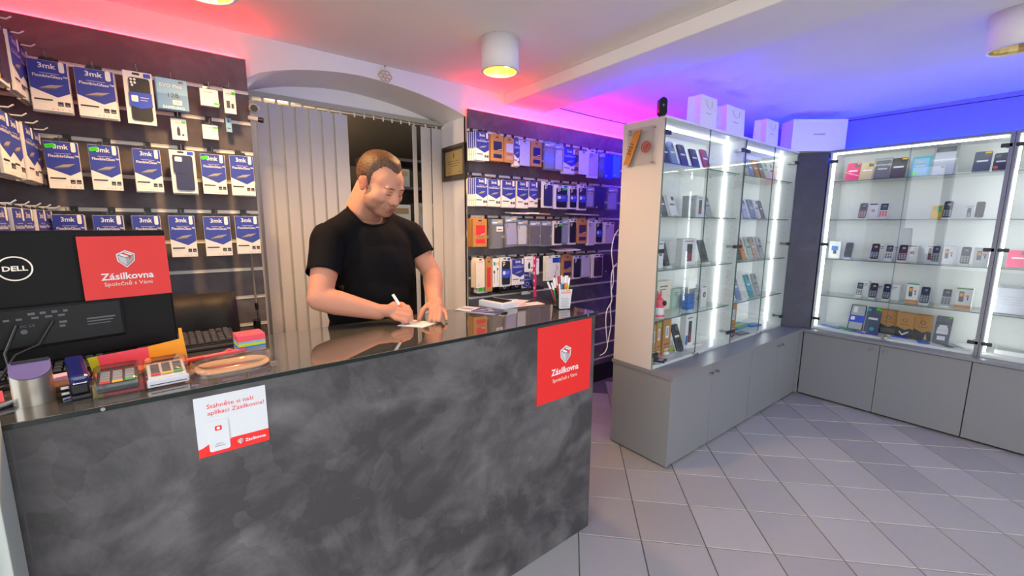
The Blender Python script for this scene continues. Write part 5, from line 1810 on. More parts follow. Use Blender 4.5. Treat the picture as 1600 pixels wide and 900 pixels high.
bm = bmesh.new()
bm.from_mesh(head1)
ell(bm, (0, .104, -.032), (.0140, .0125, .0115), HM, 2)
for s in (-1, 1):
    ell(bm, (s * .0140, .094, -.036), (.0100, .0125, .0090), HM, 2)
    ell(bm, (s * .076, -.008, -.004), (.0105, .018, .030), HM, 2)
    ell(bm, (s * .082, -.016, .008), (.0080, .014, .020), HM, 2)
    ell(bm, (s * .030, .0775, .002), (.0165, .0125, .0085), HM, 2)
ring_cap(bm, H(-.018, .0905, -.0605), H(.018, .0905, -.0605), .0062, .0062, 10)
ring_cap(bm, H(-.015, .0885, -.0710), H(.015, .0885, -.0710), .0078, .0078, 10)
head2 = fuse(bm, .0030, 3)
# neck, shoulders, trunk and arms
bm = bmesh.new()
NB = Vector((.606, 1.835, 1.505))
ring_cap(bm, H(0, -.020, -.045), NB, .062, .074, 18)
ring_cap(bm, H(0, -.050, -.010), NB + Vector((0, .025, .0)), .054, .076, 16)
ring_cap(bm, NB + Vector((0, .005, -.045)), RS + Vector((.03, .01, -.01)), .046, .046, 16)
ring_cap(bm, NB + Vector((0, .005, -.045)), LS + Vector((-.03, .0, -.01)), .046, .046, 16)
ell(bm, (.622, 1.85, 1.27), (.165, .105, .19))
ell(bm, (.612, 1.845, 1.02), (.155, .115, .17))


def arm(S, E, W, su, elb, fore, wr):
    ring_cap(bm, S, E, su, elb, 16)
    mid = E.lerp(W, .28)
    ring_cap(bm, E, mid, elb, fore, 16)
    ring_cap(bm, mid, W, fore, wr, 16)
    up = S.lerp(E, .55)
    ell(bm, up, (su * .94, su * .9, su * 1.3))


arm(RS, RE, RW, .054, .045, .048, .0315)
arm(LS, LE, LW, .052, .043, .046, .0315)
trunk = fuse(bm, .0050, 8)
bm = bmesh.new()
# right hand, closed round the pen
ring_cap(bm, RE.lerp(RW, .85), Vector((.600, 1.562, 1.112)), .031, .031, 14, 4, .80, (0, .5, .85))
for kn, mid, tip, r in (((.622, 1.556, 1.132), (.656, 1.535, 1.126), (.660, 1.517, 1.098), .0098),
                        ((.618, 1.540, 1.120), (.656, 1.515, 1.112), (.657, 1.506, 1.084), .0102),
                        ((.610, 1.528, 1.105), (.646, 1.501, 1.096), (.643, 1.506, 1.076), .0098),
                        ((.600, 1.522, 1.090), (.631, 1.497, 1.081), (.622, 1.508, 1.0735), .0088)):
    base = Vector((.588, 1.560, 1.108))
    ring_cap(bm, base, kn, .012, r * 1.12, 10)
    ring_cap(bm, kn, mid, r * 1.08, r, 10)
    ring_cap(bm, mid, tip, r, r * .82, 10)
ring_cap(bm, (.585, 1.572, 1.118), (.615, 1.575, 1.136), .016, .0125, 10)
ring_cap(bm, (.615, 1.575, 1.136), (.640, 1.556, 1.136), .0122, .0108, 10)
ring_cap(bm, (.640, 1.556, 1.136), (.660, 1.530, 1.116), .0108, .0088, 10)
# left hand, fingers spread flat to hold the slip
ring_cap(bm, LE.lerp(LW, .88), Vector((.782, 1.553, 1.112)), .031, .034, 14, 4, .74, (0, .45, .9))
ring_cap(bm, LW + Vector((.0, -.01, -.006)), Vector((.793, 1.560, 1.104)), .028, .028, 12, 4, .8, (0, .45, .9))
KN = [Vector((.752, 1.560, 1.118)), Vector((.756, 1.535, 1.112)), Vector((.772, 1.528, 1.110)), Vector((.790, 1.530, 1.107)), Vector((.806, 1.540, 1.102))]
TP = [Vector((.698, 1.528, 1.0735)), Vector((.722, 1.480, 1.0745)), Vector((.731, 1.457, 1.0745)), Vector((.747, 1.450, 1.0745)), Vector((.783, 1.456, 1.0735))]
for k, (a, b) in enumerate(zip(KN, TP)):
    r = (.0118, .0100, .0102, .0098, .0088)[k]
    m_ = a.lerp(b, .52) + Vector((.003 if k else -.004, .0, .010 if k else .006))
    base = Vector((.785, 1.568, 1.112)) if k else Vector((.772, 1.572, 1.114))
    ring_cap(bm, base, a, .014, r * 1.15, 10)
    ring_cap(bm, a, m_, r * 1.08, r, 10)
    ring_cap(bm, m_, b, r, r * .82, 10)
hands = fuse(bm, .0026, 3)
bm = bmesh.new()
for m__ in (head2, trunk, hands):
    bm.from_mesh(m__)
    bpy.data.meshes.remove(m__)
bpy.data.meshes.remove(head1)
bodyme = fuse(bm, .0030, 2)

# skin tint stored on the vertices: lips, stubble, ruddy ears and hands
inv = HM.inverted()
att = bodyme.color_attributes.new('skin_tone', 'FLOAT_COLOR', 'POINT')
base_c, lip_c, stub_c, red_c = [Vector(srgb(h)) for h in ('#cd937a', '#a05c4b', '#8f6754', '#c8765f')]
cols = []
def sstep(a, b, x):
    t_ = max(0, min(1, (x - a) / (b - a)))
    return t_ * t_ * (3 - 2 * t_)
for v in bodyme.vertices:
    p = inv @ v.co
    c = base_c.copy()
    if abs(p.x) < .12 and -.16 < p.z < .16 and abs(p.y) < .15:
        st = sstep(-.030, -.052, p.z) * sstep(-.02, .01, p.y) * (1 - sstep(.0, -.02, p.y))
        st = max(st, sstep(-.025, -.05, p.z) * sstep(.0, .03, p.y))
        st *= .75 + .25 * noise.noise(p * 260)
        c = c.lerp(stub_c, max(0, min(1, st * 1.0)))
        lp = max(0, 1 - ((p.x / .022) ** 2 + ((p.z + .0655) / .010) ** 2)) * (1 if p.y > .08 else 0)
        c = c.lerp(lip_c, min(1, lp * 1.2))
        er = sstep(.070, .080, abs(p.x)) * sstep(.05, .03, abs(p.z))
        c = c.lerp(red_c, er * .7)
        ns = max(0, 1 - (p.x ** 2 + (p.z + .034) ** 2) / .0005) * (1 if p.y > .1 else 0)
        c = c.lerp(red_c, ns * .5)
    else:
        c = c.lerp(red_c, .15 + .15 * noise.noise(v.co * 30))
    cols += [c.x, c.y, c.z, 1]
att.data.foreach_set('color', cols)
sk = bpy.data.materials.new('skin')
sk.use_nodes = True
nt = sk.node_tree
b_ = nt.nodes['Principled BSDF']
va = nt.nodes.new('ShaderNodeVertexColor')
va.layer_name = 'skin_tone'
nz = nt.nodes.new('ShaderNodeTexNoise')
nz.inputs['Scale'].default_value = 220
nz.inputs['Detail'].default_value = 4
tc = nt.nodes.new('ShaderNodeTexCoord')
nt.links.new(tc.outputs['Object'], nz.inputs['Vector'])
mxx = nt.nodes.new('ShaderNodeMix')
mxx.data_type = 'RGBA'
mxx.blend_type = 'MULTIPLY'
mxx.inputs['Factor'].default_value = .18
nt.links.new(va.outputs['Color'], mxx.inputs['A'])
nt.links.new(nz.outputs['Color'], mxx.inputs['B'])
nt.links.new(mxx.outputs['Result'], b_.inputs['Base Color'])
b_.inputs['Roughness'].default_value = .62
b_.inputs['Specular IOR Level'].default_value = .25
b_.inputs['Subsurface Weight'].default_value = .12
b_.inputs['Subsurface Radius'].default_value = (.012, .005, .003)
bp = nt.nodes.new('ShaderNodeBump')
bp.inputs['Strength'].default_value = .12
bp.inputs['Distance'].default_value = .002
nt.links.new(nz.outputs['Fac'], bp.inputs['Height'])
nt.links.new(bp.outputs['Normal'], b_.inputs['Normal'])
bodyme.materials.append(sk)
man = link('person', bodyme)
tag(man, 'short haired man in a black t-shirt bending over the counter and writing', 'person')

# hair: close cropped cap following the skull, reddish brown, tapering to the nape
HAIR = bpy.data.materials.new('short_hair')
HAIR.use_nodes = True
nt = HAIR.node_tree
b_ = nt.nodes['Principled BSDF']
tc = nt.nodes.new('ShaderNodeTexCoord')
mp = nt.nodes.new('ShaderNodeMapping')
mp.inputs['Scale'].default_value = (420, 420, 120)
nz = nt.nodes.new('ShaderNodeTexNoise')
nz.inputs['Scale'].default_value = 1.0
nz.inputs['Detail'].default_value = 5
nt.links.new(tc.outputs['Object'], mp.inputs['Vector'])
nt.links.new(mp.outputs['Vector'], nz.inputs['Vector'])
cr_ = nt.nodes.new('ShaderNodeValToRGB')
cr_.color_ramp.elements[0].position = .35
cr_.color_ramp.elements[0].color = (*srgb('#33200f'), 1)
cr_.color_ramp.elements[1].position = .68
cr_.color_ramp.elements[1].color = (*srgb('#6b4628'), 1)
nt.links.new(nz.outputs['Fac'], cr_.inputs['Fac'])
nt.links.new(cr_.outputs['Color'], b_.inputs['Base Color'])
b_.inputs['Roughness'].default_value = .55
bp = nt.nodes.new('ShaderNodeBump')
bp.inputs['Strength'].default_value = .5
bp.inputs['Distance'].default_value = .0025
nt.links.new(nz.outputs['Fac'], bp.inputs['Height'])
nt.links.new(bp.outputs['Normal'], b_.inputs['Normal'])
bm = bmesh.new()
bmesh.ops.create_icosphere(bm, subdivisions=6, radius=1)
kill = []
for v in bm.verts:
    d = v.co.copy()
    p = Vector((d.x * .0755, -.016 + d.y * .0945, .040 + d.z * .0865))
    # front of the skull is carried forward by the forehead
    if p.y > .0 and p.z > .0:
        p.y += .002
    yy, zz, xx = p.y, p.z, abs(p.x)
    front = .064 - .52 * xx - .010 * sstep(.015, .045, xx)
    yb = .013 + (front - .013) * sstep(.012, .062, zz)
    zl = -.050 if yy < -.035 else -.050 + .076 * sstep(-.035, -.022, yy)
    if yy > -.002:
        zl = .026 - .040 * sstep(-.002, .006, yy)
    edge_ = min(yb - yy, zz - zl)
    n_ = noise.noise(p * 420) * .0012 + noise.noise(p * 110) * .0008
    edge = edge_ + noise.noise(p * 220) * .004
    th_ = -.0060 + .0085 * sstep(-.008, .020, edge) + .0045 * sstep(.05, .115, zz)
    p += d * (th_ + n_ * sstep(-.004, .015, edge))
    v.co = p
    if edge < -.008:
        kill.append(v)
bmesh.ops.delete(bm, geom=kill, context='VERTS')
for v in bm.verts:
    v.co = HM @ v.co
hme = bpy.data.meshes.new('hair')
bm.to_mesh(hme)
bm.free()
hme.polygons.foreach_set('use_smooth', [True] * len(hme.polygons))
hme.materials.append(HAIR)
hair = link('hair', hme, man)
sd_ = hair.modifiers.new('thickness', 'SOLIDIFY')
sd_.thickness = .003
sd_.offset = -1
# eyebrows, lash lines of the lowered eyes, nostrils, mouth line
from mathutils.bvhtree import BVHTree
tree_ = BVHTree.FromPolygons([v.co.copy() for v in bodyme.vertices], [tuple(p.vertices) for p in bodyme.polygons])


def F(x, z, off=.0004):
    """Point on the face surface straight ahead of head-space (x, z)."""
    hit = tree_.ray_cast(H(x, .22, z), -HF)
    return hit[0] + HF * off if hit[0] is not None else H(x, .09, z)


BROW = pm('eyebrow_hair', '#4a3322', 0.95, 0, 0.15, 300)
DARKL = pm('lash_dark', '#3a2620', 0.6)
LIPL = pm('mouth_line', '#6e3a32', 0.6)


def on_face(pts, off, radii, mat, name, n=9):
    """A thin strand laid along the face through head-space (x, z) points."""
    out, rr = [], []
    for i in range(n + 1):
        u = i / n * (len(pts) - 1)
        k = min(int(u), len(pts) - 2)
        f = u - k
        out.append(F(pts[k][0] + (pts[k + 1][0] - pts[k][0]) * f, pts[k][1] + (pts[k + 1][1] - pts[k][1]) * f, off))
        rr.append(radii[0] + (radii[1] - radii[0]) * sin(pi * i / n))
    MB().tube(out, .001, mat, 6, rr).build(name, man)


for s in (-1, 1):
    on_face([(s * .014, .0190), (s * .026, .0225), (s * .036, .0225), (s * .046, .0175)], .0006, (.0010, .0022), BROW, 'eyebrow', 12)
    on_face([(s * .0165, -.0035), (s * .024, -.0062), (s * .033, -.0066), (s * .042, -.0036)], .0003, (.0006, .0013), DARKL, 'eyelashes')
    on_face([(s * .015, .0062), (s * .027, .0092), (s * .041, .0060)], -.0001, (.0005, .0008), pm('lid_crease', '#8a5844', 0.7), 'lid_crease')
    on_face([(s * .016, -.030), (s * .026, -.046), (s * .030, -.060)], -.0004, (.0004, .0008), MATS['lid_crease'], 'cheek_crease')
on_face([(-.022, -.0675), (-.010, -.0656), (0, -.0664), (.010, -.0656), (.022, -.0675)], .0001, (.0006, .0012), LIPL, 'mouth_line')

# t-shirt
bm = bmesh.new()
ring_cap(bm, NB + Vector((-.03, .010, -.045)), RS + Vector((.02, .012, .004)), .074, .066, 18)
ring_cap(bm, NB + Vector((.03, .010, -.045)), LS + Vector((-.02, .002, .004)), .074, .066, 18)
ell(bm, (.622, 1.845, 1.33), (.196, .126, .165))
ell(bm, (.624, 1.815, 1.24), (.185, .118, .20))
ell(bm, (.614, 1.828, 1.12), (.190, .140, .24))
ell(bm, (.612, 1.838, .98), (.184, .138, .16))
r1 = RS.lerp(RE, .66)
ring_cap(bm, RS, r1, .068, .066, 18, 3)
l1 = LS.lerp(LE, .60)
ring_cap(bm, LS, l1, .066, .062, 18, 3)
sme = fuse(bm, .0065, 16)
# cut the sleeves and the neckline clean, then add soft folds
bm = bmesh.new()
bm.from_mesh(sme)
def cut(co, no):
    bmesh.ops.bisect_plane(bm, geom=bm.verts[:] + bm.edges[:] + bm.faces[:], plane_co=co, plane_no=no, clear_outer=False)
ra = (RE - RS).normalized()
la = (LE - LS).normalized()
dead = []
for v in bm.verts:
    if (v.co - (RS.lerp(RE, .60))).dot(ra) > 0 and v.co.x < .47 and v.co.z < 1.33 and (v.co - RS.lerp(RE, .6)).length < .12:
        dead.append(v)
    elif (v.co - (LS.lerp(LE, .54))).dot(la) > 0 and v.co.x > .80 and (v.co - LS.lerp(LE, .54)).length < .11:
        dead.append(v)
neck_c = Vector((.616, 1.800, 1.527))
neck_n = Vector((.10, -.50, .86)).normalized()
for v in bm.verts:
    d = v.co - neck_c
    h__ = d.dot(neck_n)
    rr_ = (d - neck_n * h__).length
    if rr_ < .083 and h__ > -.05:
        dead.append(v)
bmesh.ops.delete(bm, geom=list(set(dead)), context='VERTS')
bm.normal_update()
# straighten the three open hems
for v in bm.verts:
    if v.is_boundary:
        for co, no, lim in ((RS.lerp(RE, .60), ra, .12), (LS.lerp(LE, .54), la, .11)):
            if (v.co - co).length < lim:
                v.co -= no * (v.co - co).dot(no)
        d = v.co - neck_c
        h__ = d.dot(neck_n)
        rad = d - neck_n * h__
        if rad.length < .11 and h__ > -.06:
            v.co = neck_c + neck_n * h__ + rad.normalized() * .084
for _ in range(3):
    bmesh.ops.smooth_vert(bm, verts=[v for v in bm.verts if not v.is_boundary and any(e.other_vert(v).is_boundary for e in v.link_edges)], factor=.5)
for v in bm.verts:
    p = v.co
    f1 = noise.noise(Vector((p.x * 7 + p.z * 5, p.y * 5, p.z * 4 - p.x * 3))) * .010
    f2 = noise.noise(Vector((p.x * 22 + p.z * 9, p.y * 14, p.z * 8))) * .0035
    v.co = p + v.normal * (f1 + f2)
ring = []
for v in bm.verts:
    if v.is_boundary:
        d = v.co - neck_c
        h__ = d.dot(neck_n)
        rad = d - neck_n * h__
        if rad.length < .11 and h__ > -.08:
            e1 = neck_n.cross(Vector((0, 1, 0))).normalized()
            e2 = neck_n.cross(e1)
            ring.append((math.atan2(rad.dot(e2), rad.dot(e1)), h__, v.index, v))
ring.sort(key=lambda t__: t__[0])
collar_pts = []
for i_, (th__, h__, _i, v) in enumerate(ring):
    nb = [ring[(i_ + k) % len(ring)][1] for k in range(-7, 8)]
    hs = sum(nb) / len(nb)
    pos = neck_c + neck_n * hs + (e1 * cos(th__) + e2 * sin(th__)) * .084
    v.co = pos
    collar_pts.append(pos)
bm.to_mesh(sme)
bm.free()
SHIRT = pm('black_jersey', '#0b0a0d', 0.85, 0, 0.12, 300, bump=0.06, spec=0.15)
sme.materials.clear()
sme.materials.append(SHIRT)
sme.polygons.foreach_set('use_smooth', [True] * len(sme.polygons))
shirt = link('t_shirt', sme, man)
s_ = shirt.modifiers.new('thickness', 'SOLIDIFY')
s_.thickness = .003
s_.offset = -1
if len(collar_pts) > 8:
    cp_ = collar_pts[::3]
    MB().tube(cp_ + cp_[:1], .0048, SHIRT, 8).build('collar', man)
# trousers and shoes, hidden behind the counter
bm = bmesh.new()
ell(bm, (.612, 1.85, .90), (.172, .128, .14))
for s in (-1, 1):
    hip = Vector((.612 + s * .09, 1.85, .88))
    kne = Vector((.612 + s * .11, 1.84, .49))
    ank = Vector((.612 + s * .12, 1.88, .10))
    ring_cap(bm, hip, kne, .095, .066, 16)
    ring_cap(bm, kne, ank, .064, .05, 16)
tme = fuse(bm, .012, 4)
tme.materials.append(pm('dark_denim', '#23283a', 0.8, 0, 0.1, 200))
link('trousers', tme, man)
for s in (-1, 1):
    bm = bmesh.new()
    ring_cap(bm, (.612 + s * .12, 1.90, .055), (.612 + s * .135, 1.74, .042), .05, .042, 14)
    me = fuse(bm, .010, 2)
    for v in me.vertices:
        v.co.z = max(.001, v.co.z)
    me.materials.append(BLACKPL)
    link('shoe', me, man)

# the pen he writes with
tip = Vector((.6555, 1.508, CT + .003))
tail = Vector((.606, 1.560, 1.178))
dv = (tail - tip).normalized()
o = MB().cyl(tuple(tip + dv * .012), tuple(tip + dv * .085), .0050, C('tagorange'), n=10).cyl(tuple(tip), tuple(tip + dv * .012), .0012, C('white'), .0045, n=10).build('ballpoint_pen', None)
tag(o, 'white and orange pen held in the writing hand', 'pen')
MB().cyl(tuple(tip + dv * .085), tuple(tail), .0056, C('white'), n=10).build('cap', o)

# ================================================================== base cabinets and worktop
WT = 0.58
def knob(parent, x, y, z, axis):
    dx, dy = axis
    q = MB()
    q.cyl((0, 0, 0), (dx * .014, dy * .014, 0), .005, CHROME, .0065, n=10).cyl((dx * .013, dy * .013, 0), (dx * .024, dy * .024, 0), .0105, CHROME, .0095, n=14)
    return q.build('knob', parent, (x, y, z))


def cabinet_a(x0, x1, xm, label, end):
    t = thing('base_cabinet', label, 'cabinet', (x0, 1.291, 0))
    L = x1 - x0
    e = .02 if end else 0
    q = MB().box(.0195 if end else 0, L, .024, .42, .018, WT - .024, GREYLAM)
    q.build('carcass', t)
    MB().box(.02, L, .03, .40, 0, .018, SHADOWGAP).build('plinth', t)
    if end:
        MB().box(0, .019, 0, .425, .012, WT - .022, GREYLAM, .001).build('end_panel', t)
    for a, b, kx in ((e + .002, xm - x0 - .0016, xm - x0 - .035), (xm - x0 + .0016, L - .0016, xm - x0 + .035)):
        o = MB().box(a, b, .002, .021, .014, WT - .026, GREYLAM, .0012).build('door', t)
        knob(o, kx, .002, .508, (0, -1))
    return t


cabinet_a(2.15, 3.193, 2.629, 'grey base cabinet with two doors beneath the plaque end display', True)
cabinet_a(3.195, 4.085, 3.668, 'grey base cabinet with two doors next to the inner corner', False)
MB().box(4.085, 4.105, 1.272, 1.30, .012, WT - .022, GREYLAM).build('filler_strip', bpy.data.objects['base_cabinet.001'], (-3.195, -1.291, 0))


def cabinet_b(y1, y0, ym, label):
    t = thing('base_cabinet', label, 'cabinet', (4.106, y1, 0), -pi / 2)
    L = y1 - y0
    MB().box(0, L, .024, .40, .018, WT - .024, GREYLAM).build('carcass', t)
    MB().box(0, L, .03, .40, 0, .018, SHADOWGAP).build('plinth', t)
    for a, b, kx in ((.002, y1 - ym - .0018, y1 - ym - .045), (y1 - ym + .0018, L - .0018, y1 - ym + .042)):
        o = MB().box(a, b, .002, .021, .018, WT - .028, GREYLAM, .0012).build('door', t)
        knob(o, kx, .002, .513, (0, -1))
    return t


cabinet_b(1.268, .287, .765, 'wide grey base cabinet with two doors along the far wall')
cabinet_b(.285, -.70, -.21, 'grey base cabinet farthest to the right beyond the door gap')
pts = [(2.142, 1.276), (4.091, 1.276), (4.091, -.72), (4.525, -.72), (4.525, 1.722), (2.142, 1.722)]
n = len(pts)
q = MB()
v = [(a, b, WT - .021) for a, b in pts] + [(a, b, WT) for a, b in pts]
q.add(v, [[n + i for i in range(n)], list(range(n - 1, -1, -1))] + [(i, (i + 1) % n, n + (i + 1) % n, n + i) for i in range(n)], GREYTOP)
o = q.build('worktop', None)
tag(o, 'grey L shaped worktop running over the base cabinets', 'worktop')

# ================================================================== glass display cabinets
SH = {1: 1.809, 2: 1.502, 3: 1.182, 4: .874, 5: .600}
DZ0, DZ1 = WT + .0005, 2.05
ENDLAM = pm('pale_end_laminate', '#c2bbb8', 0.4, 0, 0.02, 40)
LEDST = pm('led_profile', '#d8dad8', 0.4, 0.3)


def hinge(parent, x, y, z, d):
    """Glass door hinge: dark clamp on the glass, chrome arm on the side panel; d is the side of the panel."""
    q = MB().box(min(x, x + d * .05), max(x, x + d * .05), y - .012, y + .010, z - .011, z + .011, DARKPL, .002)
    o = q.build('hinge', parent)
    q = MB()
    xs = x + d * -.012
    q.box(xs - .006, xs + .006, y + .014, y + .075, z - .008, z + .008, CHROME, .002).cyl((xs, y + .05, z), (xs, y + .085, z), .013, CHROME, n=10)
    q.build('hinge_arm', o)
    return o


def display(name_label, loc, rz, L, D, first_white_end):
    """Cabinet in local space: x along the front 0..L, y into the depth 0..D, front glass at y=0."""
    t = thing('display_cabinet', name_label, 'display cabinet', loc, rz)
    z0, z1 = DZ0, DZ1
    th = .018
    MB().box(0, th, .006, D, z0, z1, ENDLAM if first_white_end and L == LA1 and rz == 0 else WHITELAM, .001).build('side_panel', t)
    q = MB().box(L - th, L, .006, D, z0, z1, WHITELAM, .001)
    o = q.build('side_panel', t)
    q = MB()
    for y in (.05, D - .06):
        for k in range(28):
            q.cyl((L - th - .0006, y, .72 + .045 * k), (L - th + .002, y, .72 + .045 * k), .0028, SHADOWGAP, n=6)
    q.build('shelf_pin_holes', o)
    MB().box(th, L - th, D - .012, D, z0, z1, WHITELAM).build('back_panel', t)
    MB().box(th, L - th, .006, D - .012, z1 - th, z1, WHITELAM).build('top_panel', t)
    MB().box(th, L - th, .006, D - .012, z0, z0 + th, WHITELAM).build('bottom_panel', t)
    for s in (1, 2, 3, 4):
        q = MB().box(th + .002, L - th - .002, .022, D - .016, SH[s] - .006, SH[s], SHELFG)
        o = q.build('glass_shelf', t)
        MB().box(th + .002, L - th - .002, .0212, .0220, SH[s] - .006, SH[s], GLASSEDGE).build('front_edge', o)
        q = MB()
        for x in (th + .004, L - th - .004):
            for y in (.06, D - .05):
                q.cyl((x, y, SH[s] - .012), (x, y, SH[s] - .0062), .005, CHROME, n=8)
        q.build('shelf_pins', o)
    # glass doors
    m = L / 2
    for a, b, d in ((.002, m - .0012, 1), (m + .0012, L - .002, -1)):
        q = MB().box(a, b, -.002, .003, z0 + .004, z1 - .012, GLASS)
        o = q.build('glass_door', t)
        q = MB().box(a, a + .0012, -.0021, .0031, z0 + .004, z1 - .012, GLASSEDGE).box(b - .0012, b, -.0021, .0031, z0 + .004, z1 - .012, GLASSEDGE)
        q.build('glass_edge', o)
        for z in (z1 - .085, 1.30, z0 + .09):
            x = .004 if d == 1 else L - .004
            q = MB().box(min(x, x + d * .052), max(x, x + d * .052), -.006, .008, z - .012, z + .012, DARKPL, .002)
            q.build('hinge', o)
            xs = x + d * .022
            q = MB().box(xs - .006, xs + .006, .010, .07, z - .007, z + .007, CHROME, .002).cyl((xs - d * .008, .055, z), (xs + d * .008, .055, z), .012, CHROME, n=10)
            q.build('hinge_arm', o)
    q = MB().box(m - .016, m + .016, -.014, .012, z0 + .006, z0 + .028, CHROME, .004).cyl((m, -.022, z0 + .018), (m, -.012, z0 + .018), .009, CHROME, n=12)
    q.build('lock', t)
    return t


def led(t, p0, p1, w_=.0075):
    """LED diffuser bar between two points, local space."""
    q = MB()
    x0, y0, z0 = [min(a, b) for a, b in zip(p0, p1)]
    x1, y1, z1 = [max(a, b) for a, b in zip(p0, p1)]
    q.box(x0 - (w_ / 2 if x1 - x0 < .02 else 0), x1 + (w_ / 2 if x1 - x0 < .02 else 0), y0 - w_ / 2, y1 + w_ / 2, z0 - (w_ / 2 if z1 - z0 < .02 else 0), z1 + (w_ / 2 if z1 - z0 < .02 else 0), LEDW)
    return q.build('led_strip', t)


LA1, LA2 = 3.125 - 2.15, 4.06 - 3.127
da1 = display('tall lit glass display cabinet carrying the award plaque on its white end', (2.15, 1.428, 0), 0, LA1, .288, True)
da2 = display('tall lit glass display cabinet beside the dark corner board', (3.127, 1.428, 0), 0, LA2, .288, False)
for t, L in ((da1, LA1), (da2, LA2)):
    led(t, (L - .024, .125, .61), (L - .024, .125, 2.02))
    led(t, (.03, .125, 2.026), (L - .03, .125, 2.026))
LB = 1.249 - .277
db1 = display('wide lit glass display cabinet of button phones against the blue wall', (4.19, 1.249, 0), -pi / 2, LB, .318, False)
db2 = display('lit glass display cabinet of tablets beyond the grey post', (4.19, .275, 0), -pi / 2, LB, .318, False)
for t in (db1, db2):
    led(t, (.026, .045, .61), (.026, .045, 2.02))
    led(t, (.03, .045, 2.026), (LB - .03, .045, 2.026))
    led(t, (LB - .026, .20, .61), (LB - .026, .20, 2.02), .006)
q = MB().box(LB - .020, LB, -.006, .006, DZ0, DZ1, GREYTOP, .001)
q.build('grey_post', db1)
q = MB().box(0, .012, -.006, .006, DZ0, DZ1, GREYTOP, .001)
q.build('grey_post', db2)
for t, L in ((db1, LB), (db2, LB), (da1, LA1), (da2, LA2)):
    MB().box(0, L, -.004, .006, DZ1 - .011, DZ1 + .002, GREYTOP if t in (db1, db2) else WHITELAM, .001).build('top_edge', t)
# dark board closing the corner
t = thing('corner_board', 'dark plaster board closing the corner between the two display runs', 'board', (4.063, 1.430, 0), math.atan2(1.252 - 1.430, 4.188 - 4.063))
MB().box(0.002, .214, 0.0, .018, WT + .001, 2.046, SLATLOW, .001).build('board', t)
ca, sa = cos(-t.rotation_euler.z), sin(-t.rotation_euler.z)
cp = [(4.066, 1.440), (4.194, 1.256), (4.505, 1.256), (4.505, 1.714), (4.066, 1.714)]
cp = [((a - 4.063) * ca - (b - 1.430) * sa, (a - 4.063) * sa + (b - 1.430) * ca) for a, b in cp]
MB().add([(a, b, 2.034) for a, b in cp] + [(a, b, 2.049) for a, b in cp], [(5, 6, 7, 8, 9), (4, 3, 2, 1, 0)] + [(i, (i + 1) % 5, 5 + (i + 1) % 5, 5 + i) for i in range(5)], WHITELAM).build('corner_top', t)
# blue LED lines lying on top of the display cabinets
o = MB().box(2.30, 4.30, 1.690, 1.702, 2.051, 2.062, LEDB).build('blue_led_strip', None)
tag(o, 'blue LED line lying behind the white bags on the display top', 'LED strip')
o = MB().box(4.488, 4.500, -.70, 1.66, 2.051, 2.062, LEDB).build('blue_led_strip', None)
tag(o, 'blue LED line lying on the cabinet top along the far wall', 'LED strip')

# ------------------------------------------------------------------ goods on the glass shelves
def price(q, kind, w_, h, y):
    k = {1: ('green', .018, .009), 3: ('tagyellow', .022, .010), 4: ('tagyellow', .030, .012), 5: ('tagorange', .022, .018)}[kind]
    if kind == 5:
        q.disc(-w_ * .28, h * .22, .011, y, C(k[0]), 10)
    else:
        q.rrect(w_ * .5 - k[1] - .004, w_ * .5 - .004, h * .97 - k[2], h * .97, y, C(k[0]), .004, 3)


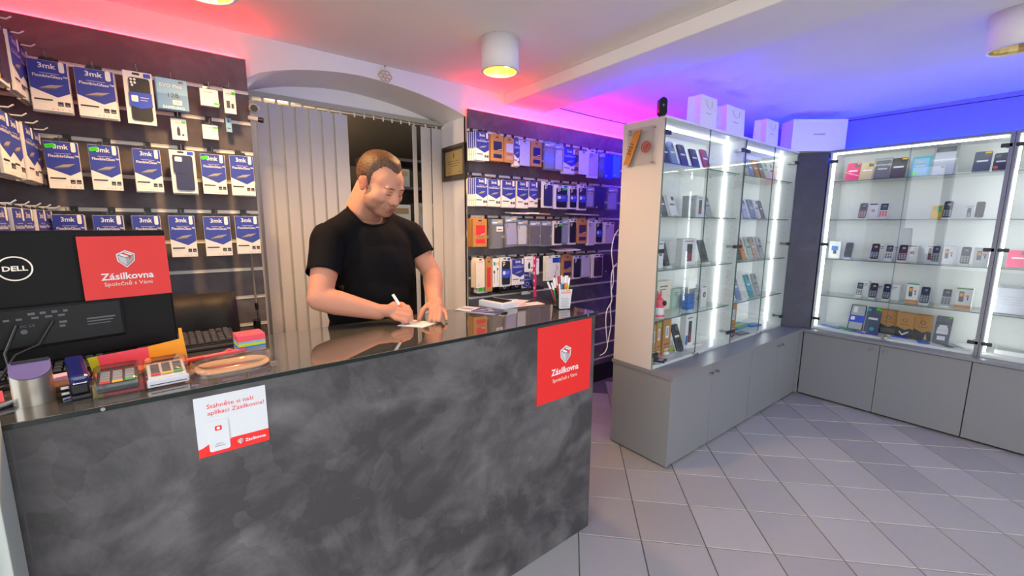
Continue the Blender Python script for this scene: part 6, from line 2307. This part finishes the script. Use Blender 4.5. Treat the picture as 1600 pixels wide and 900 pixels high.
def good(kind, w_, h, o, look):
    """One display article: base at the origin, front facing -y."""
    T = None
    if kind == 'lean':
        a = radians(20)
        hh = h / cos(a)
        ck = o['c']
        R_ = Matrix.Translation((0, 0, .006)) @ Matrix.Rotation(-a, 4, 'X')
        q = MB()
        q.M = R_
        if ck == 'clearband':
            q.prism(rounded(-w_ / 2, w_ / 2, 0, hh, .012, 4), .001, .008, C('ink'))
            q.rrect(-w_ / 2 + .006, w_ / 2 - .006, .006, hh - .006, .0006, C('silver'), .009)
        else:
            q.prism(rounded(-w_ / 2, w_ / 2, 0, hh, .010, 4), 0, .009, C(ck), True)
        T = q.build('phone_case', None)
        if o.get('card'):
            q = MB()
            q.M = R_
            q.prism([(-w_ * .60, -.001), (w_ * .60, -.001), (w_ * .60, hh * 1.04), (-w_ * .60, hh * 1.04)], .0095, .0115, PACKBACK)
            q.build('backing_card', T)
        q = MB()
        q.M = R_
        if ck == 'clearband':
            q.rect(-w_ / 2, w_ / 2, hh * .3, hh * .58, -.0004, C('royal'))
            q.rrect(-w_ * .38, -w_ * .12, hh * .38, hh * .52, -.0008, C('white'), .003)
            q.rrect(-w_ * .3, -w_ * .05, hh * .68, hh * .92, -.0004, C('white'), .006)
        elif o.get('head'):
            q.prism([(-w_ / 2, hh * .82), (w_ / 2, hh * .82), (w_ / 2, hh), (-w_ / 2, hh)], -.002, -.0006, C('char'))
            q.rect(-w_ * .2, w_ * .2, hh * .9, hh * .915, -.0024, C('silver'))
            q.rect(-w_ * .35, w_ * .35, hh * .85, hh * .865, -.0024, C('silver'))
            q.rrect(-.012, .010, hh * .25, hh * .32, -.0006, C('green'), .004)
        elif o.get('frame'):
            q.rrect(-w_ * .42, w_ * .36, hh * .06, hh * .9, -.0004, C('sky'), .006)
            q.rect(-w_ * .3, w_ * .1, hh * .68, hh * .76, -.0008, C('gold'))
            q.rect(-w_ * .3, w_ * .2, hh * .5, hh * .53, -.0008, C('white'))
            q.rrect(-w_ * .4, -w_ * .12, hh * .08, hh * .22, -.0008, C('green'), .004)
        else:
            q.rrect(w_ * .05 if ck != 'navy' else -w_ * .4, w_ * .42 if ck != 'navy' else -w_ * .05, hh * .74, hh * .93, -.0005, C('grey' if ck not in ('grey', 'char') else 'black'), .006)
            q.rect(-w_ * .32, w_ * .32, hh * .50, hh * .58, -.0005, C('white' if ck not in ('paper', 'silver', 'mint') else 'grey'))
            if o.get('lab'):
                for zz, ww in ((.12, .5), (.34, .7), (.52, .5)):
                    q.rect(-w_ * ww / 2, w_ * ww / 2, hh * zz, hh * (zz + .15), -.0009, C('label'))
        if o.get('sticker') == 6:
            q.disc(-w_ * .36, hh * .88, .013, -.0012, C('spotteal'), 10)
            q.disc(w_ * .05, hh * .14, .015, -.0012, C('spotteal'), 10)
            q.rrect(w_ * .1, w_ * .46, hh * .88, hh * .98, -.0012, C('green'), .003)
        q.build('case_print', T)
        if o.get('sticker') in (1, 3, 4, 5):
            q = MB()
            q.M = R_
            price(q, o['sticker'], w_, hh, -.0012)
            q.build('price_tag', T)
        if o.get('bag') or o.get('head'):
            q = MB()
            q.M = R_
            q.box(-w_ * .62, w_ * .62, -.004, .012, -.002, hh * 1.12, BAGPL)
            q.build('clear_bag', T)
        q = MB().box(-.022, .022, -.012, .05, 0, .0025, ACRYLIC).box(-.022, .022, -.012, -.0095, .0025, .010, ACRYLIC)
        q.M = Matrix.Translation((0, .012, .003)) @ Matrix.Rotation(-a, 4, 'X')
        q.box(-.022, .022, 0, .0025, 0, .07, ACRYLIC)
        q.build('display_stand', T)
    elif kind == 'phone':
        a = radians(18)
        hh = h / cos(a) * .9
        ck = {'redblack': 'redblack'}.get(o['c'], o['c'])
        R_ = Matrix.Translation((0, .002, .014)) @ Matrix.Rotation(-a, 4, 'X')
        q = MB()
        q.M = R_
        q.prism(rounded(-w_ * .42, w_ * .42, 0, hh, .010, 4), 0, .012, C(ck), True)
        T = q.build('mobile_phone', None)
        q = MB()
        q.M = R_
        dark = ck in ('ink', 'black', 'plum', 'slate', 'violet', 'grey', 'redblack')
        if o.get('keys'):
            q.rrect(-w_ * .36, w_ * .36, hh * .52, hh * .96, -.0005, C('black' if ck != 'redblack' else 'grey'), .004)
            q.rect(-w_ * .27, w_ * .27, hh * .58, hh * .88, -.001, C('navy' if ck != 'paper' else 'grey'))
            q.rect(-w_ * .1, w_ * .2, hh * .74, hh * .84, -.0014, C('gold' if ck in ('plum', 'ink') else 'steel'))
        else:
            q.rrect(-w_ * .36, w_ * .36, hh * .06, hh * .94, -.0005, C('black' if ck != 'black' else 'char'), .006)
            q.rect(-w_ * .3, w_ * .3, hh * .48, hh * .52, -.001, C('grey'))
        q.build('screen', T)
        if o.get('keys'):
            q = MB()
            q.M = R_
            kc = C('red') if o.get('kc') == 'red' else C('silver' if dark else 'char')
            for r_ in range(4):
                for c_ in range(3):
                    q.box(w_ * (-.26 + .26 * c_) - w_ * .09, w_ * (-.26 + .26 * c_) + w_ * .09, -.002, -.0002, hh * (.08 + .10 * r_), hh * (.145 + .10 * r_), kc)
            if o.get('kc') == 'blue':
                q.disc(0, hh * .44, w_ * .12, -.0024, C('azure'), 8)
            q.build('keypad', T)
        q = MB().box(-w_ * .42, w_ * .42, -.012, .045, 0, .012, WHITELAM, .002)
        q.M = Matrix.Translation((0, .018, .012)) @ Matrix.Rotation(-a, 4, 'X')
        q.box(-.016, .016, 0, .003, 0, hh * .55, ACRYLIC)
        q.build('display_stand', T)
    elif kind in ('box', 'kraftbox'):
        d = .045 if kind == 'box' else .035
        m = C(o['c']) if kind == 'box' else CARDK
        q = MB().box(-w_ / 2, w_ / 2, 0, d, 0, h, m, .0012)
        T = q.build('phone_box' if kind == 'box' else 'cardboard_box', None)
        q = MB()
        e = -.0006
        ic = o.get('icon')
        if kind == 'kraftbox':
            q.rrect(-w_ * .2, w_ * .22, h * .48, h * .82, e, C('white'), .008)
            q.rrect(-w_ * .12, w_ * .12, h * .54, h * .78, e * 2, C('silver'), .008)
            q.rect(-w_ * .36, w_ * .36, h * .30, h * .33, e, C('brown'))
            q.rect(-w_ * .36, w_ * .36, h * .1, h * .22, e, C('brown'))
            q.rect(-w_ * .3, w_ * .3, h * .12, h * .2, e * 2, C('gold'))
            if o.get('sticker'):
                q.rect(0, w_ * .45, h * .86, h * .95, e * 2, C('green'))
        elif ic == 'phone':
            q.rrect(-w_ * .16, w_ * .22, h * .16, h * .8, e, C('char'), .005)
            q.rect(-w_ * .08, w_ * .14, h * .2, h * .45, e * 2, C('rose' if h > .11 else 'silver'))
            q.rect(-w_ * .3, w_ * .3, h * .88, h * .91, e, C('grey'))
        elif ic == 'oldphone':
            q.rrect(-w_ * .3, -w_ * .0, h * .32, h * .82, e, C('slate'), .005)
            q.rect(-w_ * .26, -w_ * .04, h * .58, h * .76, e * 2, C('amber'))
            q.rect(w_ * .12, w_ * .32, h * .58, h * .66, e, C('tagorange'))
            q.rrect(w_ * .2, w_ * .28, h * .42, h * .56, e, C('ink'), .002, 2)
            q.rect(-w_ * .3, w_ * .2, h * .14, h * .17, e, C('label'))
            if o.get('base'):
                q.rect(-w_ * .499, w_ * .499, h * .02, h * .16, e * 2, C('orange'))
                q.rect(-w_ * .499, w_ * .499, h * .94, h * .995, e, C('leaf'))
        elif ic == 'red':
            q.disc(0, h * .55, w_ * .18, e, C('rose'), 8)
            q.disc(0, h * .55, w_ * .09, e * 2, C('white'), 8)
            q.rect(-w_ * .4, w_ * .4, h * .9, h * .97, e, C('char'))
        elif ic == 'blue':
            q.rrect(-w_ * .25, w_ * .3, h * .45, h * .72, e, C('azure'), .004)
            q.rrect(-w_ * .1, w_ * .2, h * .25, h * .45, e, C('char'), .003)
        elif ic == 'cam':
            q.disc(w_ * .05, h * .55, w_ * .26, e, C('char'), 12)
            q.disc(w_ * .05, h * .55, w_ * .14, e * 2, C('silver'), 10)
            q.rect(-w_ * .3, w_ * .3, h * .88, h * .92, e, C('grey'))
        else:
            q.rect(-w_ * .35, w_ * .2, h * .8, h * .84, e, C('grey'))
            q.rect(-w_ * .35, w_ * .1, h * .7, h * .73, e, C('grey'))
            if o.get('c') == 'yellow':
                q.rrect(w_ * .05, w_ * .45, h * .5, h * .95, e * 2, C('leaf'), .003)
        q.build('front_print', T)
    elif kind == 'pouch':
        q = MB().box(-w_ / 2, w_ / 2, 0, .014, 0, h, CARDK, .001)
        T = q.build('cardboard_pack', None)
        q = MB()
        e = -.0006
        q.flat([(-w_ / 2, 0.0005), (w_ / 2, 0.0005), (w_ / 2, h * .34), (w_ * .3, h * .38), (0, h * .3), (-w_ / 2, h * .42)], e, C('darkink'))
        q.disc(-w_ * .02, h * .68, w_ * .16, e, C('brown'), 12)
        q.disc(-w_ * .02, h * .68, w_ * .11, e * 2, C('kraft'), 12)
        q.rect(-w_ * .3, w_ * .3, h * .5, h * .52, e, C('brown'))
        q.rect(-w_ * .47, w_ * .47, h * .965, h * .99, e, C('brown'))
        if 'tick' in look:
            q.flat([(-w_ * .3, h * .26), (-w_ * .1, h * .14), (w_ * .25, h * .27), (w_ * .25, h * .22), (-w_ * .1, h * .08), (-w_ * .3, h * .2)], e * 2, C('white'))
        elif 'pink' in look:
            q.flat([(.01, .01), (w_ * .3, .01), (w_ * .18, h * .3)], e * 2, C('skin'))
        else:
            q.rect(-w_ * .4, w_ * .4, h * .06, h * .25, e * 2, C('grey'))
        q.build('front_print', T)
    return T


GCAT = dict(lean='phone case', phone='phone', box='box', kraftbox='box', pouch='case pack')
SN = {1: 'top shelf', 2: 'second shelf', 3: 'third shelf', 4: 'fourth shelf', 5: 'cabinet floor'}
cnt = {}


def room_for(rows, i, key, coord):
    """Free width round an article: up to its nearest neighbour on the same shelf."""
    c0 = coord(rows[i])
    ds = [abs(coord(r_) - c0) for j, r_ in enumerate(rows) if j != i and r_[6]['s'] == rows[i][6]['s'] and key(r_) == key(rows[i]) and r_[5] == rows[i][5]]
    return min(ds) - .003 if ds else 1


for ia, (kind, x, ztop, w_, h, y, o, look) in enumerate(CASE_A):
    s = o['s']
    zb = SH[s] if s < 5 else DZ0 + .018
    unit = 'plaque cabinet' if x < 3.05 else 'corner board cabinet'
    if kind in ('lean', 'phone'):
        xm = x + w_ / 2
        w2 = min(.095, w_ * .75)
    else:
        xm = x + w_ / 2
        w2 = min(w_, .17)
    w2 = max(.03, min(w2, room_for(CASE_A, ia, lambda r_: r_[1] < 3.05, lambda r_: r_[1] + r_[3] / 2)))
    hh = max(.05, ztop - zb - .004)
    hh = min(hh, .17 if kind in ('lean', 'phone') else .24)
    if kind == 'lean':
        w2 *= .84
        o['card'] = 1
    T = good(kind, w2, hh, o, look)
    T.location = (xm, y if kind not in ('lean', 'phone') else y - .012, zb + .0003)
    i = cnt.get((unit, s), 0)
    cnt[(unit, s)] = i + 1
    tag(T, f'{look}, {ordinal(i)} on {SN[s]}, {unit}', GCAT[kind], f'articles on the {SN[s]} of the {unit}')
for ib, (kind, yl, zb_, w_, h, x, o, look) in enumerate(CASE_B):
    s = o['s']
    zb = SH[s] if s < 5 else DZ0 + .018
    ztop = zb_ + h
    hh = min(max(.05, ztop - zb - .004), .2)
    w2 = min(w_, .13) * (.86 if kind in ('lean', 'phone') else .97)
    w2 = max(.03, min(w2, room_for(CASE_B, ib, lambda r_: True, lambda r_: r_[1] - r_[3] / 2)))
    T = good(kind, w2, hh, o, look)
    T.location = (x - (.03 if kind in ('lean', 'phone') else 0), yl - w_ / 2, zb + .0003)
    T.rotation_euler = (0, 0, -pi / 2)
    i = cnt.get(('b', s), 0)
    cnt[('b', s)] = i + 1
    tag(T, f'{look}, {ordinal(i)} on {SN[s]}, blue wall cabinet', GCAT[kind], f'articles on the {SN[s]} of the blue wall cabinet')

# red and white rabbit shaped gadget
t = thing('rabbit_gadget', 'red and white rabbit shaped gadget with tall ears on the glass shelf', 'gadget', (2.283, 1.49, SH[4] + .0003))
q = MB().lathe([(0, 0), (.034, 0), (.036, .012), (.034, .03), (.033, .075), (.030, .085)], C('white'), 0, 0, 20)
q.build('body', t)
MB().lathe([(.0362, .012), (.0366, .020), (.0352, .028)], C('coral'), 0, 0, 20).build('red_band', t)
MB().lathe([(.0335, .072), (.0335, .085), (.031, .112), (.022, .130), (.0, .136)], C('coral'), 0, 0, 20).build('head', t)
for s in (-1, 1):
    MB().tube([(s * .013, 0, .125), (s * .015, 0, .150), (s * .016, 0, .172)], .007, C('coral'), 8, [.008, .0075, .004]).build('ear', t)
q = MB().cyl((.008, -.028, .100), (.009, -.040, .100), .016, BLACKPL, n=16).cyl((.009, -.040, .100), (.009, -.0405, .100), .011, C('navy'), n=14)
q.build('lens', t)

# flat goods on the cabinet floors
FL = DZ0 + .0183
def flat_good(name, x, y, w_, l_, hh, rz, ck, ck2, label, cat):
    q = MB().box(-w_ / 2, w_ / 2, -l_ / 2, l_ / 2, 0, hh, C(ck), min(.002, hh * .3))
    o = q.build(name, None, (x, y, FL), (0, 0, radians(rz)))
    tag(o, label, cat)
    q = MB().box(-w_ * .36, w_ * .36, -l_ * .3, l_ * .1, hh, hh + .0005, C(ck2))
    q.build('printed_label', o)
    return o


flat_good('phone_case', 2.30, 1.47, .075, .07, .010, 20, 'ink', 'lilac', 'dark framed case with violet band lying in front of the cardboard boxes', 'phone case')
flat_good('accessory_pack', 2.60, 1.58, .12, .09, .010, -15, 'lime', 'white', 'yellow and white pack lying on the plaque cabinet floor', 'accessory pack')
flat_good('accessory_pack', 2.78, 1.53, .16, .05, .014, -8, 'cream', 'silver', 'cream strip pack lying on the plaque cabinet floor', 'accessory pack')
flat_good('accessory_pack', 2.20, 1.46, .06, .05, .006, 30, 'paper', 'silver', 'white pack lying nearest the end panel on the cabinet floor', 'accessory pack')
t = thing('red_earphone_case', 'red and white round trinket lying on the plaque cabinet floor', 'trinket', (2.44, 1.52, FL))
MB().ball((0, 0, .014), (.028, .022, .014), C('white'), 2).build('white_shell', t)
MB().ball((-.045, .02, .013), (.024, .020, .013), C('rose'), 2).build('red_shell', t)
q = MB().tube([(.02 * cos(k * .5) * (1 + k * .03), .02 * sin(k * .5) * (1 + k * .03), 0) for k in range(30)], .0022, C('white'), 5)
o = q.build('white_cable', None, (2.24, 1.52, FL + .0023))
tag(o, 'coiled white cable on the plaque cabinet floor by the end panel', 'cable')
t = thing('screwdriver', 'blue handled screwdriver standing by the door lock of the plaque cabinet', 'screwdriver', (2.605, 1.475, FL))
MB().cyl((0, 0, .002), (0, 0, .055), .0014, CHROME, n=6).build('shaft', t)
MB().cyl((0, 0, .052), (0, 0, .062), .005, C('navy'), .007, n=10).cyl((0, 0, .062), (.004, 0, .115), .008, C('azure'), .007, n=10).build('handle', t)
flat_good('blue_pack', 3.62, 1.60, .26, .10, .022, 4, 'teal', 'lime', 'bright blue pack lying flat on the corner board cabinet floor', 'accessory pack')
flat_good('blue_pack', 3.78, 1.55, .14, .07, .016, -12, 'azure', 'teal', 'deeper blue pack at the end of the bright blue one', 'accessory pack')
flat_good('card_pack', 3.30, 1.52, .12, .08, .010, 12, 'rose', 'white', 'red and white card pack on the corner board cabinet floor', 'accessory pack')
flat_good('card_pack', 3.42, 1.48, .13, .06, .008, -6, 'grey', 'silver', 'grey card pack by the lock of the corner board cabinet', 'accessory pack')
bf = [(4.30, 1.13, .16, .07, .006, 70, 'azure', 'lilac', 'pale blue leaflet lying on the blue wall cabinet floor by the corner'), (4.29, 1.03, .15, .06, .008, 60, 'leaf', 'azure', 'green and blue leaflet beneath the clear banded case'),
      (4.26, .96, .14, .05, .006, 75, 'royal', 'orange', 'royal blue card fan on the blue wall cabinet floor'), (4.26, .56, .10, .06, .010, 20, 'royal', 'leaf', 'blue and green pack lying below the slate pack'),
      (4.27, .66, .16, .05, .004, 80, 'paper', 'silver', 'white card lying before the tan packs'), (4.30, .42, .12, .09, .006, 35, 'slate', 'silver', 'slate tablet sleeve lying near the grey post'),
      (4.26, .37, .09, .06, .006, 50, 'paper', 'silver', 'white card beside the slate tablet sleeve')]
for a in bf:
    flat_good('leaflet' if a[4] < .008 else 'accessory_pack', *a, 'leaflet' if a[4] < .008 else 'accessory pack')
for k, (y, L, ck, lb) in enumerate(((.87, .07, 'violet', 'violet marker lying before the slate blue pack'), (.855, .06, 'royal', 'royal blue marker lying beside the violet one'), (.72, .10, 'royal', 'blue and tan pen lying before the tick marked pack'))):
    q = MB().cyl((0, 0, 0), (0, -L, 0), .008, C(ck), n=10)
    o = q.build('marker_pen', None, (4.245 + .012 * k, y + .02, FL + .0083))
    tag(o, lb, 'marker')
    MB().cyl((0, 0, 0), (0, .02, 0), .0084, C('gold' if k == 2 else 'lilac'), n=10).build('cap', o)

# tablets in the farthest cabinet
TB = [(.10, 1, .17, .15, 'tablet', 'white framed tablet with blue screen on the top shelf beyond the post'), (.10, 2, .16, .11, 'tbox', 'white tablet box with grey picture on the second shelf beyond the post'),
      (.175, 3, .11, .11, 'pink', 'bright pink pack on the third shelf beyond the post'), (.06, 3, .09, .12, 'teal', 'teal pack on the third shelf beyond the post'),
      (.17, 4, .16, .17, 'bag', 'clear bagged white tablet case on the fourth shelf beyond the post'), (-.01, 4, .16, .17, 'dark', 'dark tablet case on the fourth shelf beyond the post')]
for y, s, w_, h, k, lb in TB:
    if k in ('pink', 'teal'):
        T = good('lean', w_, h, {'c': k}, lb)
    else:
        R_ = Matrix.Translation((0, 0, .004)) @ Matrix.Rotation(-radians(14), 4, 'X')
        q = MB()
        q.M = R_
        q.prism(rounded(-w_ / 2, w_ / 2, 0, h, .010, 4), 0, .010, C({'tablet': 'white', 'tbox': 'paper', 'bag': 'white', 'dark': 'plum'}[k]))
        T = q.build('tablet' if k == 'tablet' else 'tablet_case', None)
        q = MB()
        q.M = R_
        if k == 'tablet':
            q.rect(-w_ * .42, w_ * .42, h * .1, h * .9, -.0006, C('azure'))
        elif k == 'tbox':
            q.rrect(-w_ * .3, w_ * .4, h * .2, h * .85, -.0006, C('char'), .006)
            q.rect(-w_ * .26, w_ * .36, h * .25, h * .7, -.001, C('silver'))
            q.text('tablet', -w_ * .3, h * .05, .014, -.0006, C('grey'))
        elif k == 'bag':
            for i in range(4):
                q.rect(-w_ * .3, w_ * .25, h * (.35 + .1 * i), h * (.365 + .1 * i), -.0006, C('silver'))
        else:
            q.rect(-w_ * .4, w_ * .4, h * .1, h * .2, -.0006, C('slate'))
        q.build('front_print', T)
        if k in ('bag', 'dark'):
            q = MB()
            q.M = R_
            q.box(-w_ * .58, w_ * .58, -.006, .014, -.002, h * 1.1, BAGPL)
            q.build('clear_bag', T)
        q = MB().box(-.05, .05, -.01, .06, 0, .003, ACRYLIC)
        q.build('display_stand', T)
    T.location = (4.30, y, SH[s] + .0003)
    T.rotation_euler = (0, 0, -pi / 2)
    tag(T, lb, 'tablet' if 'tablet' in lb else 'accessory pack')
for y, lb in ((.14, 'white tray box on the floor of the cabinet beyond the post'), (-.05, 'white tray box farther right on the floor beyond the post')):
    q = MB().box(-.07, .07, 0, .12, 0, .03, C('white'), .004)
    o = q.build('tray_box', None, (4.28, y, FL), (0, 0, -pi / 2))
    tag(o, lb, 'box')
    MB().box(-.06, .06, .01, .11, .03, .0305, C('silver')).build('inner_tray', o)

# ------------------------------------------------------------------ on top of the cabinets
TOPZ = DZ1 + .002
BAGW = pm('white_paper_bag', '#e9e7ec', 0.6, 0, 0.02, 20)
MARB = pm('bag_mark_grey', '#b4b3bc', 0.6)
for x, w_, zt, lb in ((2.735, .20, 2.268, 'tall white paper bag nearest the black sensor on the display top'), (3.10, .26, 2.262, 'middle white paper bag on the display top'), (3.70, .22, 2.262, 'white paper bag nearest the white carton on the display top')):
    d = .10
    hh = zt - TOPZ
    y0 = 1.50
    q = MB()
    q.add([(-w_ / 2, 0, 0), (w_ / 2, 0, 0), (w_ / 2, d, 0), (-w_ / 2, d, 0), (-w_ / 2, .006, hh), (w_ / 2, .006, hh), (w_ / 2, d - .006, hh), (-w_ / 2, d - .006, hh),
           (w_ / 2 - .022, d / 2, 0.0), (-w_ / 2 + .022, d / 2, 0.0), (w_ / 2 - .012, d / 2, hh), (-w_ / 2 + .012, d / 2, hh)],
          [(0, 1, 5, 4), (2, 3, 7, 6), (1, 8, 10, 5), (8, 2, 6, 10), (3, 9, 11, 7), (9, 0, 4, 11), (0, 3, 2, 1)], BAGW)
    o = q.build('paper_bag', None, (x, y0, TOPZ))
    tag(o, lb, 'paper bag', 'white paper bags on the display top')
    q = MB()
    q.disc(-w_ * .18, hh * .87, .004, .0035, MARB, 8)
    q.disc(w_ * .18, hh * .87, .004, .0035, MARB, 8)
    q.rect(-w_ * .18, w_ * .14, hh * .50, hh * .525, .0018, MARB)
    q.build('bag_print', o)
    q = MB().tube([(-w_ * .18, .003, hh * .87), (-w_ * .14, -.001, hh * .70), (0, -.003, hh * .64), (w_ * .14, -.001, hh * .70), (w_ * .18, .003, hh * .87)], .0012, MARB, 5)
    q.build('handle', o)
ang = math.atan2(1.252 - 1.430, 4.188 - 4.063) * .42
t = thing('white_carton', 'large white carton standing on the corner of the display tops', 'carton', (4.125, 1.32, TOPZ), ang - .28)
q = MB().box(-.215, .215, 0, .16, 0, .25, pm('white_carton_card', '#e4e4ec', 0.5, 0, 0.02, 20), .002)
q.build('carton', t)
q = MB().text('HUAWEI', 0, .125, .020, -.0008, C('darkink'), 'CENTER', 0.01, 1.2)
q.build('lettering', t)
t = thing('motion_sensor', 'black oval sensor standing on the front corner of the display top', 'sensor', (2.175, 1.47, TOPZ), radians(-30))
q = MB()
q.prism(rounded(-.023, .023, .004, .105, .0228, 8), -.012, .018, pm('sensor_black', '#0c0c11', 0.15), True)
q.cyl((0, .003, 0), (0, .003, .008), .018, BLACKPL, n=16)
q.build('housing', t)
q = MB().cyl((0, -.0118, .062), (0, -.0135, .062), .010, BLACKPL, n=16).cyl((0, -.0135, .062), (0, -.014, .062), .0035, CHROME, n=10)
q.build('lens', t)

# award plaque on the white end panel
t = thing('award_plaque', 'clear award plaque with a gold 2021 bar on the white cabinet end', 'plaque', (2.1495, 1.573, 1.90), -pi / 2)
q = MB().box(-.093, .093, -.020, -.016, -.105, .108, ACRYLIC)
q.build('clear_plate', t)
for x in (-.083, .083):
    for z in (-.095, .098):
        MB().cyl((x, -.001, z), (x, -.024, z), .006, CHROME, n=12).build('standoff', t)
q = MB()
GB = pm('gold_bar', '#a8702a', 0.35, 0.3, 0.08, 30)
q.prism([(-.112, -.094), (-.066, -.094), (.008, .094), (-.040, .094)], -.026, -.021, GB)
q.build('gold_bar', t)
q = MB()
q.M = Matrix.Translation((-.066, -.0265, -.045)) @ Matrix.Rotation(-radians(90 - 21), 4, 'Y')
q.text('2021', 0, 0, .038, 0, C('darkink'), 'LEFT', 0.02)
q.build('year_lettering', t)
q = MB()
GR = pm('globe_red', '#a8382c', 0.5)
cx, cz, R0 = .040, -.005, .031
for (ra, rb) in ((1, 1), (.5, 1), (1, .45)):
    pts_ = [(cx + R0 * ra * cos(2 * pi * k / 24), -.021, cz + R0 * rb * sin(2 * pi * k / 24)) for k in range(25)]
    q.tube(pts_, .0022, GR, 4)
q.tube([(cx - R0, -.021, cz), (cx + R0, -.021, cz)], .002, GR, 4)
q.tube([(cx, -.021, cz - R0), (cx, -.021, cz + R0)], .002, GR, 4)
q.tube([(cx - .012, -.0225, cz - .004), (cx - .002, -.0225, cz - .012), (cx + .018, -.0225, cz + .018)], .003, GR, 4)
q.build('globe_emblem', t)
q = MB().text('CEL', -.088, .072, .016, -.0207, C('grey'), 'LEFT', .01)
q.rect(.082, .0835, -.09, .09, -.0207, C('grey'))
q.build('etched_print', t)

# white cables hanging at the back of the end panel
cab = [[(2.20, 1.76, 1.42), (2.165, 1.765, 1.37), (2.135, 1.755, 1.28), (2.150, 1.75, 1.18), (2.165, 1.755, 1.08), (2.14, 1.75, 1.02), (2.15, 1.75, .96), (2.105, 1.75, .90), (2.10, 1.75, .82), (2.115, 1.75, .72), (2.125, 1.75, .66), (2.10, 1.75, .62), (2.055, 1.75, .61)],
       [(2.21, 1.77, 1.20), (2.16, 1.765, 1.15), (2.15, 1.76, 1.05), (2.165, 1.76, .98), (2.15, 1.76, .92), (2.165, 1.76, .80), (2.13, 1.755, .665)]]
for k, (pts_, lb) in enumerate(zip(cab, ('long white cable hanging behind the white cabinet end', 'shorter white cable looping behind the white cabinet end'))):
    sm = []
    for i in range(len(pts_) - 1):
        p0, p1, p2, p3 = [Vector(pts_[max(0, min(len(pts_) - 1, i + j))]) for j in (-1, 0, 1, 2)]
        for s in range(5):
            u = s / 5
            sm.append(.5 * ((2 * p1) + (p2 - p0) * u + (2 * p0 - 5 * p1 + 4 * p2 - p3) * u * u + (3 * p1 - p0 - 3 * p2 + p3) * u ** 3))
    sm.append(Vector(pts_[-1]))
    o = MB().tube(sm, .0032, pm('white_cable', '#cfc6d2', 0.5), 6).build('power_cable', None)
    tag(o, lb, 'cable')
